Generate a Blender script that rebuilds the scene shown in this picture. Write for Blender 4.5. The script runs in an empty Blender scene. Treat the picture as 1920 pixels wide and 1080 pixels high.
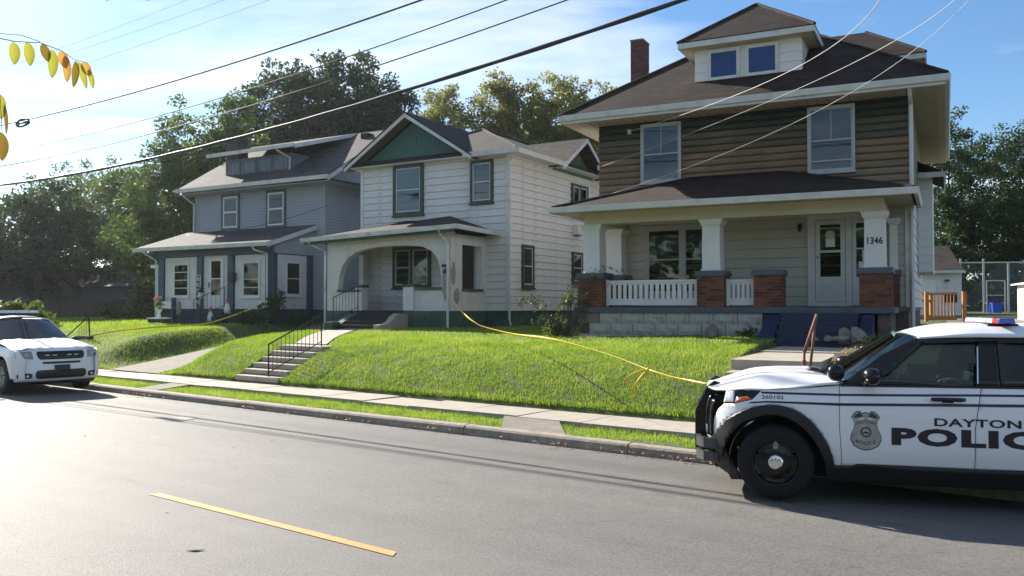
import bpy, bmesh, math, random
import numpy as np
from mathutils import Vector, Matrix
random.seed(7); np.random.seed(7)
S = bpy.context.scene
COL = S.collection
R = math.radians

# ------------------------------------------------------------------ camera
cd = bpy.data.cameras.new('camera'); cam = bpy.data.objects.new('camera', cd); COL.objects.link(cam)
cd.sensor_width = 36; cd.lens = 30.0; cd.clip_end = 3000; cd.clip_start = 0.05
cam.location = (0, 0, 2.0); cam.rotation_euler = (R(90) + math.atan(36/1600), 0, 0)
S.camera = cam

# ------------------------------------------------------------------ sky, sun, exposure
SUN_AZ, SUN_EL = -40.0, 29.5          # azimuth left of the viewing direction (+Y), elevation
w = bpy.data.worlds.new('World'); S.world = w; w.use_nodes = True
nt = w.node_tree; nt.nodes.clear(); L = nt.links.new
def N(t, **k):
    n = nt.nodes.new(t)
    for a, b in k.items(): setattr(n, a, b)
    return n
sky = N('ShaderNodeTexSky', sky_type='NISHITA', sun_disc=False, sun_elevation=R(SUN_EL), sun_rotation=R(SUN_AZ),
        air_density=1.0, dust_density=0.35, ozone_density=3.0, altitude=200)
tc = N('ShaderNodeTexCoord'); sep = N('ShaderNodeSeparateXYZ'); L(tc.outputs['Generated'], sep.inputs[0])
mz = N('ShaderNodeMath', operation='MAXIMUM'); L(sep.outputs['Z'], mz.inputs[0]); mz.inputs[1].default_value = 0.0
az_ = N('ShaderNodeMath', operation='ADD'); L(mz.outputs[0], az_.inputs[0]); az_.inputs[1].default_value = 0.14
dx = N('ShaderNodeMath', operation='DIVIDE'); L(sep.outputs['X'], dx.inputs[0]); L(az_.outputs[0], dx.inputs[1])
dy = N('ShaderNodeMath', operation='DIVIDE'); L(sep.outputs['Y'], dy.inputs[0]); L(az_.outputs[0], dy.inputs[1])
cb = N('ShaderNodeCombineXYZ'); L(dx.outputs[0], cb.inputs[0]); L(dy.outputs[0], cb.inputs[1])
mp = N('ShaderNodeMapping'); mp.inputs['Scale'].default_value = (0.42, 0.95, 1); mp.inputs['Rotation'].default_value = (0, 0, R(-24)); mp.inputs['Location'].default_value = (3.3, 1.2, 0)
L(cb.outputs[0], mp.inputs[0])
cn = N('ShaderNodeTexNoise'); cn.inputs['Scale'].default_value = 1.15; cn.inputs['Detail'].default_value = 9; cn.inputs['Roughness'].default_value = 0.58; cn.inputs['Distortion'].default_value = 0.5
L(mp.outputs[0], cn.inputs['Vector'])
cr = N('ShaderNodeValToRGB'); cr.color_ramp.elements[0].position = 0.47; cr.color_ramp.elements[1].position = 0.68
L(cn.outputs[0], cr.inputs[0])
mk = N('ShaderNodeMath', operation='MULTIPLY_ADD'); L(cr.outputs[0], mk.inputs[0]); mk.inputs[2].default_value = 0.12; mk.inputs[1].default_value = 0.66
SKY_STR = 0.066
# clouds: the sky's own light, whitened and lifted
hs = N('ShaderNodeHueSaturation'); hs.inputs['Saturation'].default_value = 1.42; L(sky.outputs[0], hs.inputs['Color'])
bw = N('ShaderNodeRGBToBW'); L(sky.outputs[0], bw.inputs[0])
cm = N('ShaderNodeMath', operation='MULTIPLY_ADD'); L(bw.outputs[0], cm.inputs[0]); cm.inputs[1].default_value = 1.3; cm.inputs[2].default_value = 4.4
cc = N('ShaderNodeCombineColor')
for i in range(3): L(cm.outputs[0], cc.inputs[i])
mx = N('ShaderNodeMix', data_type='RGBA'); L(mk.outputs[0], mx.inputs[0]); L(hs.outputs[0], mx.inputs[6]); L(cc.outputs[0], mx.inputs[7])
bg = N('ShaderNodeBackground'); bg.inputs[1].default_value = SKY_STR; L(mx.outputs[2], bg.inputs[0])
wo = N('ShaderNodeOutputWorld'); L(bg.outputs[0], wo.inputs[0])
sl = bpy.data.lights.new('sun', 'SUN'); sl.energy = 5.0; sl.angle = R(0.53); sl.color = (1.0, 0.93, 0.82)
so = bpy.data.objects.new('sun', sl); COL.objects.link(so)
sd = Vector((math.sin(R(SUN_AZ))*math.cos(R(SUN_EL)), math.cos(R(SUN_AZ))*math.cos(R(SUN_EL)), math.sin(R(SUN_EL))))
so.rotation_euler = sd.to_track_quat('Z', 'Y').to_euler()
S.view_settings.view_transform = 'Standard'; S.view_settings.look = 'None'
S.view_settings.exposure = 1.22; S.view_settings.gamma = 1.0
S.render.engine = 'CYCLES'
S.cycles.max_bounces = 6; S.cycles.transparent_max_bounces = 24

# ------------------------------------------------------------------ frames
class F:
    """a ground-plan frame: u to the right, v away from the viewer"""
    def __init__(s, o, az):
        a = R(az); s.az = az; s.o = Vector((o[0], o[1], 0)); s.u = Vector((math.cos(a), -math.sin(a), 0)); s.v = Vector((math.sin(a), math.cos(a), 0))
    def w(s, u, v, z=0): return s.o + s.u*u + s.v*v + Vector((0, 0, z))
    def loc(s, x, y):
        d = Vector((x, y, 0)) - s.o; return d.dot(s.u), d.dot(s.v)
H3 = F((2.48, 24.06), 27); H2 = F((-5.57, 31.6), 31); H1 = F((-7.7, 35), 30); ST = F((0, 0), 37.6)
PC = F((2.75, 8.86), 14.3)

# ------------------------------------------------------------------ materials
MATS = {}
def mat(name, col, rough=0.7, var=0.12, scale=3.0, bump=0.0, bscale=40.0, metal=0.0, spec=0.5, coat=0.0, dirt=None, stretch=(1, 1, 1), island=0.0):
    if name in MATS: return MATS[name]
    m = bpy.data.materials.new(name); m.use_nodes = True; t = m.node_tree; n = t.nodes; l = t.links.new
    b = n['Principled BSDF']; b.inputs['Roughness'].default_value = rough; b.inputs['Metallic'].default_value = metal
    b.inputs['Specular IOR Level'].default_value = spec; b.inputs['Coat Weight'].default_value = coat; b.inputs['Coat Roughness'].default_value = 0.05
    tcn = n.new('ShaderNodeTexCoord'); mpn = n.new('ShaderNodeMapping'); mpn.inputs['Scale'].default_value = stretch; l(tcn.outputs['Object'], mpn.inputs[0])
    ns = n.new('ShaderNodeTexNoise'); ns.inputs['Scale'].default_value = scale; ns.inputs['Detail'].default_value = 6; ns.inputs['Roughness'].default_value = 0.62; l(mpn.outputs[0], ns.inputs['Vector'])
    rp = n.new('ShaderNodeValToRGB'); e = rp.color_ramp.elements
    c = Vector(col); d = c*(1-var); h = c*(1+var)
    e[0].position = 0.3; e[0].color = (*d, 1); e[1].position = 0.7; e[1].color = (*[min(1, x) for x in h], 1)
    l(ns.outputs[0], rp.inputs[0]); out = rp.outputs[0]
    if dirt:
        dc, amt, dsc = dirt
        n2 = n.new('ShaderNodeTexNoise'); n2.inputs['Scale'].default_value = dsc; n2.inputs['Detail'].default_value = 8; n2.inputs['Roughness'].default_value = 0.7; l(mpn.outputs[0], n2.inputs['Vector'])
        r2 = n.new('ShaderNodeValToRGB'); r2.color_ramp.elements[0].position = 0.5; r2.color_ramp.elements[1].position = 0.72; r2.color_ramp.elements[1].color = (amt, amt, amt, 1); l(n2.outputs[0], r2.inputs[0])
        mm = n.new('ShaderNodeMix'); mm.data_type = 'RGBA'; l(r2.outputs[0], mm.inputs[0]); l(out, mm.inputs[6]); mm.inputs[7].default_value = (*dc, 1); out = mm.outputs[2]
    if island:
        g = n.new('ShaderNodeNewGeometry'); hv = n.new('ShaderNodeHueSaturation'); mr = n.new('ShaderNodeMapRange')
        oi = n.new('ShaderNodeObjectInfo'); av = n.new('ShaderNodeMath'); av.operation = 'ADD'; fr_ = n.new('ShaderNodeMath'); fr_.operation = 'FRACT'; l(g.outputs['Random Per Island'], av.inputs[0]); l(oi.outputs['Random'], av.inputs[1]); l(av.outputs[0], fr_.inputs[0]); l(fr_.outputs[0], mr.inputs[0]); mr.inputs[3].default_value = 1-island; mr.inputs[4].default_value = 1+island
        l(mr.outputs[0], hv.inputs['Value']); l(out, hv.inputs['Color']); out = hv.outputs[0]
    l(out, b.inputs['Base Color'])
    if bump:
        n3 = n.new('ShaderNodeTexNoise'); n3.inputs['Scale'].default_value = bscale; n3.inputs['Detail'].default_value = 5; l(mpn.outputs[0], n3.inputs['Vector'])
        bp = n.new('ShaderNodeBump'); bp.inputs['Strength'].default_value = bump; bp.inputs['Distance'].default_value = 0.02; l(n3.outputs[0], bp.inputs['Height']); l(bp.outputs[0], b.inputs['Normal'])
    MATS[name] = m; return m

def foliage(name, c1, c2, trans=0.45, rough=0.55):
    m = bpy.data.materials.new(name); m.use_nodes = True; t = m.node_tree; n = t.nodes; l = t.links.new
    b = n['Principled BSDF']; b.inputs['Roughness'].default_value = rough; b.inputs['Specular IOR Level'].default_value = 0.35
    g = n.new('ShaderNodeNewGeometry'); rp = n.new('ShaderNodeValToRGB'); e = rp.color_ramp.elements
    e[0].color = (*c1, 1); e[1].color = (*c2, 1)
    ns = n.new('ShaderNodeTexNoise'); ns.inputs['Scale'].default_value = 0.35; ns.inputs['Detail'].default_value = 3
    tcn = n.new('ShaderNodeTexCoord'); l(tcn.outputs['Object'], ns.inputs['Vector'])
    ad = n.new('ShaderNodeMath'); ad.operation = 'MULTIPLY_ADD'; l(g.outputs['Random Per Island'], ad.inputs[0]); ad.inputs[1].default_value = 0.55
    ml = n.new('ShaderNodeMath'); ml.operation = 'MULTIPLY_ADD'; l(ns.outputs[0], ml.inputs[0]); ml.inputs[1].default_value = 1.1; ml.inputs[2].default_value = -0.3
    l(ml.outputs[0], ad.inputs[2]); l(ad.outputs[0], rp.inputs[0])
    l(rp.outputs[0], b.inputs['Base Color'])
    tr = n.new('ShaderNodeBsdfTranslucent'); l(rp.outputs[0], tr.inputs[0]); mxx = n.new('ShaderNodeMixShader'); mxx.inputs[0].default_value = trans
    l(b.outputs[0], mxx.inputs[1]); l(tr.outputs[0], mxx.inputs[2]); l(mxx.outputs[0], n['Material Output'].inputs[0])
    return m

def glass(name, tint=(0.5, 0.55, 0.55), refl=0.6, ior=1.5):
    m = bpy.data.materials.new(name); m.use_nodes = True; t = m.node_tree; n = t.nodes; l = t.links.new; n.remove(n['Principled BSDF'])
    fr = n.new('ShaderNodeFresnel'); fr.inputs[0].default_value = ior
    ml = n.new('ShaderNodeMath'); ml.operation = 'MULTIPLY_ADD'; l(fr.outputs[0], ml.inputs[0]); ml.inputs[1].default_value = refl*2; ml.inputs[2].default_value = 0.02; ml.use_clamp = True
    tp = n.new('ShaderNodeBsdfTransparent'); tp.inputs[0].default_value = (*tint, 1); gl = n.new('ShaderNodeBsdfGlossy'); gl.inputs['Roughness'].default_value = 0.02
    ns = n.new('ShaderNodeTexNoise'); ns.inputs['Scale'].default_value = 1.3; bp = n.new('ShaderNodeBump'); bp.inputs['Strength'].default_value = 0.06; bp.inputs['Distance'].default_value = 0.05
    l(ns.outputs[0], bp.inputs['Height']); l(bp.outputs[0], gl.inputs['Normal'])
    ms = n.new('ShaderNodeMixShader'); l(ml.outputs[0], ms.inputs[0]); l(tp.outputs[0], ms.inputs[1]); l(gl.outputs[0], ms.inputs[2]); l(ms.outputs[0], n['Material Output'].inputs[0])
    return m

def shingle(name, c1, c2, c3):
    """asphalt shingle courses: colour and fine relief only"""
    m = bpy.data.materials.new(name); m.use_nodes = True; t = m.node_tree; n = t.nodes; l = t.links.new
    b = n['Principled BSDF']; b.inputs['Roughness'].default_value = 0.85; b.inputs['Specular IOR Level'].default_value = 0.25
    tcn = n.new('ShaderNodeTexCoord'); sp = n.new('ShaderNodeSeparateXYZ'); l(tcn.outputs['Object'], sp.inputs[0])
    ad = n.new('ShaderNodeMath'); ad.operation = 'ADD'; l(sp.outputs[0], ad.inputs[0]); l(sp.outputs[1], ad.inputs[1])
    cbn = n.new('ShaderNodeCombineXYZ'); l(ad.outputs[0], cbn.inputs[0]); l(sp.outputs[2], cbn.inputs[1])
    br = n.new('ShaderNodeTexBrick'); l(cbn.outputs[0], br.inputs[0]); br.inputs['Scale'].default_value = 1.0
    br.inputs['Brick Width'].default_value = 0.33; br.inputs['Row Height'].default_value = 0.075; br.inputs['Mortar Size'].default_value = 0.006; br.inputs['Mortar Smooth'].default_value = 0.3; br.inputs['Bias'].default_value = 0.1
    br.inputs['Color1'].default_value = (*c1, 1); br.inputs['Color2'].default_value = (*c2, 1); br.inputs['Mortar'].default_value = (c3[0], c3[1], c3[2], 1)
    ns = n.new('ShaderNodeTexNoise'); ns.inputs['Scale'].default_value = 1.1; ns.inputs['Detail'].default_value = 8; ns.inputs['Roughness'].default_value = 0.65; l(tcn.outputs['Object'], ns.inputs['Vector'])
    hv = n.new('ShaderNodeHueSaturation'); mr = n.new('ShaderNodeMapRange'); l(ns.outputs[0], mr.inputs[0]); mr.inputs[1].default_value = 0.3; mr.inputs[2].default_value = 0.7; mr.inputs[3].default_value = 0.65; mr.inputs[4].default_value = 1.4
    l(mr.outputs[0], hv.inputs['Value']); l(br.outputs[0], hv.inputs['Color']); l(hv.outputs[0], b.inputs['Base Color'])
    bp = n.new('ShaderNodeBump'); bp.inputs['Strength'].default_value = 0.5; bp.inputs['Distance'].default_value = 0.02; l(br.outputs['Fac'], bp.inputs['Height']); bp.invert = True; l(bp.outputs[0], b.inputs['Normal'])
    return m

def asphalt():
    m = bpy.data.materials.new('asphalt'); m.use_nodes = True; t = m.node_tree; n = t.nodes; l = t.links.new
    b = n['Principled BSDF']; b.inputs['Roughness'].default_value = 0.72; b.inputs['Specular IOR Level'].default_value = 0.42
    tcn = n.new('ShaderNodeTexCoord')
    def noise(sc, det=5, rg=0.6, st=None):
        x = n.new('ShaderNodeTexNoise'); x.inputs['Scale'].default_value = sc; x.inputs['Detail'].default_value = det; x.inputs['Roughness'].default_value = rg
        if st:
            q = n.new('ShaderNodeMapping'); q.inputs['Scale'].default_value = st; l(tcn.outputs['Object'], q.inputs[0]); l(q.outputs[0], x.inputs[0])
        else: l(tcn.outputs['Object'], x.inputs[0])
        return x.outputs[0]
    def rmp(i, a, bb, p0=0.3, p1=0.7):
        r = n.new('ShaderNodeMapRange'); l(i, r.inputs[0]); r.inputs[1].default_value = p0; r.inputs[2].default_value = p1; r.inputs[3].default_value = a; r.inputs[4].default_value = bb; return r.outputs[0]
    def mul(a, c):
        q = n.new('ShaderNodeMath'); q.operation = 'MULTIPLY'; l(a, q.inputs[0]); l(c, q.inputs[1]); return q.outputs[0]
    v = mul(rmp(noise(0.5, 6, 0.6, (0.25, 1.6, 1)), 0.86, 1.12), rmp(noise(90, 2), 0.72, 1.28))
    v = mul(v, rmp(noise(2.2, 7, 0.7), 0.9, 1.08))
    v = mul(v, rmp(noise(5.0, 3, 0.5, (0.35, 1.3, 1)), 0.80, 1.0, 0.27, 0.36))      # oil spots
    vo = n.new('ShaderNodeTexVoronoi'); vo.feature = 'DISTANCE_TO_EDGE'; vo.inputs['Scale'].default_value = 0.28
    nq = n.new('ShaderNodeTexNoise'); nq.inputs['Scale'].default_value = 1.2; nq.inputs['Detail'].default_value = 6; l(tcn.outputs['Object'], nq.inputs[0])
    mxv = n.new('ShaderNodeMix'); mxv.data_type = 'RGBA'; mxv.inputs[0].default_value = 0.35; l(tcn.outputs['Object'], mxv.inputs[6]); l(nq.outputs[1], mxv.inputs[7]); l(mxv.outputs[2], vo.inputs[0])
    v = mul(v, rmp(vo.outputs[0], 0.88, 1.0, 0.0, 0.005)); v = mul(v, rmp(noise(34, 3, 0.75), 0.70, 1.30)); v = mul(v, rmp(noise(0.9, 4, 0.55, (0.12, 1.0, 1)), 0.90, 1.08))
    cmb = n.new('ShaderNodeMix'); cmb.data_type = 'RGBA'; cmb.blend_type = 'MULTIPLY'; cmb.inputs[0].default_value = 1; cmb.inputs[6].default_value = (0.138, 0.132, 0.124, 1)
    cx = n.new('ShaderNodeCombineColor'); [l(v, cx.inputs[i]) for i in range(3)]; l(cx.outputs[0], cmb.inputs[7]); l(cmb.outputs[2], b.inputs['Base Color'])
    bp = n.new('ShaderNodeBump'); bp.inputs['Strength'].default_value = 0.55; bp.inputs['Distance'].default_value = 0.012; l(noise(110, 3), bp.inputs['Height']); l(bp.outputs[0], b.inputs['Normal'])
    return m

M = dict(
    asphalt=asphalt(),
    concrete=mat('concrete', (0.36, 0.32, 0.265), 0.85, 0.14, 2.5, 0.25, 60, dirt=((0.2, 0.18, 0.14), 0.5, 1.6)),
    concrete_old=mat('concrete_old', (0.20, 0.175, 0.145), 0.9, 0.2, 4, 0.5, 50, dirt=((0.13, 0.115, 0.09), 0.7, 2.5)),
    kerb=mat('kerb_stone', (0.30, 0.26, 0.21), 0.85, 0.25, 5, 0.6, 40, dirt=((0.10, 0.075, 0.055), 0.9, 2.2)),  # dirt blotches deepened to carry the shade of the street face
    soil=mat('soil', (0.075, 0.055, 0.032), 0.95, 0.35, 6, 0.6, 30, dirt=((0.16, 0.12, 0.06), 0.6, 9)),
    lawn_base=mat('turf_soil', (0.06, 0.085, 0.018), 0.95, 0.3, 2.5, 0.6, 30),
    paint_yellow=mat('road_paint', (0.58, 0.28, 0.07), 0.7, 0.12, 8, dirt=((0.22, 0.16, 0.10), 0.75, 16)),
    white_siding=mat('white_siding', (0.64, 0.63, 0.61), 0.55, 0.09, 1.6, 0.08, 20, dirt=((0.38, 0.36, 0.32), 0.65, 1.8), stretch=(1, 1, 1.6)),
    cream=mat('cream_paint', (0.50, 0.46, 0.35), 0.6, 0.07, 1.5, dirt=((0.42, 0.37, 0.27), 0.5, 1.2)),
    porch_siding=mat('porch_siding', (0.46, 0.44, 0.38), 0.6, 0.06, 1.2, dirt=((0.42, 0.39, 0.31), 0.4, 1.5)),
    white_paint=mat('white_paint', (0.68, 0.67, 0.66), 0.5, 0.05, 2, dirt=((0.5, 0.47, 0.42), 0.35, 3)),
    trim_grey=mat('grey_white_trim', (0.60, 0.60, 0.58), 0.55, 0.08, 3, dirt=((0.4, 0.38, 0.33), 0.5, 2)),
    window_grey=mat('window_frame_grey', (0.40, 0.41, 0.42), 0.5, 0.08, 3, dirt=((0.25, 0.24, 0.22), 0.5, 3)),
    green_paint=mat('dark_green_paint', (0.022, 0.050, 0.034), 0.55, 0.2, 3, dirt=((0.07, 0.065, 0.04), 0.5, 3)),
    gable_green=mat('gable_green_paint', (0.030, 0.105, 0.085), 0.6, 0.15, 2, dirt=((0.05, 0.07, 0.05), 0.5, 3)),
    gable_worn=mat('worn_green_paint', (0.035, 0.11, 0.085), 0.6, 0.15, 2, dirt=((0.30, 0.24, 0.12), 0.9, 3.2)),
    base_green=mat('foundation_green_paint', (0.030, 0.085, 0.062), 0.8, 0.25, 3, 0.3, 25, dirt=((0.16, 0.14, 0.11), 0.8, 1.8)),
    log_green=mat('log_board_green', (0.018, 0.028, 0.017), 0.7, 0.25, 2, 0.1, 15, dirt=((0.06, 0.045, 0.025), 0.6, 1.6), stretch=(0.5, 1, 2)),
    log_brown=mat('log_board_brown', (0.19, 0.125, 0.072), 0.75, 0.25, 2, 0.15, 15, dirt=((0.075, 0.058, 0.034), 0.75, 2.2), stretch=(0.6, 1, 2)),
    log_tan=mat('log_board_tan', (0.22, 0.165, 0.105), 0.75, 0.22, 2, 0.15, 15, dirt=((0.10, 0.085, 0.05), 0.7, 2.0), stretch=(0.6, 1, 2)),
    grey_siding=mat('grey_vinyl_siding', (0.30, 0.33, 0.37), 0.55, 0.06, 1.2, dirt=((0.22, 0.24, 0.27), 0.4, 1)),
    blue_trim=mat('slate_blue_trim', (0.035, 0.062, 0.090), 0.55, 0.15, 3),
    blue_base=mat('slate_blue_masonry', (0.030, 0.045, 0.062), 0.8, 0.2, 4, 0.4, 20),
    deck_blue=mat('grey_blue_porch_paint', (0.070, 0.085, 0.11), 0.6, 0.2, 4, dirt=((0.14, 0.13, 0.12), 0.4, 4)),
    step_blue=mat('navy_step_paint', (0.015, 0.024, 0.066), 0.55, 0.25, 4, dirt=((0.05, 0.055, 0.07), 0.6, 3)),
    cheek_blue=mat('blue_cheek_paint', (0.014, 0.028, 0.085), 0.5, 0.2, 3, dirt=((0.05, 0.06, 0.10), 0.5, 4)),
    brick=mat('red_brick', (0.145, 0.056, 0.036), 0.9, 0.35, 7, 0.5, 40, dirt=((0.07, 0.04, 0.03), 0.7, 5), island=0.45),
    brick_dark=mat('dark_brick', (0.13, 0.055, 0.048), 0.85, 0.3, 5, 0.4, 40, dirt=((0.07, 0.04, 0.04), 0.5, 5), island=0.3),
    mortar=mat('mortar', (0.20, 0.13, 0.095), 0.95, 0.2, 20),
    block=mat('rockface_block', (0.38, 0.37, 0.34), 0.85, 0.2, 4, 0.7, 22, dirt=((0.12, 0.105, 0.08), 0.95, 1.7)),
    block_dark=mat('bare_masonry', (0.13, 0.105, 0.085), 0.95, 0.4, 6, 0.8, 18),
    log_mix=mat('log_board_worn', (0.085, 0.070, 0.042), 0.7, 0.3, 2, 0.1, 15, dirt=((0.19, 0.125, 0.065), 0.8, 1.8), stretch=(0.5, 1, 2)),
    recess=mat('siding_joint', (0.22, 0.22, 0.22), 0.9, 0.1, 3),  # greyed wall core: shadow lines of the board gaps put into the colour
    stucco=mat('white_stucco', (0.60, 0.59, 0.56), 0.85, 0.08, 3, 0.5, 55, dirt=((0.36, 0.33, 0.29), 0.6, 1.1)),
    stucco_bare=mat('bare_stucco_patch', (0.30, 0.275, 0.25), 0.9, 0.12, 5, 0.4, 40),
    black_steps=mat('black_step_paint', (0.018, 0.018, 0.019), 0.7, 0.2, 6),
    iron=mat('black_iron', (0.02, 0.02, 0.022), 0.45, 0.2, 10, metal=0.3),
    rust=mat('rusty_pipe', (0.16, 0.075, 0.04), 0.75, 0.4, 14, 0.3, 60, metal=0.3),
    galv=mat('galvanised_pipe', (0.42, 0.43, 0.44), 0.5, 0.1, 6, metal=0.2),
    gutter=mat('grey_white_gutter', (0.55, 0.56, 0.55), 0.5, 0.08, 3, dirt=((0.30, 0.28, 0.24), 0.6, 2.2)),
    soffit=mat('tan_soffit', (0.50, 0.43, 0.32), 0.7, 0.06, 3, dirt=((0.36, 0.3, 0.21), 0.5, 1.2)),
    dark=mat('dark_interior', (0.012, 0.013, 0.014), 0.9, 0.3, 2),
    room=mat('dim_room', (0.035, 0.036, 0.036), 0.9, 0.4, 1.5),
    curtain=mat('pale_curtain', (0.42, 0.44, 0.42), 0.9, 0.15, 4, stretch=(6, 1, 0.4)),
    curtain_blue=mat('blue_curtain', (0.022, 0.060, 0.34), 0.85, 0.25, 5, stretch=(7, 1, 0.6)),
    blind=mat('grey_blind', (0.25, 0.27, 0.28), 0.8, 0.15, 3, stretch=(1, 1, 18)),
    shingle_brown=shingle('brown_shingles', (0.043, 0.027, 0.020), (0.018, 0.012, 0.010), (0.006, 0.005, 0.005)),
    shingle_grey=shingle('grey_shingles', (0.080, 0.074, 0.076), (0.050, 0.047, 0.050), (0.02, 0.02, 0.022)),
    shingle_worn=shingle('worn_shingles', (0.070, 0.056, 0.045), (0.036, 0.030, 0.026), (0.025, 0.02, 0.018)),
    shingle_dark=shingle('dark_shingles', (0.036, 0.034, 0.034), (0.022, 0.021, 0.022), (0.010, 0.010, 0.010)),
    wood=mat('cedar_wood', (0.36, 0.16, 0.055), 0.7, 0.2, 3, 0.2, 20, stretch=(1, 1, 4)),
    fence_wood=mat('grey_fence_wood', (0.055, 0.045, 0.036), 0.85, 0.3, 3, stretch=(3, 1, 0.4)),
    garage_grey=mat('grey_garage_siding', (0.13, 0.12, 0.115), 0.7, 0.1, 2),
    white_metal=mat('white_metal', (0.70, 0.71, 0.70), 0.4, 0.04, 2),
    car_white=mat('white_car_paint', (0.80, 0.81, 0.83), 0.35, 0.01, 1, spec=0.4, coat=0.35),
    car_black=mat('black_trim_plastic', (0.010, 0.010, 0.011), 0.5, 0.1, 6),
    gloss_black=mat('gloss_black', (0.006, 0.006, 0.007), 0.22, 0.05, 3, spec=0.35, coat=0.15),
    rubber=mat('tyre_rubber', (0.007, 0.007, 0.007), 0.85, 0.2, 10, 0.2, 60),
    chrome=mat('chrome', (0.75, 0.75, 0.76), 0.12, 0.05, 4, metal=1.0),
    navy=mat('navy_decal', (0.010, 0.011, 0.045), 0.35, 0.05, 2),
    decal_black=mat('black_decal', (0.012, 0.010, 0.022), 0.35, 0.05, 2),
    badge=mat('silver_badge_decal', (0.34, 0.34, 0.30), 0.4, 0.25, 9),
    badge_dark=mat('dark_badge_decal', (0.03, 0.03, 0.045), 0.4, 0.1, 4),
    amber=mat('amber_lens', (0.75, 0.14, 0.02), 0.15, 0.1, 5, coat=0.8),
    red_lens=mat('red_lens', (0.5, 0.04, 0.03), 0.2, 0.05, 4, coat=0.6),
    blue_lens=mat('blue_lens', (0.03, 0.08, 0.45), 0.2, 0.05, 4, coat=0.6),
    lamp_grey=mat('lamp_housing', (0.22, 0.23, 0.24), 0.12, 0.3, 14, coat=1.0),
    clear_lens=mat('clear_lens', (0.62, 0.66, 0.68), 0.08, 0.35, 16, coat=1.0),
    tape=mat('yellow_tape', (0.78, 0.55, 0.02), 0.4, 0.08, 6),
    wire=mat('black_cable', (0.02, 0.02, 0.025), 0.5, 0.1, 4),
    wire_light=mat('pale_cable', (0.38, 0.36, 0.34), 0.5, 0.1, 4),
    bark=mat('bark', (0.075, 0.058, 0.045), 0.95, 0.35, 5, 0.8, 18, stretch=(3, 3, 0.6)),
    skin=mat('skin', (0.42, 0.24, 0.17), 0.55, 0.08, 6),
    uniform=mat('dark_uniform', (0.014, 0.015, 0.02), 0.85, 0.15, 6),
    hair=mat('dark_hair', (0.02, 0.014, 0.01), 0.6, 0.2, 20),
    seat=mat('dark_seat_cloth', (0.03, 0.03, 0.032), 0.85, 0.1, 6),
    paper=mat('paper', (0.75, 0.74, 0.70), 0.8, 0.04, 6),
    bin_blue=mat('blue_plastic', (0.02, 0.08, 0.45), 0.5, 0.1, 3),
    rock=mat('rubble_stone', (0.24, 0.21, 0.18), 0.9, 0.3, 6, 0.7, 20),
    dry_leaf=mat('dry_leaf', (0.35, 0.19, 0.08), 0.8, 0.3, 6, island=0.5),
    red_cloth=mat('red_paint', (0.45, 0.05, 0.03), 0.6, 0.1, 6),
    screen=mat('laptop_shell', (0.018, 0.019, 0.02), 0.45, 0.1, 4),
)
M['glass'] = glass('window_glass', (0.55, 0.58, 0.58), 0.75)
M['car_glass'] = glass('car_glass', (0.46, 0.60, 0.57), 0.45)
M['clear_pane'] = glass('plain_glass', (0.85, 0.88, 0.88), 0.3)
M['screen_glass'] = glass('shaded_car_glass', (0.16, 0.18, 0.20), 0.8)
M['tint_glass'] = glass('tinted_car_glass', (0.05, 0.055, 0.055), 0.6)
M['grass'] = foliage('grass_blades', (0.14, 0.27, 0.018), (0.48, 0.55, 0.07), 0.55)
gt = M['grass'].node_tree; gn = [x for x in gt.nodes if x.type == 'TEX_NOISE'][0]; gn.inputs['Scale'].default_value = 1.3; gn.inputs['Detail'].default_value = 7; gn.inputs['Roughness'].default_value = 0.65
gr = [x for x in gt.nodes if x.type == 'VALTORGB'][0].color_ramp; ge = gr.elements.new(0.18); ge.color = (0.085, 0.18, 0.016, 1); gr.elements[0].color = (0.05, 0.11, 0.014, 1); gr.elements[-1].position = 0.97; gr.elements[-1].color = (0.52, 0.47, 0.15, 1); ge = gr.elements.new(0.62); ge.color = (0.33, 0.47, 0.038, 1)
M['grass_shade'] = M['grass']

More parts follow.
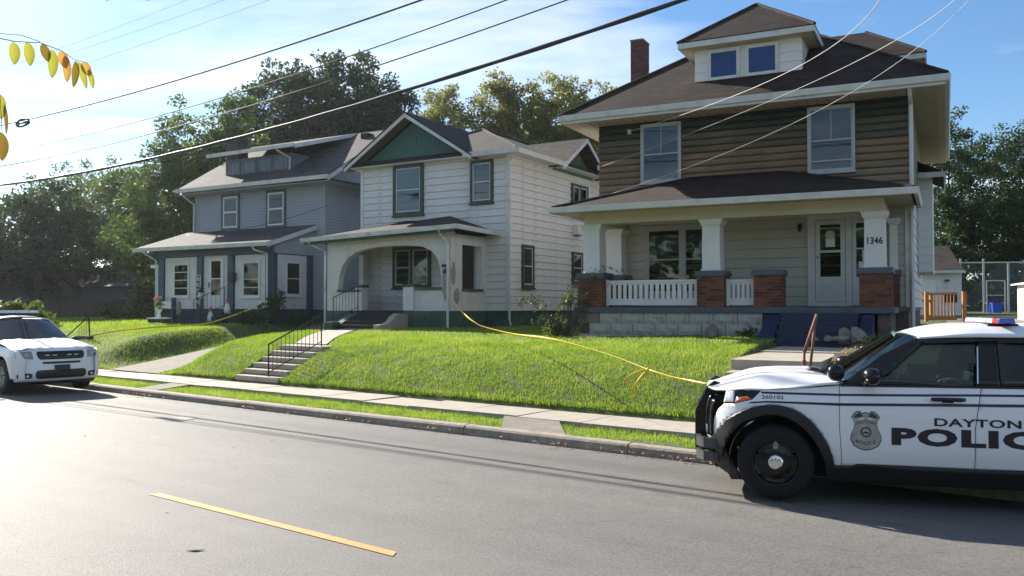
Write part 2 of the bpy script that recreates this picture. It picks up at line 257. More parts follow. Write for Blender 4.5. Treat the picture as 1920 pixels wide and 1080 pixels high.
# ------------------------------------------------------------------ object helpers
def tag(o, label=None, cat=None, group=None, kind=None):
    if label: o['label'] = label
    if cat: o['category'] = cat
    if group: o['group'] = group
    if kind: o['kind'] = kind
    return o
def link(name, me, parent=None, loc=None, rotz=None):
    o = bpy.data.objects.new(name, me); COL.objects.link(o)
    if parent: o.parent = parent
    if loc is not None: o.location = loc
    if rotz is not None: o.rotation_euler.z = rotz
    return o
def thing(name, label, cat, loc=(0, 0, 0), az=0, group=None, kind=None):
    o = bpy.data.objects.new(name, None); COL.objects.link(o); o.location = loc; o.rotation_euler.z = -R(az)
    o.empty_display_size = 0.3
    return tag(o, label, cat, group, kind)
class MB:
    def __init__(s): s.v = []; s.f = []; s.mi = []; s.m = 0
    def quad(s, *p):
        i = len(s.v); s.v += [tuple(q) for q in p]; s.f.append(tuple(range(i, i+len(p)))); s.mi.append(s.m); return s
    def box(s, x0, x1, y0, y1, z0, z1, taper=0):
        i = len(s.v); t = taper
        s.v += [(x0, y0, z0), (x1, y0, z0), (x1, y1, z0), (x0, y1, z0), (x0+t, y0+t, z1), (x1-t, y0+t, z1), (x1-t, y1-t, z1), (x0+t, y1-t, z1)]
        for q in ((3, 2, 1, 0), (4, 5, 6, 7), (0, 1, 5, 4), (1, 2, 6, 5), (2, 3, 7, 6), (3, 0, 4, 7)): s.f.append(tuple(i+k for k in q)); s.mi.append(s.m)
        return s
    def hexa(s, a, b):
        """two matching quads (bottom, top) joined to a solid"""
        i = len(s.v); s.v += [tuple(q) for q in a]+[tuple(q) for q in b]; n = len(a)
        s.f.append(tuple(i+k for k in range(n))[::-1]); s.f.append(tuple(i+n+k for k in range(n)))
        for k in range(n): s.f.append((i+k, i+(k+1) % n, i+n+(k+1) % n, i+n+k))
        s.mi += [s.m]*(n+2); return s
    def slab(s, poly, th):
        """a roof plane: polygon and its copy th lower"""
        return s.hexa([(p[0], p[1], p[2]-th) for p in poly], poly)
    def tube(s, pts, r, n=6, cap=True):
        pts = [Vector(p) for p in pts]; rs = r if isinstance(r, (list, tuple)) else [r]*len(pts); i0 = len(s.v)
        for k, p in enumerate(pts):
            d = (pts[min(k+1, len(pts)-1)]-pts[max(k-1, 0)]).normalized()
            a = d.orthogonal().normalized() if abs(d.z) > 0.9 else Vector((0, 0, 1)).cross(d).normalized()
            b = d.cross(a)
            for j in range(n):
                t = 2*math.pi*(j+0.5)/n; s.v.append(tuple(p+(a*math.cos(t)+b*math.sin(t))*rs[k]))
        for k in range(len(pts)-1):
            for j in range(n): s.f.append((i0+k*n+j, i0+k*n+(j+1) % n, i0+(k+1)*n+(j+1) % n, i0+(k+1)*n+j)); s.mi.append(s.m)
        if cap:
            s.f.append(tuple(i0+j for j in range(n))[::-1]); s.f.append(tuple(i0+(len(pts)-1)*n+j for j in range(n))); s.mi += [s.m]*2
        return s
    def lathe(s, prof, c, axis='z', n=16):
        i0 = len(s.v)
        for r, h in prof:
            for j in range(n):
                t = 2*math.pi*j/n; a, b = r*math.cos(t), r*math.sin(t)
                s.v.append((c[0]+a, c[1]+b, c[2]+h) if axis == 'z' else (c[0]+a, c[1]+h, c[2]+b) if axis == 'y' else (c[0]+h, c[1]+a, c[2]+b))
        for k in range(len(prof)-1):
            for j in range(n): s.f.append((i0+k*n+j, i0+k*n+(j+1) % n, i0+(k+1)*n+(j+1) % n, i0+(k+1)*n+j)); s.mi.append(s.m)
        return s
    def mesh(s, name, mats, smooth=False):
        me = bpy.data.meshes.new(name); me.from_pydata(s.v, [], s.f); me.update()
        for m in (mats if isinstance(mats, (list, tuple)) else [mats]): me.materials.append(m)
        me.polygons.foreach_set('material_index', s.mi)
        if smooth: me.polygons.foreach_set('use_smooth', [True]*len(s.f))
        bm = bmesh.new(); bm.from_mesh(me)
        if smooth: bmesh.ops.remove_doubles(bm, verts=bm.verts, dist=1e-5)
        bmesh.ops.recalc_face_normals(bm, faces=bm.faces); bm.to_mesh(me); bm.free()
        return me
    def build(s, name, mats, parent=None, smooth=False, loc=None, rotz=None, bevel=0):
        o = link(name, s.mesh(name, mats, smooth), parent, loc, rotz)
        if bevel:
            b = o.modifiers.new('bevel', 'BEVEL'); b.width = bevel; b.segments = 2; b.limit_method = 'ANGLE'
        return o
def fast_mesh(name, V, quads, material, smooth=False):
    """V (n,3) float array, quads (m,k) int array"""
    me = bpy.data.meshes.new(name); k = quads.shape[1]
    me.vertices.add(len(V)); me.vertices.foreach_set('co', V.astype(np.float32).ravel())
    me.loops.add(quads.size); me.loops.foreach_set('vertex_index', quads.astype(np.int32).ravel())
    me.polygons.add(len(quads)); me.polygons.foreach_set('loop_start', np.arange(0, quads.size, k, dtype=np.int32)); me.polygons.foreach_set('loop_total', np.full(len(quads), k, dtype=np.int32))
    if smooth: me.polygons.foreach_set('use_smooth', np.ones(len(quads), dtype=bool))
    me.update(calc_edges=True); me.materials.append(material); return me
def copy_obj(o, parent=None, loc=None):
    c = o.copy(); COL.objects.link(c)
    if parent is not None: c.parent = parent
    if loc is not None: c.location = loc
    return c
def copy_thing(o):
    c = o.copy(); COL.objects.link(c)
    for ch in list(o.children):
        d = ch.copy(); COL.objects.link(d); d.parent = c
        for g in list(ch.children):
            e = g.copy(); COL.objects.link(e); e.parent = d
    return c

# ------------------------------------------------------------------ ground shape (street frame: s along, t away)
def sm(x): x = max(0.0, min(1.0, x)); return x*x*(3-2*x)
def base_z(t):
    d = t-12.55
    if d <= 0: return 0.16
    return 0.25+0.90*(1-math.exp(-(d/1.15)**1.2))+0.022*min(d, 10)
def step_z(t): return 0.2+0.137*min(6, max(0, math.floor((t-12.55)/0.265)+1))
WALK_TOP = 1.12
def ground(s, t):
    z = base_z(t)
    if t > 30: z += min(0.35, (t-30)*0.012)
    z += 0.03*math.sin(s*0.7+t*0.4)*sm((t-13)/2)
    sc = -23.0-0.28*(t-12.5); dd = max(0, sc-1.3-s, s-sc-1.12); zd = 0.17+min(1.2, 0.11*max(0, t-12.5))
    if zd < z: z = zd+(z-zd)*sm(dd/1.5)
    dd = max(0, -18.32-s, s+16.58)
    if t < 14.2: z = min(z, (step_z(t)-0.16)+(2.0)*(dd/0.28))
    if 14.0 <= t < 19: 
        sc = -17.45-(t-14.1)*0.85; dd = max(0, abs(s-sc)-0.7); z = z-0.03*(1-sm(dd/0.25))
    # walk up to the right-hand house
    x, y, _ = ST.w(s, t); u, v = H3.loc(x, y)
    if -11 < v < -2.5:
        dd = max(0, 5.42-u, u-6.95)
        zw = walk3(v)-0.12
        z = min(z, zw+2.2*dd/0.28) if dd < 1 else z
    dd = max(0, 8.7-u, u-11.4)
    if t > 12.5 and s > -8: z = min(z, 0.2+0.12*(t-12.5)+0.8*dd)
    return z
def walk3(v):
    if v > -8.15: return 1.12+0.02*(v+8.15)/5
    if v > -8.75: return 0.95
    return max(0.2, 0.95-0.17*(1+math.floor((-8.75-v)/0.3)))
def gxy(x, y):
    s, t = ST.loc(x, y); return ground(s, t)

def grid_obj(name, ss, ts, fn, material, parent=None):
    V = []
    for t in ts:
        for s in ss:
            p = ST.w(s, t); V.append((p.x, p.y, fn(s, t)))
    n = len(ss); q = [(j*n+i, j*n+i+1, (j+1)*n+i+1, (j+1)*n+i) for j in range(len(ts)-1) for i in range(n-1)]
    return link(name, fast_mesh(name, np.array(V), np.array(q), material, True), parent)
ss = [-220, -150, -110, -80, -60, -50, -45]+list(np.arange(-42, -1.0, 0.14))+[0, 2, 4, 7, 12, 20, 35, 60, 100, 160]
ts = list(np.arange(12.50, 16.5, 0.11))+list(np.arange(16.6, 30, 0.4))+[31, 33, 36, 40, 46, 54, 65, 80, 100, 140, 220, 400]
tag(grid_obj('lawn', ss, ts, ground, M['lawn_base']), 'raised green lawns with a steep bank down to the sidewalk', kind='structure')
g = MB(); g.box(-400, 400, -300, 500, -0.9, -0.06); tag(g.build('ground', M['lawn_base']), 'bare earth under the street and lawns', kind='structure')
def st_root(name, label, kind='structure', cat=None): return thing(name, label, cat, (0, 0, 0), 37.6, kind=kind)

# road: one gently crowned sheet
ro = MB(); 
tl = [-0.7, 1, 3, 4.93, 7, 9, 10.45]
def crown(t): return 0.0+0.05*(1-((t-4.9)/5.6)**2)-0.05
for a, b in zip(tl, tl[1:]):
    for s0 in range(-240, 200, 20):
        ro.quad((s0, a, crown(a)), (s0+20, a, crown(a)), (s0+20, b, crown(b)), (s0, b, crown(b)))
r_ = ro.build('road', M['asphalt'], smooth=True); r_.rotation_euler.z = -R(37.6); tag(r_, 'sunlit grey asphalt street with worn patches', kind='structure')
li = MB()
for s0 in (-8.66-12.8*2, -8.66-12.8, -8.66, -8.66+12.8):
    k = len(li.v)
    li.quad((s0, 4.885, 0.006), (s0+3.70, 4.875, 0.006), (s0+3.64, 4.975, 0.006), (s0+0.04, 4.99, 0.006))
l_ = li.build('centre_line', M['paint_yellow']); l_.rotation_euler.z = -R(37.6); tag(l_, 'dashed yellow centre line painted on the road', kind='structure')

# kerb stones
kr = st_root('kerb', 'low weathered concrete kerb along the far side of the street')
kb = MB(); prof = [(10.415, -0.12), (10.425, 0.062), (10.45, 0.090), (10.49, 0.100), (10.585, 0.103), (10.585, -0.12)]
i0 = 0
for x in (0, 2.985):
    for (t, z) in prof: kb.v.append((x, t, z))
for j in range(6): kb.f.append((j, (j+1) % 6, 6+(j+1) % 6, 6+j)); kb.mi.append(0)
kb.f += [tuple(range(6))[::-1], tuple(range(6, 12))]; kb.mi += [0, 0]
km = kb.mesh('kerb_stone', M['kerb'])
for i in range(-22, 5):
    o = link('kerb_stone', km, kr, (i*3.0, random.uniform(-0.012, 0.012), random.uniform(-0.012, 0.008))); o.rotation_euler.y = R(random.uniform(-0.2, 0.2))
# strip soil, sidewalk slabs
stp = MB(); stp.box(-70, 20, 10.60, 11.44, -0.1, 0.088); so_ = stp.build('verge', M['lawn_base']); so_.rotation_euler.z = -R(37.6); tag(so_, 'narrow grass verge between kerb and sidewalk', kind='structure')
sw = st_root('sidewalk', 'pale concrete sidewalk in square slabs')
sb = MB().box(0.006, 1.262, 0, 1.08, 0.0, 0.17).mesh('slab', M['concrete'])
for i in range(-40, 12):
    o = link('slab', sb, sw, (-7.45+i*1.268, 11.45+random.uniform(-0.008, 0.008), random.uniform(-0.008, 0.006))); o.rotation_euler = (R(random.uniform(-0.35, 0.35)), R(random.uniform(-0.35, 0.35)), 0)
ap = st_root('verge_crossing', 'concrete crossings over the verge from kerb to sidewalk')
def apron(a, b, c, d): MB().hexa([(a, 10.585, 0), (b, 10.585, 0), (d, 11.445, 0), (c, 11.445, 0)], [(a, 10.59, 0.102), (b, 10.59, 0.102), (d, 11.445, 0.158), (c, 11.445, 0.158)]).build('slab', M['concrete_old'], ap)
apron(-8.38, -7.15, -8.98, -7.85); apron(-19.25, -18.45, -19.3, -18.5); apron(-3.9, 0.5, -3.5, 0.2)
disc_mb = MB(); disc_mb.lathe([(0.001, 0.0), (0.30, 0.0), (0.305, -0.003), (0.31, 0.001), (0.34, 0.001), (0.345, -0.01)], (0, 0, 0), n=24)  # flat dark disc standing in for a shadow spot on the road
o = disc_mb.build('shadow_disc', mat('shadow_disc_grey', (0.085, 0.082, 0.08), 0.6, 0.2, 12, 0.5, 30)); o.location = ST.w(-14.28, 8.57, crown(8.57)+0.004); tag(o, 'dark round disc painted for a shadow on the asphalt before the sidewalk steps', 'shadow patch')

fs = st_root('front_walk', 'six concrete steps up the bank and the path to the arched porch')
stp_ = MB().box(0, 1.70, 0, 0.60, -0.12, 0).mesh('step', M['concrete'])
for k in range(6): link('step', stp_, fs, (-18.31+random.uniform(-0.01, 0.01), 12.55+0.265*k, 0.337+0.137*k)).modifiers.new('b', 'BEVEL').width = 0.012
for k in range(6): MB().box(0.02, 1.68, 0.03, 0.3, -0.2, 0).build('riser', M['concrete_old'], fs, loc=(-18.31, 12.55+0.265*k, 0.337+0.137*k-0.10))
for k in range(5):
    t0, t1 = 14.42+0.9*k, 15.30+0.9*k; c0, c1 = -17.45-(t0-14.1)*0.85, -17.45-(t1-14.1)*0.85; z0, z1 = ground(c0, t0)+0.05, ground(c1, t1)+0.05
    MB().hexa([(c0-0.62, t0, z0-0.1), (c0+0.62, t0, z0-0.1), (c1+0.62, t1, z1-0.1), (c1-0.62, t1, z1-0.1)], [(c0-0.62, t0, z0), (c0+0.62, t0, z0), (c1+0.62, t1, z1), (c1-0.62, t1, z1)]).build('slab', M['concrete'], fs)
# driveways
dv = MB(); tt = list(np.arange(12.56, 33, 0.8))
for a, b in zip(tt, tt[1:]):
    def e(t): c = -23-0.28*(t-12.5); k = 0.15*max(0, 1-(t-12.5)/1.2); return c-1.25-k, c+1.1, 0.19+min(1.2, 0.11*(t-12.5))
    a0, a1, az0 = e(a); b0, b1, bz = e(b); dv.quad((a0, a, az0), (a1, a, az0), (b1, b, bz), (b0, b, bz))
o = dv.build('driveway', M['concrete_old']); o.rotation_euler.z = -R(37.6); tag(o, 'old concrete drive cut between the two left lawns', kind='structure')
dv = MB(); vv = list(np.arange(-11, 22, 1.0))
for a, b in zip(vv, vv[1:]):
    q = []
    for u, v in ((8.7, a), (11.4, a), (11.4, b), (8.7, b)):
        p = H3.w(u, v); q.append((p.x, p.y, gxy(p.x, p.y)+0.03))
    dv.quad(*q)
tag(dv.build('driveway', M['concrete_old']), 'concrete drive running back beside the brown upper storey house', kind='structure')

# ------------------------------------------------------------------ grass blades
def blades(name, label, samples, h0, h1, wd, parent=None, lean=0.4):
    """samples: (n,3) world roots"""
    n = len(samples); P = samples; a = np.random.rand(n)*2*np.pi; h = h0+(h1-h0)*np.random.rand(n)**1.5
    wx = np.cos(a)*wd*(0.6+0.8*np.random.rand(n)); wy = np.sin(a)*wd*(0.6+0.8*np.random.rand(n))
    la = np.random.rand(n)*2*np.pi; lr = h*lean*np.random.rand(n)
    V = np.empty((n, 3, 3)); V[:, 0] = P+np.stack([-wx, -wy, np.full(n, -0.01)], 1); V[:, 1] = P+np.stack([wx, wy, np.full(n, -0.01)], 1)
    V[:, 2] = P+np.stack([np.cos(la)*lr, np.sin(la)*lr, h], 1)
    o = link(name, fast_mesh(name, V.reshape(-1, 3), np.arange(3*n).reshape(-1, 3), M['grass'])); tag(o, label, 'grass', kind='stuff'); return o
def in_walk(s, t):
    if t < 12.55: return True
    if t < 14.25 and -18.33 < s < -16.6: return True
    if 14.0 < t < 18.6 and abs(s+17.45+(t-14.1)*0.85) < 0.72: return True
    if -1.35 < s+23.0+0.28*(t-12.5) < 1.08: return True
    x, y, _ = ST.w(s, t); u, v = H3.loc(x, y)
    if -11 < v < -2.9 and u > 5.42: return True
    if v > -2.35 and u > 0.1: return True
    if v > -2.9 and 0 < u < 5.2 and random.random() < 0.7: return True
    u, v = H2.loc(x, y)
    if v > -2.2 and 0 < u < 6.5: return True
    u, v = H1.loc(x, y)
    if v > -2.4 and -7.6 < u < 0: return True
    return False
def scatter(s0, s1, t0, t1, n, test, zf, clump=True):
    out = []
    S_ = np.random.uniform(s0, s1, n); T_ = np.random.uniform(t0, t1, n)
    for s, t in zip(S_, T_):
        if test(s, t): continue
        if clump and math.sin(s*5.1+math.sin(t*4.3)*2)*math.sin(t*6.2+s*1.7) < -0.55 and random.random() < 0.55: continue
        p = ST.w(s, t); out.append((p.x, p.y, zf(s, t)))
    return np.array(out)
blades('grass', 'long bright green grass covering the lawn bank left of the walk', scatter(-21.6, -4.2, 12.45, 16.2, 240000, in_walk, ground), 0.02, 0.085, 0.0042, lean=0.8)
blades('grass', 'short green grass on the flat lawns in front of the three houses', scatter(-36, -4.2, 15.8, 23, 130000, in_walk, ground), 0.02, 0.06, 0.007, lean=0.7)
blades('grass', 'green grass on the lower bank left of the concrete drive', scatter(-42, -21, 12.45, 18, 90000, in_walk, ground), 0.02, 0.09, 0.007, lean=0.8)
blades('grass', 'green grass of the far lawn behind the parked white car', scatter(-75, -28, 17, 48, 70000, in_walk, ground, False), 0.05, 0.12, 0.03)
def in_apron(s, t):
    if abs(s+19.25+(t-10.6)*0.05) and -19.28 < s < -18.46: return True
    k = (t-10.585)/0.86
    if -8.38-0.6*k < s < -7.15-0.70*k: return True
    if s > -3.9: return True
    if -6.1 < s < -5.3 and t < 10.95 and random.random() < 0.75: return True
    return t < 10.62+0.05*math.sin(s*3)+0.03*random.random()
blades('grass', 'clumpy grass and clover on the verge beside the kerb', scatter(-36, -3.9, 10.57, 11.50, 90000, in_apron, lambda s, t: 0.085), 0.02, 0.085, 0.0045, lean=0.9)
def turf_fringe():
    out = []
    for k in range(9000):
        s = random.uniform(-42, -5.3); t = 12.56+random.uniform(0, 0.10)
        if -18.33 < s < -16.58 or abs(s+23) < 1.7: continue
        p = ST.w(s, t); out.append((p.x, p.y, ground(s, t)-0.03))
    return np.array(out)
blades('grass', 'overgrown turf edge hanging along the back of the sidewalk', turf_fringe(), 0.05, 0.15, 0.007, lean=0.9)

# ------------------------------------------------------------------ building parts
class House:
    def __init__(s, frame, name, label, gz=1.3, cat='house'):
        s.F = frame; s.gz = gz; s.root = thing(name, label, cat, (frame.o.x, frame.o.y, gz), frame.az)
    def add(s, name, mb, m, loc=(0, 0, 0), rotz=None, smooth=False, bevel=0):
        return mb.build(name, m, s.root, smooth, (loc[0], loc[1], loc[2]-s.gz), rotz, bevel)
    def link(s, name, me, loc, rotz=None):
        return link(name, me, s.root, (loc[0], loc[1], loc[2]-s.gz), rotz)
def board_mesh(name, ln, h, th, m, style='lap'):
    if style == 'log': pr = [(0, 0), (-th*0.45, 0.010), (-th*0.88, h*0.20), (-th, h*0.45), (-th*0.92, h*0.70), (-th*0.55, h*0.92), (0, h)]
    else: pr = [(0, 0), (-th, 0), (-th*0.96, h*0.12), (-th*0.30, h), (0, h)]
    b = MB(); n = len(pr)
    for x in (0, ln):
        for y, z in pr: b.v.append((x, y, z))
    for j in range(n): b.f.append((j, (j+1) % n, n+(j+1) % n, n+j)); b.mi.append(0)
    b.f += [tuple(range(n))[::-1], tuple(range(n, 2*n))]; b.mi += [0, 0]
    return b.mesh(name, m, False)
def courses(H, ln, z0, z1, pitch, th, mats, loc, rotz=0, style='lap', name='siding_board', joined=False):
    """boards up a wall from (loc) along local x; mats: function of height -> material"""
    z = z0; cache = {}; k = 0; J = MB()
    while z < z1-0.02:
        h = min(pitch, z1-z); m = mats(z) if callable(mats) else mats
        if joined:
            i = len(J.v); hh_ = h-0.014; pr = [(0, 0), (-th, 0), (-th*0.3, hh_), (0, hh_)]
            for x in (0, ln):
                for y, zz in pr: J.v.append((x, y, z+zz))
            for j in range(4): J.f.append((i+j, i+(j+1) % 4, i+4+(j+1) % 4, i+4+j)); J.mi.append(0)
        else:
            key = (round(h, 3), m.name)
            if key not in cache: cache[key] = board_mesh(name, ln, h-(0.003 if style == 'log' else 0.010), th, m, style)
            o = H.link(name, cache[key], (loc[0], loc[1], z), R(rotz)); o.location.x += random.uniform(-0.004, 0.004)
        z += pitch; k += 1
    if joined:
        o = H.add(name, J, mats, (loc[0], loc[1], 0), R(rotz)); o['kind'] = 'stuff'
def window(H, u, v, z0, w, h, rotz=0, trim=0.09, mt=None, ms=None, rail=(0.5,), munt=(), cover=None, cov=(0, 1), depth=0.07, sill=True, double=False, name='window', back=None, label=None, pane=None, sw=0.035):
    """local x along the wall, -y outwards; u,v is the lower left corner seen from outside"""
    mt = mt or M['white_paint']; ms = ms or M['trim_grey']
    f = MB(); d = -depth
    f.box(0, trim, d, 0, 0, h); f.box(w-trim, w, d, 0, 0, h); f.box(trim, w-trim, d, 0, h-trim, h); f.box(trim, w-trim, d, 0, 0, trim*0.9)
    if sill: f.box(-0.03, w+0.03, d-0.035, 0, -0.05, 0)
    cx = []
    if double: c = w/2; f.box(c-trim*0.55, c+trim*0.55, d, 0, trim*0.9, h-trim); cx = [(trim, c-trim*0.55), (c+trim*0.55, w-trim)]
    else: cx = [(trim, w-trim)]
    o = H.add(name, f, mt, (u, v, z0), R(rotz), bevel=0.006)
    if label: o['label'] = label
    for a, b in cx:
        z_0, z_1 = trim*0.9, h-trim; sh = MB(); t = sw
        sh.box(a, a+t, d*0.75, -0.02, z_0, z_1); sh.box(b-t, b, d*0.75, -0.02, z_0, z_1); sh.box(a+t, b-t, d*0.75, -0.02, z_0, z_0+t); sh.box(a+t, b-t, d*0.75, -0.02, z_1-t, z_1)
        for r in rail: zz = z_0+(z_1-z_0)*r; sh.box(a+t, b-t, d*0.85, -0.02, zz-t*0.5, zz+t*0.5)
        for (xf, za, zb) in munt: xx = a+(b-a)*xf; sh.box(xx-0.009, xx+0.009, d*0.62, -0.03, z_0+(z_1-z_0)*za, z_0+(z_1-z_0)*zb)
        sh.build('sash', ms, o)
        MB().box(a+t, b-t, -0.014, -0.004, z_0+t, z_1-t).build('recess', back or M['room'], o)
        if cover:
            cz0, cz1 = z_0+t+(z_1-z_0-2*t)*cov[0], z_0+t+(z_1-z_0-2*t)*cov[1]; q = MB(); n = max(6, int((b-a)/0.06)); xs = [a+t+(b-a-2*t)*i/n for i in range(n+1)]
            for i in range(n):
                y0 = -0.018-0.008*(i % 2); y1 = -0.018-0.008*((i+1) % 2); q.quad((xs[i], y0, cz0), (xs[i+1], y1, cz0), (xs[i+1], y1, cz1), (xs[i], y0, cz1))
            q.build('curtain', cover, o)
        MB().box(a+t*0.8, b-t*0.8, d*0.55-0.003, d*0.55, z_0+t*0.8, z_1-t*0.8).build('pane', pane or M['glass'], o)
    return o
def downspout(H, pts, r=0.042, m=None, name='downspout'):
    return H.add(name, MB().tube(pts, r, 6), m or M['gutter'], smooth=False)
def hip(H, u0, u1, v0, v1, z, s, m, th=0.06, name='roof'):
    w, d = u1-u0, v1-v0; h = min(w, d)/2; k = z+h*s
    if w <= d: a, b = (u0+h, v0+h, k), (u0+h, v1-h, k)
    else: a, b = (u0+h, v0+h, k), (u1-h, v0+h, k)
    c = [(u0, v0, z), (u1, v0, z), (u1, v1, z), (u0, v1, z)]; q = MB()
    if w <= d: fs = [(c[0], c[1], a), (c[1], c[2], b, a), (c[2], c[3], b), (c[3], c[0], a, b)]
    else: fs = [(c[0], c[1], b, a), (c[1], c[2], b), (c[2], c[3], a, b), (c[3], c[0], a)]
    for p in fs: q.quad(*p)
    q.quad(*[(x, y, zz-th) for x, y, zz in c][::-1])
    for i in range(4): p0, p1 = c[i], c[(i+1) % 4]; q.quad((p0[0], p0[1], z-th), (p1[0], p1[1], z-th), p1, p0)
    o = H.add(name, q, m)
    cap = MB()                                                         # ridge and hip caps
    for p0, p1 in [(c[0], a), (c[1], a if w <= d else b), (c[2], b), (c[3], b if w <= d else a), (a, b)]: cap.tube([(p0[0], p0[1], p0[2]+0.012), (p1[0], p1[1], p1[2]+0.012)], 0.055, 6)
    cap.build('ridge_cap', m, o); return o
def brick_wall(H, root_o, x0, x1, z0, z1, y, bl, bh, m, bond, depth=0.10, name='brick', axis='x', joined=False):
    """bricks on one face; origin in house coordinates; returns nothing"""
    z = z0; k = 0; J = MB(); me = {}
    while z < z1-0.02:
        hh = min(bh, z1-z)-0.013; x = x0-(bl/2 if k % 2 else 0)
        while x < x1-0.01:
            a, b = max(x0, x), min(x1, x+bl-0.013)
            if b-a > 0.02:
                pr = random.uniform(0.006, 0.012)
                if joined:
                    J.box(a, b, y-pr, y+0.02, z, z+hh) if axis == 'x' else J.box(y-0.02, y+pr, a, b, z, z+hh)
                else:
                    key = (round(b-a, 3), round(hh, 3))
                    if key not in me: me[key] = MB().box(0, key[0], -0.012, 0.02, 0, key[1]).mesh(name, m)
                    link(name, me[key], root_o, (a, y+random.uniform(-0.003, 0.003), z))
            x += bl
        z += bh; k += 1
    if joined:
        o = J.build(name, m, root_o); o['kind'] = 'stuff'
def text_mesh(name, body, x0, x1, z0, z1, m, fn, parent=None, bold=0.0, cuts=0.06):
    cu = bpy.data.curves.new(name, 'FONT'); cu.body = body; cu.offset = bold; cu.space_character = 1+bold*2.6; cu.resolution_u = 3
    o = bpy.data.objects.new(name, cu); COL.objects.link(o); dg = bpy.context.evaluated_depsgraph_get(); me = bpy.data.meshes.new_from_object(o.evaluated_get(dg)); bpy.data.objects.remove(o)
    xs = [v.co.x for v in me.vertices]; ys = [v.co.y for v in me.vertices]; a, b, c, d = min(xs), max(xs), min(ys), max(ys)
    for v in me.vertices: v.co.x = x0+(v.co.x-a)/(b-a)*(x1-x0); v.co.y = z0+(v.co.y-c)/(d-c)*(z1-z0)
    bm = bmesh.new(); bm.from_mesh(me)
    for ax, lo, hi in ((0, x0, x1), (1, z0, z1)):
        k = lo+cuts
        while k < hi:
            co = (k, 0, 0) if ax == 0 else (0, k, 0); no = (1, 0, 0) if ax == 0 else (0, 1, 0)
            bmesh.ops.bisect_plane(bm, geom=bm.verts[:]+bm.edges[:]+bm.faces[:], plane_co=co, plane_no=no); k += cuts
    for v in bm.verts: v.co = Vector(fn(v.co.x, v.co.y))
    bm.to_mesh(me); bm.free(); me.materials.clear(); me.materials.append(m); me.name = name
    return link(name, me, parent)

# ================================================================== right-hand house (brown upper storey)
A = House(H3, 'house', 'foursquare house with peeling brown and dark green upper storey, white brick-piered porch and hipped dormer', 1.42)
W3, D3 = 7.94, 10.3
q = MB(); q.box(0.01, W3-0.01, 0.012, D3, 1.9, 7.12); A.add('wall', q, M['recess'])
q = MB(); q.box(0.06, W3-0.05, 0.05, D3-0.05, 1.1, 1.98); A.add('foundation', q, M['block_dark'])
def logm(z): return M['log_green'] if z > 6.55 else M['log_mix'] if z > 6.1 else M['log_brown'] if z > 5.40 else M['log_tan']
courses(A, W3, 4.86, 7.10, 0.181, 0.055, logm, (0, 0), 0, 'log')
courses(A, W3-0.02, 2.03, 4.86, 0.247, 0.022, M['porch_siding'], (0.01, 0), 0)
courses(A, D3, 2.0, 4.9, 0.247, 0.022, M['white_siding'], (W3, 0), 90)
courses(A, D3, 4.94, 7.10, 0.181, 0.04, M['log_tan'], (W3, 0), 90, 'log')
courses(A, D3, 2.0, 7.1, 0.247, 0.022, M['white_siding'], (0, D3), -90, joined=True)
q = MB(); q.box(W3-0.10, W3+0.045, -0.055, 0.10, 2.0, 4.9); A.add('corner_board', q, M['white_siding'])
# upper windows
window(A, 1.24, -0.0, 5.40, 1.13, 1.62, mt=M['window_grey'], ms=M['window_grey'], trim=0.055, munt=((0.5, 0.5, 1),), depth=0.11, rail=(0.48,), cover=M['blind'], cov=(0.52, 1))
window(A, 5.62, -0.0, 5.37, 1.12, 1.66, mt=M['window_grey'], ms=M['window_grey'], trim=0.055, munt=((0.5, 0.5, 1),), depth=0.11, rail=(0.48, 0.15), cover=M['blind'], cov=(0.2, 0.45))
# porch window pair, door and sidelight
window(A, 1.31, -0.0, 2.30, 2.15, 1.92, mt=M['window_grey'], ms=M['window_grey'], trim=0.11, double=True, depth=0.06, rail=(0.52,), back=M['dark'], cover=M['curtain'], cov=(0.62, 0.9))
dr = MB(); dr.box(5.60, 5.78, -0.07, 0, 2.02, 4.34); dr.box(6.50, 6.64, -0.07, 0, 2.02, 4.34); dr.box(5.78, 6.50, -0.07, 0, 4.18, 4.34); dr.box(5.78, 6.50, -0.09, 0, 2.02, 2.14); dr.box(7.06, 7.16, -0.07, 0, 2.02, 4.34); dr.box(6.64, 7.06, -0.07, 0, 4.18, 4.34)
fr = A.add('door_frame', dr, M['trim_grey'], bevel=0.006)
d_ = MB(); d_.box(5.79, 5.90, -0.055, 0, 2.15, 4.17); d_.box(6.38, 6.49, -0.055, 0, 2.15, 4.17); d_.box(5.90, 6.38, -0.055, 0, 4.06, 4.17); d_.box(5.90, 6.38, -0.055, 0, 2.15, 2.76); d_.box(5.95, 6.33, -0.063, 0, 2.28, 2.60); d_.box(5.90, 6.38, -0.05, 0, 3.36, 3.42); d_.box(5.90, 6.38, -0.05, 0, 3.96, 3.98)
do = A.add('door', d_, M['trim_grey'], bevel=0.005)
MB().box(5.91, 6.37, -0.02, -0.01, 2.77, 4.05).build('door_panel', M['dark'], do); MB().box(5.90, 6.38, -0.043, -0.040, 2.76, 4.06).build('pane', M['glass'], do)
MB().lathe([(0.001, -0.06), (0.022, -0.05), (0.026, -0.03), (0.012, -0.015), (0.012, 0)], (5.845, -0.055, 3.25), 'y', 10).build('handle', M['chrome'], do)
pp = MB(); pp.box(6.03, 6.25, -0.050, -0.046, 3.50, 3.72); pp.build('notice', M['paper'], do)
pq = MB().lathe([(0.001, -0.052), (0.115, -0.052), (0.115, -0.046)], (6.14, 0, 3.80), 'y', 20).build('oval_plaque', M['cream'], do)
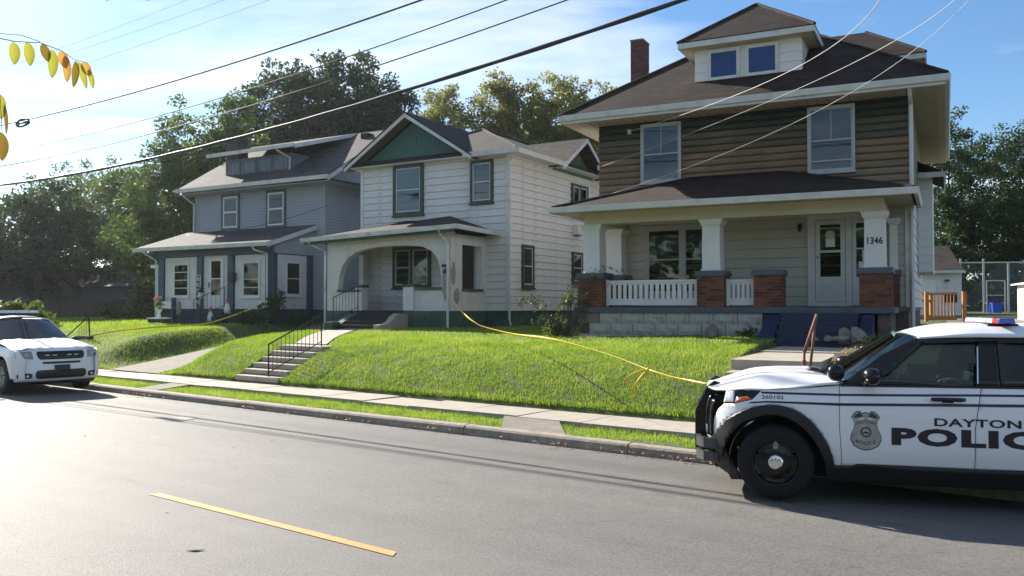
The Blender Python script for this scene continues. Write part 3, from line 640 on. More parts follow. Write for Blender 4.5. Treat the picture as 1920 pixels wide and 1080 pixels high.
sd_ = MB(); sd_.box(6.65, 6.74, -0.05, 0, 2.05, 4.17); sd_.box(6.98, 7.05, -0.05, 0, 2.05, 4.17); sd_.box(6.74, 6.98, -0.05, 0, 4.07, 4.17); sd_.box(6.74, 6.98, -0.05, 0, 2.05, 2.74); sd_.box(6.74, 6.98, -0.045, 0, 3.42, 3.46)
sl_ = A.add('sidelight', sd_, M['trim_grey']); MB().box(6.74, 6.98, -0.02, -0.01, 2.75, 4.06).build('recess', M['dark'], sl_); MB().box(6.74, 6.98, -0.04, -0.037, 2.74, 4.07).build('pane', M['glass'], sl_)
MB().box(6.75, 6.97, -0.030, -0.026, 3.48, 4.05).build('curtain', M['curtain'], sl_); MB().box(6.79, 6.97, -0.048, -0.042, 2.88, 3.12).box(6.88, 6.96, -0.048, -0.042, 3.13, 3.40).build('notice', M['paper'], sl_)
MB().box(6.80, 6.94, -0.056, -0.05, 2.42, 2.455).build('mail_slot', M['car_black'], sl_)
sc_ = MB().box(5.38, 5.46, -0.03, 0, 3.98, 4.12).tube([(5.42, -0.02, 4.05), (5.42, -0.10, 4.10)], 0.012).lathe([(0.001, 0.10), (0.02, 0.08), (0.065, 0.05), (0.055, 0.04), (0.045, -0.08), (0.02, -0.11), (0.001, -0.13)], (5.42, -0.11, 4.02), 'z', 8)
A.add('wall_lantern', sc_, M['iron'])
# porch floor, foundation blocks, piers, columns
q = MB(); q.box(0.18, 7.70, -2.27, -0.024, 1.86, 2.0); A.add('porch_floor', q, M['deck_blue'], bevel=0.01)
q = MB(); q.box(0.26, 4.95, -2.12, -0.1, 1.0, 1.858); q.box(7.35, 7.62, -2.12, -0.1, 1.0, 1.858); A.add('porch_base', q, M['block_dark'])
bm_ = []
for k in range(4):
    b = bmesh.new(); bmesh.ops.create_cube(b, size=1.0); bmesh.ops.subdivide_edges(b, edges=b.edges[:], cuts=2, use_grid_fill=True)
    for v in b.verts:
        v.co.x = (v.co.x+0.5)*0.565; v.co.z = (v.co.z+0.5)*0.268; fy = v.co.y < -0.4; v.co.y = v.co.y*0.12
        if fy: v.co.y -= (random.uniform(0.0, 0.035) if 0.02 < v.co.x < 0.55 and 0.02 < v.co.z < 0.25 else -0.01)
    me = bpy.data.meshes.new('block'); b.to_mesh(me); b.free(); me.materials.append(M['block'] if k else M['concrete_old']); bm_.append(me)
z = 1.05; k = 0
for z in (1.048, 1.322, 1.592):
    x = 0.27-(0.28 if k % 2 else 0)
    while x < 4.85:
        if x > 0.0: A.link('block', bm_[random.choice((0, 1, 1, 2, 2, 3, 3, 3))], (max(x, 0.27), -2.16, z))
        x += 0.578
    k += 1
def pier(u0, u1, v0=-2.2, z1=2.745, h0=2.0, bricks=True):
    c = MB(); c.box(u0+0.01, u1-0.01, v0+0.01, v0+(u1-u0)-0.01, h0, z1); o = A.add('brick_pier', c, M['mortar'])
    brick_wall(A, o, u0+0.002, u1-0.002, h0+0.003, z1, v0+0.004, 0.222, 0.0745, M['brick'], 1)
    brick_wall(A, o, v0+0.002, v0+u1-u0-0.002, h0+0.003, z1, u1-0.004, 0.222, 0.0745, M['brick'], 1, axis='y', joined=True)
    MB().box(u0-0.045, u1+0.045, v0-0.045, v0+u1-u0+0.045, z1, z1+0.13, 0.012).build('cap', M['deck_blue'], o)
def column(u0, u1, v0, z0=2.875, z1=4.13, number=False):
    c = MB(); w_ = u1-u0; c.box(u0-0.03, u1+0.03, v0-0.03, v0+w_+0.03, z0, z0+0.04); c.box(u0, u1, v0, v0+w_, z0+0.04, z1-0.17, 0.008)
    i = 0.0
    for a, b, zz, zt in ((-0.005, 0.03, z1-0.17, z1-0.11), (0.035, 0.05, z1-0.11, z1-0.05), (0.062, 0.062, z1-0.05, z1)):
        c.hexa([(u0-a, v0-a, zz), (u1+a, v0-a, zz), (u1+a, v0+w_+a, zz), (u0-a, v0+w_+a, zz)], [(u0-b, v0-b, zt), (u1+b, v0-b, zt), (u1+b, v0+w_+b, zt), (u0-b, v0+w_+b, zt)])
    o = A.add('porch_column', c, M['white_paint'], bevel=0.006)
    if number: text_mesh('house_number', '1346', u0+0.07, u1-0.055, 3.40, 3.56, M['iron'], lambda x, z: (x, v0-0.004, z), o, 0.02, 9).modifiers.new('solid', 'SOLIDIFY').thickness = 0.012
    return o
for a, b in ((0.24, 0.92), (3.34, 3.99), (4.68, 5.31), (6.98, 7.64)): pier(a, b)
column(0.345, 0.80, -2.09); column(3.44, 3.88, -2.09); column(7.08, 7.52, -2.09, number=True)
pier(0.33, 0.93, -0.66); column(0.42, 0.86, -0.60); column(7.50, 7.68, -0.30)
MB_b = MB().box(7.42, 7.72, -0.45, -0.03, 2.0, 2.76); A.add('brick_pilaster', MB_b, M['brick_dark']); A.add('pilaster_cap', MB().box(7.39, 7.76, -0.49, -0.026, 2.762, 2.89), M['deck_blue'])
# railing: balusters as parts
def balus(u0, u1, v, n, top, bot):
    r1 = MB(); r1.box(u0, u1, v-0.045, v+0.045, top-0.055, top); r1.box(u0, u1, v-0.02, v+0.02, top-0.11, top-0.055)
    r1.box(u0, u1, v-0.02, v+0.02, bot, bot+0.13); r1.box(u0, u1, v-0.035, v+0.035, bot+0.13, bot+0.165); r1.box(u0, u0+0.055, v-0.03, v+0.03, bot-0.03, top+0.02)
    o = A.add('railing', r1, M['white_paint'])
    me = MB().box(0, (u1-u0)/n*0.60, v-0.012, v+0.012, bot+0.16, top-0.10).mesh('baluster', M['white_paint'])
    for i in range(n): link('baluster', me, o, (u0+(u1-u0)*(i+0.22)/n, random.uniform(-0.004, 0.004), 0))
balus(0.935, 3.33, -1.95, 17, 2.68, 2.05); balus(4.0, 4.67, -1.95, 6, 2.66, 2.05)
# beam, ceiling, porch roof, gutter
q = MB(); q.box(0.40, 7.50, -2.12, -1.72, 4.13, 4.42); q.box(0.40, 0.80, -1.72, -0.03, 4.13, 4.42); q.box(7.12, 7.50, -1.72, -0.03, 4.13, 4.42); A.add('porch_beam', q, M['cream'], bevel=0.006)
q = MB(); q.box(-0.10, 8.05, -2.86, -0.024, 4.423, 4.44); A.add('porch_ceiling', q, M['soffit'])
c = [(-0.16, -2.93, 4.50), (8.12, -2.93, 4.50), (8.12, 0.0, 4.50), (-0.16, 0.0, 4.50)]; P_, Q_ = (2.6, -0.02, 5.45), (5.0, -0.02, 5.45)
q = MB(); q.quad(c[0], c[1], Q_, P_); q.quad(c[0], P_, c[3]); q.quad(c[1], c[2], Q_); q.box(-0.16, 8.12, -2.93, -0.02, 4.44, 4.498)
pr = A.add('porch_roof', q, M['shingle_brown']); MB().tube([(c[0][0], c[0][1], c[0][2]+0.01), (P_[0], P_[1], P_[2]+0.01)], 0.045).tube([(c[1][0], c[1][1], c[1][2]+0.01), (Q_[0], Q_[1], Q_[2]+0.01)], 0.045).tube([(2.6, -0.06, 5.46), (5.0, -0.06, 5.46)], 0.035).build('ridge_cap', M['shingle_brown'], pr)
def gutter(H, pts, h=0.12, d=0.10, m=None, name='gutter'):
    q = MB()
    for p, r in zip(pts, pts[1:]):
        p, r = Vector(p), Vector(r); t = (r-p).normalized(); n = Vector((t.y, -t.x, 0))
        a0, a1 = p+n*d, r+n*d+t*(d if (r-p).length > 0 else 0)
        lo = Vector((0, 0, -h)); i = n*-0.02
        q.hexa([p+lo, r+lo+t*d*0.0, r+n*d*0.75+lo+t*d*0.75, p+n*d*0.75+lo], [p, r, a1, a0])
        q.hexa([a0, a1, a1-n*0.012, a0-n*0.012], [a0+Vector((0, 0, 0.02)), a1+Vector((0, 0, 0.02)), a1-n*0.012+Vector((0, 0, 0.02)), a0-n*0.012+Vector((0, 0, 0.02))])
    return H.add(name, q, m or M['gutter'])
gutter(A, [(-0.16, 0, 4.49), (-0.16, -2.93, 4.49), (8.12, -2.93, 4.49), (8.12, 0, 4.49)])
# main soffit, eave, roof
q = MB(); q.box(-0.78, 8.72, -0.78, 11.08, 7.10, 7.125); A.add('soffit', q, M['soffit'])
sl2 = MB()
for k in range(46): v = -0.6+k*0.25; sl2.box(7.98, 8.56, v, v+0.012, 7.094, 7.101)
for k in range(36): u = -0.6+k*0.25; sl2.box(u, u+0.012, -0.66, -0.04, 7.094, 7.101)
o = A.add('soffit_groove', sl2, M['log_tan']); o['kind'] = 'stuff'
q = MB(); q.box(-0.80, 8.74, -0.80, -0.775, 7.10, 7.27); q.box(-0.80, 8.74, 11.075, 11.10, 7.10, 7.27); q.box(-0.80, -0.775, -0.775, 11.075, 7.10, 7.27); q.box(8.715, 8.74, -0.775, 11.075, 7.10, 7.27); A.add('fascia', q, M['trim_grey'])
gutter(A, [(-0.80, 11.1, 7.30), (-0.80, -0.80, 7.30), (8.74, -0.80, 7.30), (8.74, 11.1, 7.30)], 0.13, 0.11)
hip(A, -0.84, 8.78, -0.84, 11.14, 7.33, 0.70, M['shingle_brown'])
q = MB(); q.box(1.95, 2.28, -0.0, 0.26, 0, 0.02); o = A.add('loose_shingle', q, M['trim_grey'], (0.05, 0.05, 8.06)); o.rotation_euler = (R(35), 0, R(20))
# dormers
def dormer_parts(u0, u1, v0, rot, ax, ay, z0, z1, ov, dep, wins):
    loc = (ax, ay, 0); q = MB(); q.box(u0, u1, v0, v0+dep, z0-0.4, z1); base = A.add('dormer', q, M['white_paint'], loc, R(rot))
    for k, z in enumerate(np.arange(z0-0.4, z1-0.04, 0.25)):
        link('siding_board', board_mesh('siding_board', u1-u0, min(0.247, z1-z), 0.02, M['white_paint']), base, (u0, v0, z))
        link('siding_board', board_mesh('siding_board', dep, min(0.247, z1-z), 0.02, M['white_paint']), base, (u1, v0, z), R(90))
    a, b, c_, d_ = u0-ov, u1+ov, v0-ov, v0+dep
    MB().box(a+0.02, b-0.02, c_+0.02, d_, z1, z1+0.02).build('soffit', M['soffit'], base)
    f = MB(); f.box(a-0.05, b+0.05, c_-0.05, c_, z1, z1+0.15); f.box(a-0.05, a, c_, d_, z1, z1+0.15); f.box(b, b+0.05, c_, d_, z1, z1+0.15); f.build('gutter', M['gutter'], base)
    h = (b-a+0.1)/2; zc = z1+0.17; A_, B_, C_, D_ = (a-0.06, c_-0.06, zc), (b+0.06, c_-0.06, zc), (b+0.06, d_, zc), (a-0.06, d_, zc); pk = ((a+b)/2, c_-0.06+h, zc+h*0.76); bk = ((a+b)/2, d_+2.0, zc+h*0.76)
    r = MB(); r.quad(A_, B_, pk); r.quad(B_, C_, (b+0.06, d_+2, zc), bk, pk); r.quad(D_, A_, pk, bk, (a-0.06, d_+2, zc)); r.quad((a-0.06, c_-0.06, zc-0.02), (b+0.06, c_-0.06, zc-0.02), (b+0.06, d_+2, zc-0.02), (a-0.06, d_+2, zc-0.02))
    ro_ = r.build('dormer_roof', M['shingle_brown'], base)
    MB().tube([A_, pk], 0.045).tube([B_, pk], 0.045).build('ridge_cap', M['shingle_brown'], base)
    return base
dormer_parts(2.66, 5.44, 0.30, 0, 0, 0, 8.02, 8.98, 0.32, 2.4, 1)
for uu in (3.02, 4.02): window(A, uu, 0.28, 8.10, 0.86, 0.83, mt=M['trim_grey'], trim=0.055, rail=(), cover=M['curtain_blue'], depth=0.06, sill=False, pane=M['clear_pane'])
dormer_parts(4.55, 7.0, 0.0, 90, 7.78, 0, 8.1, 9.05, 0.42, 2.4, 1)
# bay on the right wall
q = MB(); q.box(7.96, 8.36, 5.6, 8.6, 3.04, 5.85); by = A.add('bay', q, M['white_siding'])
for z in np.arange(3.06, 5.8, 0.247): link('siding_board', board_mesh('siding_board', 0.38, 0.244, 0.02, M['white_siding']), by, (7.975, 5.6, z))
MB().slab([(7.96, 5.2, 6.30), (8.70, 5.2, 5.95), (8.70, 9.0, 5.95), (7.96, 9.0, 6.30)], 0.04).build('bay_roof', M['shingle_brown'], by); MB().box(7.97, 8.72, 5.16, 5.21, 5.80, 5.95).box(8.67, 8.72, 5.21, 9.0, 5.80, 5.94).build('fascia', M['gutter'], by)
# chimney
q = MB(); q.box(-0.62, -0.20, 4.5, 5.15, 7.2, 10.88); ch = A.add('chimney', q, M['mortar'])
brick_wall(A, ch, -0.62, -0.20, 8.4, 10.88, 4.497, 0.205, 0.078, M['brick_dark'], 1)
brick_wall(A, ch, 4.5, 5.15, 8.4, 10.88, -0.197, 0.215, 0.078, M['brick_dark'], 1, axis='y', joined=True)
MB().box(-0.64, -0.18, 4.48, 5.17, 10.88, 10.93).build('chimney_cap', M['concrete_old'], ch)
# downspout at the right corner
downspout(A, [(7.99, -0.75, 7.1), (7.99, -0.62, 6.98), (7.99, -0.09, 6.85), (7.99, -0.09, 1.55), (8.10, -0.30, 1.42)], 0.05, M['trim_grey'])
# steps of the right-hand house
q = MB()
for k in range(4): q.box(5.36, 6.98, -2.28-0.29*(k+1), -2.28-0.29*k, 1.0, 1.86-0.185*k); q.box(5.34, 7.0, -2.30-0.29*(k+1), -2.275-0.29*k, 1.82-0.185*k, 1.862-0.185*k)
A.add('front_steps', q, M['step_blue'])
def cheek(u0, u1, name='step_cheek', broken=False):
    z1 = 1.84; q = MB(); v0, v1, vm = -2.29, -3.35, -2.65
    if broken: q.hexa([(u0, v0, 1.0), (u1, v0, 1.0), (u1, -2.95, 1.0), (u0, -2.95, 1.0)], [(u0, v0, z1), (u1, v0, z1), (u1, -2.85, 1.45), (u0, -2.85, 1.45)])
    else: q.hexa([(u0, v0, 1.0), (u1, v0, 1.0), (u1, v1, 1.0), (u0, v1, 1.0)], [(u0, v0, z1), (u1, v0, z1), (u1, v1, 1.38), (u0, v1, 1.38)])
    return A.add(name, q, M['cheek_blue'], bevel=0.012)
cheek(5.0, 5.34); cheek(7.02, 7.30, broken=True)
# walk and entrance steps: slabs
wk = thing('front_walk', 'concrete slabs and broad steps leading up to the blue porch stairs', None, (H3.o.x, H3.o.y, 0), 27, kind='structure')
MB().box(5.48, 6.92, -8.16, -5.60, 0.9, 1.13).build('slab', M['concrete'], wk, bevel=0.012); MB().box(5.48, 6.92, -5.585, -3.40, 0.9, 1.155).build('slab', M['concrete'], wk, bevel=0.012)
for k in range(5):
    a = -8.17-(0 if k == 0 else 0.58+0.3*(k-1)); b = a-(0.58 if k == 0 else 0.3)
    MB().box(5.50, 6.86, b, a+0.02, -0.1, 0.955-0.16*k).build('step', M['concrete'], wk, bevel=0.015)
# rusty handrail beside that walk
hr = thing('handrail', 'rusty bent pipe handrail beside the concrete steps near the white police car', 'handrail', H3.w(6.74, -8.75, 0.95), 27)
MB().tube([(0, 0, -0.3), (0, 0, 0.36)], 0.022, 8).build('post', M['rust'], hr, True); MB().tube([(0.02, 0.42, 0), (0.10, 0.52, 0.82)], 0.022, 8).build('post', M['rust'], hr, True)
MB().tube([(0, 0, 0.34), (0.12, 0.55, 0.93)], 0.026, 8).build('rail', M['rust'], hr, True); MB().tube([(0, 0, -0.12), (0.03, 0.43, 0.05)], 0.018, 8).build('lower_rail', M['rust'], hr, True)
MB().lathe([(0.03, -0.03), (0.034, 0), (0.03, 0.03)], (0, 0, 0.20), n=10).build('collar', M['rust'], hr, True)

# ================================================================== middle house (white, green gable)
B = House(H2, 'house', 'white sided house with dark green front gable and arched stucco porch', 1.28)
W2, D2 = 6.37, 9.5
B.add('wall', MB().box(0.01, W2-0.01, 0.01, D2, 1.9, 7.10), M['recess'])
B.add('foundation', MB().box(0.05, W2-0.04, 0.04, D2-0.05, 1.0, 1.9), M['base_green'])
courses(B, W2, 1.88, 7.14, 0.245, 0.030, M['white_siding'], (0, 0), 0)
courses(B, D2, 1.88, 7.14, 0.245, 0.030, M['white_siding'], (W2, 0), 90)
courses(B, D2, 1.88, 7.10, 0.245, 0.024, M['white_siding'], (0, D2), -90, joined=True)
B.add('corner_board', MB().box(W2-0.09, W2+0.04, -0.045, 0.09, 1.88, 7.1), M['white_siding']); B.add('corner_board', MB().box(-0.03, 0.09, -0.045, 0.0, 1.88, 7.1), M['white_siding'])
gp = dict(mt=M['green_paint'], ms=M['trim_grey'])
window(B, 1.52, 0, 5.28, 1.36, 1.84, trim=0.14, depth=0.09, rail=(0.5,), cover=M['curtain'], cov=(0.5, 1), **gp)
window(B, 4.87, 0, 5.52, 0.92, 1.46, trim=0.10, depth=0.09, rail=(0.5,), cover=M['curtain'], cov=(0.0, 1), **gp)
window(B, 1.50, 0, 2.68, 1.70, 1.48, trim=0.13, depth=0.08, rail=(0.5,), double=True, cover=M['blind'], cov=(0, 1), **gp)
window(B, W2, 0.80, 2.68, 0.80, 1.46, 90, trim=0.10, depth=0.09, rail=(0.5,), cover=M['curtain'], cov=(0.55, 1), **gp)
window(B, W2, 4.55, 2.9, 0.9, 1.2, 90, trim=0.10, depth=0.09, rail=(0.5,), **gp)
window(B, W2, 4.50, 5.50, 1.40, 1.20, 90, trim=0.10, depth=0.09, rail=(), double=True, cover=M['curtain'], cov=(0.4, 1), **gp)
B.add('air_conditioner', MB().box(W2, W2+0.25, 4.65, 5.25, 4.75, 5.12), M['trim_grey'])
# front gable
gb = MB(); gb.hexa([(-0.02, 0.005, 7.12), (4.74, 0.005, 7.12), (2.38, 0.005, 8.58)], [(-0.02, -0.05, 7.12), (4.74, -0.05, 7.12), (2.38, -0.05, 8.58)])
go = B.add('gable', gb, M['gable_green'])
for z in np.arange(7.16, 8.4, 0.13):
    a = (z+0.13-7.12)/(8.58-7.12); link('siding_board', board_mesh('siding_board', 4.76*(1-a)-0.1, 0.13, 0.02, M['gable_green']), go, (-0.02+2.4*a+0.05, -0.05, z))
MB().box(2.18, 2.58, -0.085, -0.05, 7.75, 8.05).build('gable_vent', M['gable_green'], go)
rk = MB()
for x0, z0 in ((-0.42, 6.98), (5.18, 6.98)):
    rk.hexa([(x0, -0.52, z0), (2.38, -0.52, 8.70), (2.38, -0.48, 8.70), (x0, -0.48, z0)], [(x0, -0.52, z0+0.16), (2.38, -0.52, 8.86), (2.38, -0.48, 8.86), (x0, -0.48, z0+0.16)])
B.add('bargeboard', rk, M['gutter'])
B.add('gable_soffit', MB().slab([(-0.42, -0.48, 7.03), (2.38, -0.48, 8.75), (2.38, 0, 8.75), (-0.42, 0, 7.03)], 0.02).slab([(5.18, -0.48, 7.03), (2.38, -0.48, 8.75), (2.38, 0, 8.75), (5.18, 0, 7.03)], 0.02), M['log_mix'])
q = MB(); q.slab([(-0.45, -0.54, 7.14), (2.38, -0.54, 8.90), (2.38, 9.9, 8.90), (-0.45, 9.9, 7.14)], 0.05); q.slab([(5.20, -0.54, 7.14), (2.38, -0.54, 8.90), (2.38, 4.5, 8.90), (5.20, 4.5, 7.14)], 0.05)
B.add('gable_roof', q, M['shingle_dark'])
hip(B, -0.45, 6.92, -0.42, 9.9, 7.20, 0.44, M['shingle_dark'])
B.add('soffit', MB().box(-0.40, 6.86, -0.38, 9.85, 7.10, 7.13), M['trim_grey'])
gutter(B, [(4.85, -0.42, 7.19), (6.92, -0.42, 7.19), (6.92, 3.0, 7.19)], 0.14, 0.10)
B.add('fascia', MB().box(6.89, 6.93, 5.9, 9.9, 7.04, 7.18).box(4.8, 6.9, -0.42, -0.40, 7.04, 7.18), M['trim_grey'])
# cross gable on the right side
xg = MB(); xg.hexa([(W2+0.02, 3.0, 7.0), (W2+0.02, 6.4, 7.0), (W2+0.02, 4.7, 8.15)], [(W2+0.07, 3.0, 7.0), (W2+0.07, 6.4, 7.0), (W2+0.07, 4.7, 8.15)])
xo = B.add('side_gable', xg, M['gable_worn']); MB().box(W2+0.06, W2+0.10, 4.5, 4.9, 7.45, 7.80).build('gable_vent', M['green_paint'], xo)
q = MB(); q.slab([(6.98, 2.75, 7.10), (6.98, 4.7, 8.36), (2.4, 4.7, 8.36), (2.4, 2.75, 7.10)], 0.06); q.slab([(6.98, 6.65, 7.10), (6.98, 4.7, 8.36), (2.4, 4.7, 8.36), (2.4, 6.65, 7.10)], 0.06); B.add('side_roof', q, M['shingle_worn'])
q = MB()
for v0 in (2.75, 6.65): q.hexa([(6.98, v0, 6.93), (6.98, 4.7, 8.19), (7.01, 4.7, 8.19), (7.01, v0, 6.93)], [(6.98, v0, 7.09), (6.98, 4.7, 8.35), (7.01, 4.7, 8.35), (7.01, v0, 7.09)])
B.add('bargeboard', q, M['gutter'])
downspout(B, [(6.75, -0.40, 7.02), (6.48, -0.12, 6.85), (6.46, -0.10, 1.6), (6.60, -0.25, 1.42)], 0.042)
# stucco porch: front wall with an arch, side wall with an opening
def wall_with_hole(outer, hole, th, at, name, m, rotz=0, H=B):
    bm = bmesh.new()
    def ring(pts): vs = [bm.verts.new((x, 0, z)) for x, z in pts]; return [bm.edges.new((vs[i], vs[(i+1) % len(vs)])) for i in range(len(vs))]
    e = ring(outer)+(ring(hole) if hole else [])
    bmesh.ops.triangle_fill(bm, use_beauty=True, use_dissolve=False, edges=e)
    r = bmesh.ops.extrude_face_region(bm, geom=bm.faces[:]); vs = [v for v in r['geom'] if isinstance(v, bmesh.types.BMVert)]
    for v in vs: v.co.y += th
    bmesh.ops.recalc_face_normals(bm, faces=bm.faces); me = bpy.data.meshes.new(name); bm.to_mesh(me); bm.free(); me.materials.append(m)
    return H.link(name, me, (at[0], at[1], 0), R(rotz))
arch = [(1.78, 1.90), (1.78, 2.52), (0.72, 2.52), (0.76, 3.05), (0.90, 3.40), (1.15, 3.68), (1.50, 3.87), (2.0, 3.98), (2.6, 4.03), (3.2, 4.04), (3.8, 4.02), (4.35, 3.96), (4.72, 3.80), (4.95, 3.55), (5.06, 3.2), (5.10, 2.85), (5.10, 2.55), (3.60, 2.55), (3.60, 1.90)]
# one outline: up the left jamb, round the arch and down (opening reaches the floor between 1.78 and 3.60)
outer = [(0.22, 1.88), (1.78, 1.88)]+arch[1:-1]+[(3.60, 1.88), (5.48, 1.88), (5.48, 4.40), (0.22, 4.25)]
wall_with_hole(outer, None, 0.24, (0, -2.05), 'porch_wall', M['stucco'])
wall_with_hole([(0.245, 1.88), (2.03, 1.88), (2.03, 4.35), (0.245, 4.35)], [(0.62, 2.60), (1.78, 2.60), (1.78, 4.02), (0.62, 4.02)], 0.22, (5.48, -2.05), 'porch_wall', M['stucco'], 90)
wall_with_hole([(0.02, 1.88), (1.81, 1.88), (1.81, 4.25), (0.02, 4.25)], [(0.4, 2.60), (1.5, 2.60), (1.5, 3.9), (0.4, 3.9)], 0.2, (0.22, -0.0), 'porch_wall', M['stucco'], -90)
B.add('coping', MB().box(0.70, 1.80, -2.10, -1.77, 2.52, 2.60).box(3.56, 4.07, -2.14, -1.75, 2.66, 2.76).box(4.06, 5.12, -2.10, -1.77, 2.55, 2.64).box(1.48, 1.86, -2.12, -1.75, 2.66, 2.76), M['base_green'], bevel=0.01)
B.add('low_pier', MB().box(3.60, 4.03, -2.11, -1.80, 1.9, 2.66), M['stucco']); B.add('low_pier', MB().box(1.50, 1.82, -2.09, -1.78, 1.9, 2.66), M['stucco'])
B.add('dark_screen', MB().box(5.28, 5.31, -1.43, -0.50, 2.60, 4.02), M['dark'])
B.add('coping', MB().box(5.22, 5.53, -1.45, -0.25, 2.52, 2.60), M['base_green'])
# bare patches on the corner
def blot(name, cx, cz, w, h, at, rotz, m):
    n = 14; pts = [(cx+w*math.cos(2*math.pi*i/n)*random.uniform(0.75, 1.1), -0.004, cz+h*math.sin(2*math.pi*i/n)*random.uniform(0.8, 1.1)) for i in range(n)]
    q = MB(); q.hexa([(x, 0.003, z) for x, y, z in pts], pts); B.add(name, q, m, (at[0], at[1], 0), R(rotz))
blot('bare_stucco', 5.27, 2.75, 0.16, 0.55, (0, -2.053), 0, M['stucco_bare']); blot('bare_stucco', 0.12, 3.1, 0.14, 0.42, (5.483, -2.05), 90, M['stucco_bare']); blot('bare_stucco', 0.30, 2.35, 0.16, 0.28, (5.483, -2.05), 90, M['stucco_bare'])
B.add('porch_base', MB().box(0.20, 1.30, -2.09, 0, 1.0, 1.88).box(3.62, 5.50, -2.09, 0.0, 1.0, 1.88), M['base_green'])
B.add('porch_floor', MB().box(0.25, 5.45, -2.0, -0.02, 1.78, 1.885), M['black_steps'])
B.add('porch_ceiling', MB().box(0.25, 5.46, -2.04, -0.02, 4.22, 4.25), M['cream'])
c = [(-0.55, -2.50, 4.36), (5.98, -2.50, 4.55), (5.98, -0.03, 4.50), (-0.55, -0.03, 4.36)]; P_, Q_ = (1.6, -0.03, 5.02), (4.0, -0.03, 5.16)
q = MB(); q.quad(c[0], c[1], Q_, P_); q.quad(c[0], P_, c[3]); q.quad(c[1], c[2], Q_); q.quad(*[(x, y, z-0.09) for x, y, z in c]); 
for i in range(4): a, b = c[i], c[(i+1) % 4]; q.quad((a[0], a[1], a[2]-0.09), (b[0], b[1], b[2]-0.09), b, a)
po = B.add('porch_roof', q, M['shingle_dark'])
lp = MB()
for k in range(16):
    u = random.uniform(2.0, 4.3); f = random.uniform(0.6, 0.97); z = 4.45+0.6*f; v = -2.5+2.4*f; lp.box(u, u+random.uniform(0.15, 0.5), v-0.05, v+0.12, z-0.02, z+random.uniform(0.03, 0.07))
lp.build('lifted_shingles', M['shingle_dark'], po)['kind'] = 'stuff'
gutter(B, [(-0.55, -2.52, 4.37), (5.98, -2.52, 4.56), (6.0, -0.1, 4.50)], 0.12, 0.09)
B.add('porch_fascia', MB().hexa([(-0.5, -2.46, 4.16), (5.9, -2.46, 4.34), (5.9, -2.43, 4.34), (-0.5, -2.43, 4.16)], [(-0.5, -2.46, 4.28), (5.9, -2.46, 4.46), (5.9, -2.43, 4.46), (-0.5, -2.43, 4.28)]), M['base_green'])
downspout(B, [(5.30, -2.5, 4.45), (5.32, -2.35, 4.25), (5.40, -2.12, 4.0), (5.40, -2.12, 1.28)], 0.045, M['trim_grey'])
downspout(B, [(-0.30, -2.5, 4.28), (-0.1, -2.3, 4.1), (0.14, -2.08, 3.95), (0.14, -2.08, 1.3)], 0.04)
lt = MB().box(5.14, 5.36, -2.10, -2.05, 3.28, 3.36).box(5.18, 5.32, -2.09, -2.05, 3.08, 3.2); B.add('number_plate', lt, M['iron'])
# steps, cheeks and iron rail of the middle house
q = MB()
for k in range(5): q.box(1.84, 3.52, -2.12-0.28*(k+1), -2.10-0.28*k, 1.0, 1.80-0.125*k)
B.add('front_steps', q, M['black_steps'])
ck = MB(); pts = [(-2.10, 1.78), (-2.55, 1.80), (-2.75, 1.72), (-2.95, 1.55), (-3.2, 1.46), (-3.55, 1.45), (-3.55, 1.0), (-2.10, 1.0)]
ck.hexa([(3.56, v, z) for v, z in pts], [(3.82, v, z) for v, z in pts]); B.add('step_cheek', ck, M['concrete'], bevel=0.015)
B.add('step_cheek', MB().box(1.50, 1.80, -3.55, -3.1, 1.0, 1.52).hexa([(1.5, -3.1, 1.0), (1.8, -3.1, 1.0), (1.8, -2.1, 1.0), (1.5, -2.1, 1.0)], [(1.5, -3.1, 1.45), (1.8, -3.1, 1.45), (1.8, -2.1, 1.85), (1.5, -2.1, 1.85)]), M['base_green'], bevel=0.015)
def iron_rail(root, p0, p1, h, n, m, post=0.016, bal=0.008, lower=True, ends=True):
    p0, p1 = Vector(p0), Vector(p1); up = Vector((0, 0, h))
    MB().tube([p0+up, p1+up], post*0.95, 6).build('rail', m, root)
    if lower: lo = Vector((0, 0, 0.10)); MB().tube([p0+lo, p1+lo], post*0.7, 6).build('lower_rail', m, root)
    for p in (p0, p1): MB().tube([p-Vector((0, 0, 0.12)), p+up], post, 6).build('post', m, root)
    d = p1-p0; me = MB().tube([(0, 0, 0.10), (0, 0, h)], bal, 5).mesh('baluster', m)
    for i in range(1, n): link('baluster', me, root, p0+d*(i/n))
ir = thing('stair_railing', 'black iron railing on the porch steps of the white arched porch', 'railing', (*H2.w(1.66, -3.3)[:2], 1.5), 31)
iron_rail(ir, (0, 0, 0), (0, 1.2, 0.40), 0.82, 8, M['iron'])

# ================================================================== left house (grey)
C_ = House(H1, 'house', 'grey sided house with a wide shed dormer and enclosed porch with slate blue posts', 1.33)
C_.add('wall', MB().box(-7.75, -0.01, 0.01, 8.2, 1.9, 7.15), M['recess']); C_.add('foundation', MB().box(-7.72, -0.04, 0.04, 8.1, 1.0, 1.9), M['blue_base'])
courses(C_, 7.76, 1.9, 7.2, 0.125, 0.022, M['grey_siding'], (-7.76, 0), 0, joined=True); courses(C_, 8.2, 1.9, 7.2, 0.125, 0.022, M['grey_siding'], (0, 0), 90, joined=True)
C_.add('corner_board', MB().box(-0.08, 0.03, -0.03, 0.07, 1.9, 7.15).box(-7.79, -7.68, -0.03, 0, 1.9, 7.15), M['grey_siding'])
bt = dict(trim=0.10, depth=0.07)
window(C_, -6.05, 0, 5.42, 1.12, 1.58, mt=M['blue_trim'], ms=M['white_paint'], rail=(0.5,), cover=M['curtain'], cov=(0.5, 1), sw=0.075, **bt)
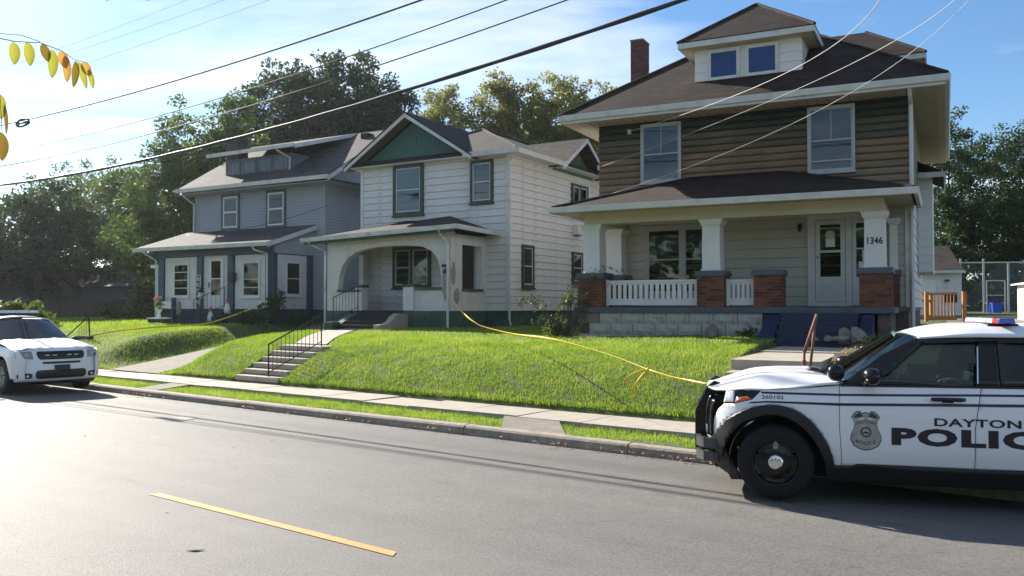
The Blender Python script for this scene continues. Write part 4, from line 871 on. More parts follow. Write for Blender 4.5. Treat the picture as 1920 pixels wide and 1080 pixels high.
window(C_, -3.30, 0, 5.40, 1.15, 1.60, mt=M['blue_trim'], ms=M['white_paint'], rail=(0.5,), cover=M['blind'], cov=(0.5, 1), sw=0.075, **bt)
# roof: front plane, rear plane, right gable, shed dormer
zr, vr = 9.95, 3.7; ze = 7.30
C_.add('roof', MB().slab([(-8.2, -0.72, ze), (0.82, -0.72, ze), (0.82, vr, zr), (-8.2, vr, zr)], 0.07).slab([(-8.2, 8.9, ze-0.4), (0.82, 8.9, ze-0.4), (0.82, vr, zr), (-8.2, vr, zr)], 0.07), M['shingle_grey'])
C_.add('gable', MB().hexa([(-0.02, 0, 7.15), (-0.02, 8.2, 7.15), (-0.02, vr, 9.85)], [(0.01, 0, 7.15), (0.01, 8.2, 7.15), (0.01, vr, 9.85)]), M['grey_siding'])
C_.add('bargeboard', MB().hexa([(0.80, -0.72, ze-0.22), (0.80, vr, zr-0.22), (0.84, vr, zr-0.22), (0.84, -0.72, ze-0.22)], [(0.80, -0.72, ze-0.04), (0.80, vr, zr-0.04), (0.84, vr, zr-0.04), (0.84, -0.72, ze-0.04)]), M['gutter'])
C_.add('soffit', MB().box(-8.18, 0.80, -0.70, 0, 7.06, 7.09).box(0.0, 0.80, 0, 8.2, 7.06, 7.09), M['grey_siding']); C_.add('pent_roof', MB().slab([(0.02, -0.1, 7.35), (0.84, -0.7, 7.1), (0.84, 7.5, 7.1), (0.02, 7.5, 7.35)], 0.04), M['shingle_grey'])
gutter(C_, [(-8.2, -0.74, 7.28), (0.84, -0.74, 7.28)], 0.14, 0.1)
dz0, dz1, dv = 7.85, 8.62, 0.35
dm = C_.add('dormer', MB().box(-6.25, -2.2, dv, 3.0, dz0-0.3, dz1), mat('slate_dormer_siding', (0.12, 0.14, 0.18), 0.6, 0.1, 2)); C_.add('dormer_roof', MB().slab([(-6.72, -0.25, 8.80), (-1.47, -0.25, 8.84), (-1.47, vr+0.1, 10.0), (-6.72, vr+0.1, 9.98)], 0.07), M['shingle_grey'])
C_.add('bargeboard', MB().hexa([(-1.47, -0.25, 8.66), (-1.47, 3.7, 9.82), (-1.43, 3.7, 9.82), (-1.43, -0.25, 8.66)], [(-1.47, -0.25, 8.83), (-1.47, 3.7, 9.98), (-1.43, 3.7, 9.98), (-1.43, -0.25, 8.83)]), M['gutter'])
gutter(C_, [(-6.72, -0.27, 8.80), (-1.47, -0.27, 8.84)], 0.13, 0.1)
for k in range(4): window(C_, -6.13+k*0.97, dv, 7.92, 0.84, 0.62, mt=MATS['slate_dormer_siding'], ms=MATS['slate_dormer_siding'], trim=0.06, rail=(), munt=((0.33, 0, 1), (0.66, 0, 1)), depth=0.06, sill=False, back=M['dark'], pane=M['screen_glass'])
downspout(C_, [(-2.5, dv-0.6, 8.68), (-2.4, dv-0.45, 8.58), (-2.26, dv-0.06, 8.4), (-2.26, dv-0.06, 7.75)], 0.045)
C_.add('chimney', MB().box(-7.15, -6.4, 1.2, 1.8, 8.2, 9.88), mat('sooty_brick', (0.05, 0.035, 0.04), 0.9, 0.3, 6, 0.5, 30)); C_.add('roof_vent', MB().box(-0.55, -0.15, 2.9, 3.3, 9.5, 9.72), M['shingle_dark'])
# enclosed porch
pv = -2.2; C_.add('porch_core', MB().box(-7.3, -0.72, pv+0.10, 0, 1.9, 4.3), M['blue_trim']); C_.add('porch_base', MB().box(-7.42, -0.62, pv-0.02, 0, 1.0, 1.9), M['blue_base'])
pst = MB().box(0, 0.33, -0.06, 0.12, 0, 2.3).mesh('porch_post', M['blue_trim'])
for u in (-7.40, -4.98, -3.15, -1.02): C_.link('porch_post', pst, (u, pv, 1.9))
C_.add('porch_beam', MB().box(-7.42, -0.62, pv-0.08, pv+0.1, 4.12, 4.40), M['blue_trim'])
def panel(u0, u1, z0, z1, kind, loc=None, rotz=0):
    w = u1-u0; q = MB(); 
    o = C_.add('porch_panel', MB().box(0, w, 0, 0.06, 0, z1-z0), M['white_siding'], (u0, pv+0.03, z0) if loc is None else loc, R(rotz))
    z = 0.0
    J = MB()
    while z < z1-z0-0.03:
        h = min(0.11, z1-z0-z); i = len(J.v)
        for x in (0.01, w-0.01):
            for y, zz in ((0, 0), (-0.013, 0), (-0.004, h), (0, h)): J.v.append((x, y, z+zz))
        for j in range(4): J.f.append((i+j, i+(j+1) % 4, i+4+(j+1) % 4, i+4+j)); J.mi.append(0)
        z += 0.11
    s_ = J.build('siding', M['white_siding'], o); s_['kind'] = 'stuff'
panel(-7.06, -5.0, 1.93, 4.1, 'w'); panel(-4.64, -3.16, 1.93, 4.12, 'd'); panel(-2.80, -1.04, 1.93, 4.1, 'w')
panel(0, 1.62, 1.93, 4.1, 'w', (-0.70, -1.92, 1.93), 90)
window(C_, -6.50, pv+0.02, 2.42, 1.0, 1.45, trim=0.06, depth=0.05, rail=(0.25, 0.5, 0.75), cover=M['blind'], cov=(0.5, 1), back=M['dark']); window(C_, -2.35, pv+0.02, 2.40, 1.0, 1.45, trim=0.06, depth=0.05, rail=(0.25, 0.5), cover=M['curtain'], cov=(0.5, 1), back=M['dark'])
window(C_, -0.70, -1.50, 2.45, 0.85, 1.40, 90, trim=0.06, depth=0.05, rail=(0.5,), back=M['dark'])
C_.add('porch_post', MB().box(-0.74, -0.60, -0.28, -0.02, 1.9, 4.12), M['blue_trim']); C_.add('porch_post', MB().box(-0.74, -0.60, -2.24, -2.02, 1.9, 4.12), M['blue_trim']); C_.add('porch_gable', MB().hexa([(-0.70, pv, 4.14), (-0.70, 0, 4.14), (-0.70, 0, 5.25), (-0.70, pv, 4.40)], [(-0.62, pv, 4.14), (-0.62, 0, 4.14), (-0.62, 0, 5.25), (-0.62, pv, 4.40)]), M['grey_siding'])
d = MB(); d.box(0, 0.16, -0.05, 0, 0, 2.05); d.box(0.72, 0.88, -0.05, 0, 0, 2.05); d.box(0.16, 0.72, -0.05, 0, 1.92, 2.05); d.box(0.16, 0.72, -0.05, 0, 0, 0.52); d.box(0.16, 0.72, -0.045, 0, 1.18, 1.22)
dd_ = C_.add('door', d, M['white_paint'], (-4.30, pv+0.02, 1.97)); MB().box(0.16, 0.72, -0.015, -0.005, 0.5, 1.93).build('recess', M['dark'], dd_); MB().box(0.16, 0.72, -0.035, -0.03, 0.5, 1.93).build('pane', M['glass'], dd_); MB().box(0.05, 0.08, -0.09, -0.05, 0.85, 1.05).build('handle', M['iron'], dd_)
C_.add('porch_roof', MB().slab([(-8.35, -2.75, 4.52), (-0.42, -2.75, 4.52), (-0.42, 0, 5.42), (-8.35, 0, 5.42)], 0.07), M['shingle_grey'])
C_.add('bargeboard', MB().hexa([(-0.42, -2.75, 4.32), (-0.42, 0, 5.22), (-0.38, 0, 5.22), (-0.38, -2.75, 4.32)], [(-0.42, -2.75, 4.50), (-0.42, 0, 5.40), (-0.38, 0, 5.40), (-0.38, -2.75, 4.50)]), M['gutter'])
gutter(C_, [(-8.35, -2.77, 4.50), (-0.40, -2.77, 4.50)], 0.13, 0.1)
downspout(C_, [(-1.25, -2.75, 4.4), (-1.22, -2.65, 4.25), (-0.85, -2.34, 4.1), (-0.84, -2.32, 1.35)], 0.045, M['trim_grey']); downspout(C_, [(-7.9, -2.75, 4.4), (-7.7, -2.5, 4.2), (-7.5, -2.30, 4.0), (-7.5, -2.30, 1.35)], 0.04, M['trim_grey']); downspout(C_, [(-7.95, -0.7, 7.1), (-7.85, -0.3, 6.8), (-7.82, -0.08, 6.7), (-7.82, -0.08, 5.3)], 0.045)
C_.add('mailbox', MB().box(-2.96, -2.66, pv-0.22, pv-0.06, 3.05, 3.40), M['iron'])
q = MB(); 
for k in range(3): q.box(-4.7, -3.2, pv-0.3*(k+1), pv-0.02-0.3*k, 1.0, 1.82-0.19*k)
C_.add('front_steps', q, M['blue_base'])
ir2 = thing('stair_railing', 'thin black railing beside the white front door of the grey house', 'railing', (*H1.w(-3.25, -3.2)[:2], 1.35), 30)
iron_rail(ir2, (-0.75, 0.0, 0.1), (0, 0.9, 0.62), 0.85, 7, M['iron'])
aw = thing('awning', 'white metal awning on a leaning post at the left end of the grey house', 'awning', (*H1.w(-7.9, -1.7)[:2], 1.3), 30)
MB().tube([(-0.25, 0, 2.45), (-0.25, 0, 0.35), (-0.12, 0, 0)], 0.05, 6).build('post', M['white_metal'], aw); MB().box(-0.5, 0.42, -0.2, 1.6, 2.42, 2.56).build('canopy', M['white_metal'], aw)
# vertical BROWN sign
sg = thing('sign', 'tall narrow name sign reading BROWN leaning between window and door', 'sign', (*H1.w(-4.80, pv-0.13)[:2], 2.05), 30)
MB().box(-0.12, 0.12, 0, 0.03, 0, 1.25).build('board', M['dark'], sg); MB().box(-0.14, -0.11, -0.01, 0.035, 0, 1.25).box(0.11, 0.14, -0.01, 0.035, 0, 1.25).box(-0.14, 0.14, -0.01, 0.035, 1.25, 1.28).build('frame', M['trim_grey'], sg)
for i, chh in enumerate('BROWN'): text_mesh('letter', chh, -0.075, 0.075, 1.03-0.24*i, 1.20-0.24*i, M['white_paint'], lambda x, z: (x, -0.006, z), sg, 0.015, 9)

# ================================================================== far left and right buildings
def G(frame_o, az, name, label, cat='garage', gz=1.35): return House(F(frame_o, az), name, label, gz, cat)
D1 = G((-31.1, 55), 30, 'garage', 'old grey garage with a low gable, half hidden behind the board fence at far left')
D1.add('wall', MB().box(0, 4.6, 0, 7.5, 1.2, 3.5), M['garage_grey']); D1.add('gable', MB().hexa([(0, 0.0, 3.5), (4.6, 0.0, 3.5), (2.3, 0.0, 4.55)], [(0, 0.1, 3.5), (4.6, 0.1, 3.5), (2.3, 0.1, 4.55)]), M['garage_grey'])
D1.add('side_wing', MB().box(4.6, 10.5, 0.6, 6, 1.2, 3.2), M['garage_grey']); D1.add('wing_roof', MB().slab([(4.6, 0.2, 3.25), (10.8, 0.2, 3.25), (10.8, 3.4, 4.5), (2.3, 3.4, 4.5)], 0.08), M['shingle_grey'])
D1.add('roof', MB().slab([(-0.5, -0.4, 3.3), (2.3, -0.4, 4.65), (2.3, 7.6, 4.65), (-0.5, 7.6, 3.3)], 0.08).slab([(5.1, -0.4, 3.3), (2.3, -0.4, 4.65), (2.3, 7.6, 4.65), (5.1, 7.6, 3.3)], 0.08), M['shingle_dark'])
for u in (0.5, 2.6): D1.add('garage_door', MB().box(u, u+1.7, -0.04, 0, 1.3, 2.6), M['fence_wood'])
D1.add('lintel', MB().box(0, 4.6, -0.05, 0, 2.62, 2.72), M['rust'])
D2_ = G((-36.8, 50), 30, 'house', 'corner of a dark grey neighbouring house at the left edge', 'house')
D2_.add('wall', MB().box(0, 5.4, 0, 8, 1.2, 3.4), M['garage_grey']); D2_.add('gable', MB().hexa([(0, 0, 3.4), (5.4, 0, 3.4), (2.7, 0, 5.2)], [(0, .1, 3.4), (5.4, .1, 3.4), (2.7, .1, 5.2)]), M['garage_grey'])
D2_.add('roof', MB().slab([(-0.6, -0.5, 3.1), (2.7, -0.5, 5.35), (2.7, 8, 5.35), (-0.6, 8, 3.1)], 0.1).slab([(6.0, -0.5, 3.1), (2.7, -0.5, 5.35), (2.7, 8, 5.35), (6.0, 8, 3.1)], 0.1), M['shingle_dark']); D2_.add('upper_storey', MB().box(-1, 3.6, 2, 8, 4.0, 5.8), M['garage_grey'])
fn_ = thing('board_fence', 'weathered dark board fence in front of the old grey garage', 'fence', (-31.5, 50.5, 1.3), 12)
me = MB().box(0, 0.40, 0, 0.03, 0, 1.15).mesh('board', M['fence_wood'])
for i in range(30):
    link('board', me, fn_, (i*0.42, random.uniform(-0.02, 0.02), random.uniform(-0.06, 0.03)))
MB().box(0, 12.6, 0.03, 0.08, 0.2, 0.3).box(0, 12.6, 0.03, 0.08, 0.85, 0.95).build('rail', M['fence_wood'], fn_)
E1 = G((20.8, 44), 14, 'garage', 'small white garage with a brown roof behind the wooden deck railing', gz=1.35)
E1.add('wall', MB().box(-3, 2.15, 0, 6, 1.2, 3.85), M['white_siding']); E1.add('roof', MB().slab([(-3.2, -0.3, 3.85), (2.25, -0.3, 3.85), (2.25, 3, 5.35), (-3.2, 3, 5.35)], 0.08).slab([(-3.2, 6.3, 3.85), (2.25, 6.3, 3.85), (2.25, 3, 5.35), (-3.2, 3, 5.35)], 0.08), M['shingle_worn'])
gd = E1.add('garage_door', MB().box(-1.6, 0.95, -0.05, 0, 1.35, 3.4), M['white_metal']); 
for k in range(4): MB().box(-1.58, 0.93, -0.07, -0.05, 1.38+0.51*k, 1.38+0.51*k+0.48).build('panel', M['white_metal'], gd)
E1.add('gutter', MB().box(-3.2, 2.27, -0.38, -0.3, 3.74, 3.87), M['gutter']); E1.add('wall_light', MB().lathe([(0.001, 0), (0.12, 0.02), (0.12, 0.1), (0.001, 0.14)], (1.5, -0.1, 3.3), n=8), M['rust']); E1.add('hatch', MB().box(1.35, 1.95, -0.05, 0, 2.25, 2.75), M['dark'])
sh = G((19.3, 31.5), 20, 'shed', 'white ribbed metal shed at the right edge', 'shed', 1.4)
sh.add('wall', MB().box(0, 3, 0, 3, 1.2, 2.95), M['white_metal'])
rb = MB().box(0, 0.09, -0.03, 0, 1.4, 2.9).mesh('rib', M['white_metal'])
for k in range(14): sh.link('rib', rb, (0.03+k*0.21, 0, 0))
sh.add('roof', MB().slab([(-0.2, -0.2, 2.93), (3.2, -0.2, 3.5), (3.2, 3.2, 3.5), (-0.2, 3.2, 2.93)], 0.06), M['white_metal'])
cf = thing('chain_link_fence', 'tall chain link fence with a gate before the dark trees at right', 'fence', (26.2, 50, 1.6), 0)
for x in (0.1, 1.45, 2.9, 4.6, 7, 9.5): MB().tube([(x, 0, -0.4), (x, 0, 3.25 if x < 2 else 3.05)], 0.055, 6).build('post', M['galv'], cf)
MB().tube([(-0.6, 0, 3.0), (12, 0, 3.1)], 0.04, 6).build('top_rail', M['galv'], cf); MB().tube([(1.62, 0, 1.95), (2.7, 0, 1.95)], 0.035).tube([(1.62, 0, 0.05), (1.62, 0, 1.95)], 0.035).tube([(2.7, 0, 0.05), (2.7, 0, 1.95)], 0.035).tube([(1.62, 0, 1.1), (2.7, 0, 1.1)], 0.025).build('gate', M['galv'], cf)
q = MB()
for k in range(150):
    x = -0.6+k*0.085
    for sx in (1, -1):
        x1 = x+sx*3.0; 
        q.quad((x, 0.02, 0.05), (x+0.006, 0.02, 0.05), (x1+0.006, 0.02, 3.0), (x1, 0.02, 3.0))
o = q.build('mesh_wire', M['galv'], cf); o['kind'] = 'stuff'
dk = thing('deck_railing', 'orange brown wooden railing and landing beside the corner of the right-hand house', 'railing', (15.98, 33, 1.5), 8)
for x, y in ((0, 0), (1.15, -0.6), (0.9, 2.2)): MB().box(x, x+0.13, y, y+0.13, -0.3, 1.10).build('post', M['wood'], dk)
for z in (0.08, 0.70, 1.0): MB().box(0.1, 1.05, 2.2, 2.26, z, z+0.1).build('rail', M['wood'], dk)
MB().box(0.13, 1.15, 0.0, 0.06, 0.0, 0.14).build('rail', M['wood'], dk); MB().box(0.13, 1.15, 0.0, 0.06, 0.98, 1.06).build('rail', M['wood'], dk)
me = MB().box(0, 0.035, 0.01, 0.045, 0.14, 0.98).mesh('baluster', M['wood'])
for k in range(8): link('baluster', me, dk, (0.2+k*0.12, 0, 0))
MB().box(0, 1.2, 0.06, 2.3, -0.14, -0.08).build('landing', M['concrete'], dk)
bb = thing('recycling_bin', 'small blue plastic bin standing by the chain link gate', 'bin', (27.9, 49.5, 1.6), 0); MB().box(0, 0.5, 0, 0.5, 0, 0.6, -0.05).build('body', M['bin_blue'], bb); MB().box(-0.08, 0.58, -0.08, 0.58, 0.6, 0.66).build('lid', M['bin_blue'], bb)

# ================================================================== trees
FM = dict(
    dark=foliage('dark_leaves', (0.016, 0.036, 0.014), (0.065, 0.10, 0.028), 0.45),
    mid=foliage('green_leaves', (0.035, 0.07, 0.015), (0.14, 0.20, 0.035), 0.5),
    lime=foliage('light_green_leaves', (0.045, 0.09, 0.015), (0.17, 0.22, 0.035), 0.5),
    autumn=foliage('autumn_leaves', (0.07, 0.10, 0.02), (0.30, 0.29, 0.06), 0.55),
    shrub=foliage('shrub_leaves', (0.03, 0.07, 0.012), (0.16, 0.22, 0.03), 0.5),
)
def leaf_mesh(name, centers, per, rad, size, m, seed):
    rs = np.random.RandomState(seed); C0 = np.repeat(centers, per, axis=0); n = len(C0)
    d = rs.normal(size=(n, 3)); d /= np.linalg.norm(d, axis=1)[:, None]; P = C0+d*(rad*rs.rand(n, 1)**0.5)*np.array([1, 1, 0.75])
    a = rs.normal(size=(n, 3)); a /= np.linalg.norm(a, axis=1)[:, None]; b = rs.normal(size=(n, 3)); b -= a*(a*b).sum(1)[:, None]; b /= np.linalg.norm(b, axis=1)[:, None]
    sz = size*(0.6+0.8*rs.rand(n, 1)); V = np.stack([P-a*sz, P-b*sz*0.55, P+a*sz, P+b*sz*0.55], 1).reshape(-1, 3)
    return fast_mesh(name, V, np.arange(4*n).reshape(-1, 4), m)
def tree(x, y, label, blobs, m, ncl, per, rad, size, seed, trunk=0.28, gz=1.35, group=None, name='tree', bare=0.0, multi=1):
    """blobs: (dx,dy,z,rx,ry,rz) ellipsoids of the crown, z above the ground"""
    rs = np.random.RandomState(seed); rn = random.Random(seed)
    T = thing(name, label, 'tree', (x, y, gz), 0, group)
    vol = np.array([b[3]*b[4]*b[5] for b in blobs])**0.75; cen = []
    for b, k in zip(blobs, (vol/vol.sum()*ncl).astype(int)):
        d = rs.normal(size=(k, 3)); d /= np.linalg.norm(d, axis=1)[:, None]; r = 0.35+0.72*rs.rand(k, 1)**0.6
        r *= 1+0.16*np.sin(d[:, 0:1]*5+seed)+0.14*np.cos(d[:, 2:3]*7+d[:, 1:2]*4+seed)
        cen.append(np.array(b[:3])+d*r*np.array(b[3:6]))
    cen = np.vstack(cen); link('crown', leaf_mesh('crown', cen, int(per*1.65), rad, size*0.74, m, seed), T)
    t = MB(); zt = min(b[2] for b in blobs); top = max(b[2] for b in blobs)
    bx, by = np.mean([b[0] for b in blobs]), np.mean([b[1] for b in blobs])
    for k in range(multi):
        ox = rn.uniform(-0.8, 0.8)*(multi > 1); t.tube([(ox*0.3, 0, -0.4), (ox*0.6+rn.uniform(-.2, .2), 0, zt*0.5), (bx*0.5+ox*1.6, by*0.5, zt), (bx+ox*2, by, top)], [trunk*1.15, trunk*0.9, trunk*0.65, trunk*0.2], 8)
    t.build('trunk', M['bark'], T, True)
    lb = MB()
    for b in blobs:
        z0 = max(0.8, b[2]-b[5]*0.9); st = Vector((bx*0.4, by*0.4, zt*0.75)); c = Vector(b[:3]); mdp = st.lerp(c, 0.5)+Vector((rn.uniform(-.4, .4), rn.uniform(-.4, .4), 0.3))
        lb.tube([st, mdp, c], [trunk*0.5, trunk*0.35, trunk*0.18], 5)
        for _ in range(7):
            e = cen[rn.randrange(len(cen))]; e = Vector(e)
            if (e-c).length < max(b[3:6])*1.3: lb.tube([c, c.lerp(e, 0.5)+Vector((0, 0, rn.uniform(-.3, .3))), e+(e-c).normalized()*bare], [trunk*0.18, trunk*0.11, 0.02], 4)
    lb.build('branches', M['bark'], T, True)
    return T
def px(x, Y): return (x-960)/1600*Y       # lateral metres for a bearing at depth Y
def pz(y, Y): return 2.0+(576-y)/1600*Y   # height for an elevation at depth Y
tg = 'trees behind the houses'
tree(px(70, 52), 52, 'broad dark tree above the low grey roofs at far left', [(0, 0, 5.2, 3.3, 3, 2.6), (-1.8, 0, 3.6, 2.6, 2.6, 2.2), (2.0, 0.5, 4.2, 2.4, 2.4, 2.2), (0.4, 0, 6.8, 1.8, 1.8, 1.6)], FM['dark'], 420, 34, 0.62, 0.15, 11, group=tg)
tree(px(150, 66), 66, 'feathery pale tree with see-through crown rising behind the grey garage', [(0, 0, 8.6, 2.6, 2.4, 3.2), (1.6, 0, 6.4, 2.2, 2, 2.4), (-1.8, 0, 10.0, 2.0, 1.4, 1.3)], FM['mid'], 170, 30, 0.62, 0.15, 12, group=tg, bare=0.6)
tree(px(232, 60), 60, 'rounded mid green tree between feathery tree and the grey house', [(0, 0, 7.6, 3.2, 3, 3.0), (-1.6, 0, 5.2, 2.6, 2.4, 2.6), (1.8, 0, 5.4, 2.6, 2.6, 3.0), (0.5, 0, 9.0, 1.9, 1.8, 1.6)], FM['mid'], 430, 34, 0.62, 0.16, 13, group=tg)
tree(px(335, 48), 48, 'tall bright green tree directly left of the grey dormer house', [(0.3, 0, 9.4, 1.9, 2, 2.2), (-0.6, 0, 6.8, 2.4, 2.2, 2.6), (-1.6, 0, 4.2, 2.6, 2.2, 2.4), (1.6, 0.5, 7.0, 2.2, 2.2, 3.2), (0, 0, 2.4, 2.6, 2.0, 1.8)], FM['mid'], 620, 34, 0.55, 0.14, 14, group=tg)
tree(px(425, 50), 50, 'narrow leafy tree rising just behind the dark chimney', [(0, 0, 10.2, 1.8, 1.8, 2.2), (-0.3, 0, 7.2, 2.2, 2, 2.6), (0.6, 0, 12.2, 1.0, 1.0, 1.0)], FM['mid'], 260, 34, 0.55, 0.14, 15, group=tg)
tree(px(548, 58), 58, 'massive dark tree left half of the big clump behind the grey house', [(-0.8, 0, 13.4, 3.2, 3, 3.6), (1.4, 0, 14.6, 2.4, 2.6, 2.6), (0, 0, 9.2, 4.2, 3.4, 3.6), (2.6, 0, 11, 2.4, 2.4, 3.2)], FM['dark'], 640, 38, 0.66, 0.17, 16, 0.4, group=tg, multi=2)
tree(px(655, 58), 58, 'tallest dark tree of the big clump above the middle house ridge', [(0, 0, 14.8, 2.7, 2.6, 3.6), (1.6, 0, 12.4, 3.0, 2.8, 3.6), (-0.8, 0, 10.0, 3.2, 3, 3.6), (2.6, 0, 9.4, 3.2, 3, 3.4)], FM['dark'], 640, 38, 0.66, 0.17, 17, 0.4, group=tg, multi=2)
tree(px(715, 57), 57, 'dark right shoulder tree of the big clump above the green gable', [(0.4, 0, 12.6, 1.9, 1.9, 3.2), (0.8, 0, 9.4, 2.8, 2.6, 3.0), (-0.8, 0, 10.5, 2.2, 2.2, 2.6)], FM['dark'], 340, 36, 0.62, 0.16, 18, 0.3, group=tg)
tree(px(775, 75), 75, 'pale distant tree right of the big dark clump', [(0, 0, 14.5, 2.6, 2, 2.6), (0, 0, 10.4, 2.8, 2, 3)], FM['lime'], 170, 30, 0.7, 0.17, 19, group=tg)
tree(px(850, 62), 62, 'olive green tree above the middle house roof, left of the autumn pair', [(-0.6, 0, 13.2, 2.6, 2.4, 2.8), (1.6, 0, 11.0, 2.4, 2.2, 2.6), (-0.9, 0, 15.4, 1.3, 1.2, 1.2), (0, 0, 8.6, 3.6, 2.6, 2.6)], FM['autumn'], 450, 32, 0.6, 0.15, 20, group=tg, bare=0.5)
tree(px(955, 60), 60, 'tall yellowing tree with sparse top above the rear cross gable', [(-0.8, 0, 14.4, 2.1, 1.9, 2.2), (1.1, 0, 13.8, 2.1, 2, 2.4), (0, 0, 10.2, 3.2, 2.6, 3.0), (-0.6, 0, 16.2, 1.0, 0.9, 1.0)], FM['autumn'], 450, 30, 0.58, 0.15, 21, group=tg, bare=0.9)
tree(px(1062, 58), 58, 'rounded yellow green tree left of the roof chimney', [(0, 0, 13.6, 2.6, 2.4, 2.7), (1.6, 0, 11.8, 2.4, 2.4, 2.8), (-1.0, 0, 10.2, 2.4, 2.4, 3.0)], FM['autumn'], 540, 32, 0.58, 0.15, 22, group=tg)
tree(px(1160, 62), 62, 'sparse autumn tree peeping past the brick chimney', [(0, 0, 12.4, 2.4, 2, 2.4), (0.6, 0, 9.4, 2.4, 2.2, 3)], FM['autumn'], 180, 28, 0.6, 0.15, 23, group=tg, bare=0.7)
tree(px(1800, 57), 57, 'dark tree with rounded top right behind the white garage', [(-0.6, 0, 11.2, 2.2, 2.2, 2.6), (0.8, 0, 8.0, 3.4, 3.0, 3.4), (-1.4, 0, 6.0, 2.8, 2.6, 3.0), (2.2, 0, 5.2, 2.8, 2.4, 2.8), (0, 0, 3.0, 3.8, 2.4, 2.0)], FM['dark'], 560, 36, 0.55, 0.14, 24, group=tg, trunk=0.22)
tree(px(1905, 60), 60, 'dark tree at the right edge leaning over the chain link fence', [(-0.4, 0, 11.4, 2.2, 2.0, 2.0), (1.3, 0, 9.2, 3.4, 3.0, 3.0), (-0.8, 0, 6.0, 3.6, 3.0, 3.0), (0, 0, 3.0, 3.6, 2.4, 2.4)], FM['dark'], 560, 36, 0.6, 0.15, 25, group=tg, bare=0.5)
tree(px(2010, 57), 57, 'dark tree mostly beyond the right edge of the view', [(0, 0, 7.2, 3.0, 3, 3.4), (0.4, 0, 10.2, 2.2, 2.2, 2.2)], FM['dark'], 260, 34, 0.6, 0.15, 26, group=tg)
# hedge-like undergrowth at the back of the lots
def belt(name, label, pts, m, ncl, per, rad, size, seed, h, dp=2.0, gz=1.3):
    rs = np.random.RandomState(seed); P = []
    for _ in range(ncl):
        k = rs.rand()*(len(pts)-1); i = int(k); f = k-i; x = pts[i][0]*(1-f)+pts[i+1][0]*f; y = pts[i][1]*(1-f)+pts[i+1][1]*f
        P.append((x+rs.normal()*0.5, y+rs.normal()*dp*0.5, gz+h*rs.rand()*(0.75+0.35*math.sin(k*9+seed))))
    o = link(name, leaf_mesh(name, np.array(P), per, rad, size, m, seed)); tag(o, label, 'undergrowth', kind='stuff'); return o
belt('undergrowth', 'dark undergrowth under the trees behind the far garage', [(-50, 66), (-20, 62), (-8, 60)], FM['dark'], 520, 32, 0.8, 0.2, 31, 6.0)
belt('undergrowth', 'dark thicket behind the chain link fence at right', [(20, 60), (30, 61), (46, 60)], FM['dark'], 700, 34, 0.7, 0.18, 32, 5.2)
belt('undergrowth', 'leafy growth low behind the middle and right-hand houses', [(-14, 62), (4, 62), (14, 60)], FM['mid'], 380, 32, 0.8, 0.2, 33, 8.0)
# trees on this side of the street, mirrored in glass and paint only
for k, (x, y, sd__) in enumerate(((-16, -17, 41), (-4, -20, 42), (9, -18, 43), (21, -15, 44))):
    tree(x, y, ('leftmost', 'second from left', 'third from left', 'rightmost')[k]+' street tree behind the viewer, seen only in reflections', [(0, 0, 5.4, 2.8, 2.8, 2.2), (0.8, 0, 3.6, 2.4, 2.4, 1.6)], FM['mid'], 150, 26, 0.8, 0.26, sd__, gz=0.2, group='trees on the near side of the street')

belt('undergrowth', 'unseen leafy tree belt added behind the viewer to darken reflections', [tuple(ST.w(s_, -24))[:2] for s_ in (-95, -50, -10, 25, 60)], FM['mid'], 900, 26, 1.3, 0.42, 34, 8.5, 5.0, 0.0)  # out of view, put in to darken window reflections and low sky light

def shrub(name, label, cat, x, y, blobs, m, ncl, per, rad, size, seed, gz=None, stems=10, sr=0.012):
    rs = np.random.RandomState(seed); rn = random.Random(seed); gz = gxy(x, y) if gz is None else gz
    T = thing(name, label, cat, (x, y, gz)); cen = []
    for b in blobs:
        k = max(3, int(ncl/len(blobs))); d = rs.normal(size=(k, 3)); d /= np.linalg.norm(d, axis=1)[:, None]; cen.append(np.array(b[:3])+d*(0.3+0.7*rs.rand(k, 1))*np.array(b[3:6]))
    cen = np.vstack(cen); cen[:, 2] = np.maximum(cen[:, 2], 0.05); link('foliage', leaf_mesh('foliage', cen, per, rad, size, m, seed), T)
    s = MB()
    for _ in range(stems):
        e = Vector(cen[rn.randrange(len(cen))]); s.tube([(rn.uniform(-.1, .1), rn.uniform(-.1, .1), -0.1), e*0.5+Vector((rn.uniform(-.1, .1), 0, 0.15)), e], [sr, sr*0.8, sr*0.4], 4)
    s.build('stems', M['bark'], T); return T
p = H3.w(-0.25, -2.5); shrub('shrub', 'spindly leafy shrub at the left foot of the brick porch pier', 'shrub', p.x, p.y, [(0.1, 0, 0.35, 0.30, 0.25, 0.35), (0.3, 0, 0.9, 0.28, 0.2, 0.35), (-0.1, 0, 0.15, 0.22, 0.2, 0.15)], FM['lime'], 34, 9, 0.12, 0.045, 51, stems=12)
p = H3.w(0.1, -2.55); shrub('shrub', 'bare twiggy shrub reaching over the left end of the porch railing', 'shrub', p.x, p.y, [(0.9, 0.1, 1.55, 0.75, 0.25, 0.35), (0.2, 0, 1.1, 0.5, 0.3, 0.4), (-0.9, 0, 0.9, 0.7, 0.3, 0.25), (-0.5, 0, 0.4, 0.5, 0.3, 0.3)], FM['dark'], 60, 7, 0.14, 0.040, 52, stems=38, sr=0.010)
p = H1.w(-0.35, -2.9); shrub('shrub', 'dark shrub by the downspout at the front corner of the grey house', 'shrub', p.x, p.y, [(0, 0, 0.5, 0.7, 0.5, 0.5), (0.4, 0, 0.9, 0.4, 0.4, 0.5), (-0.7, 0, 0.25, 0.5, 0.4, 0.3), (1.3, 0, 0.3, 0.6, 0.4, 0.3)], FM['dark'], 120, 16, 0.2, 0.06, 53)
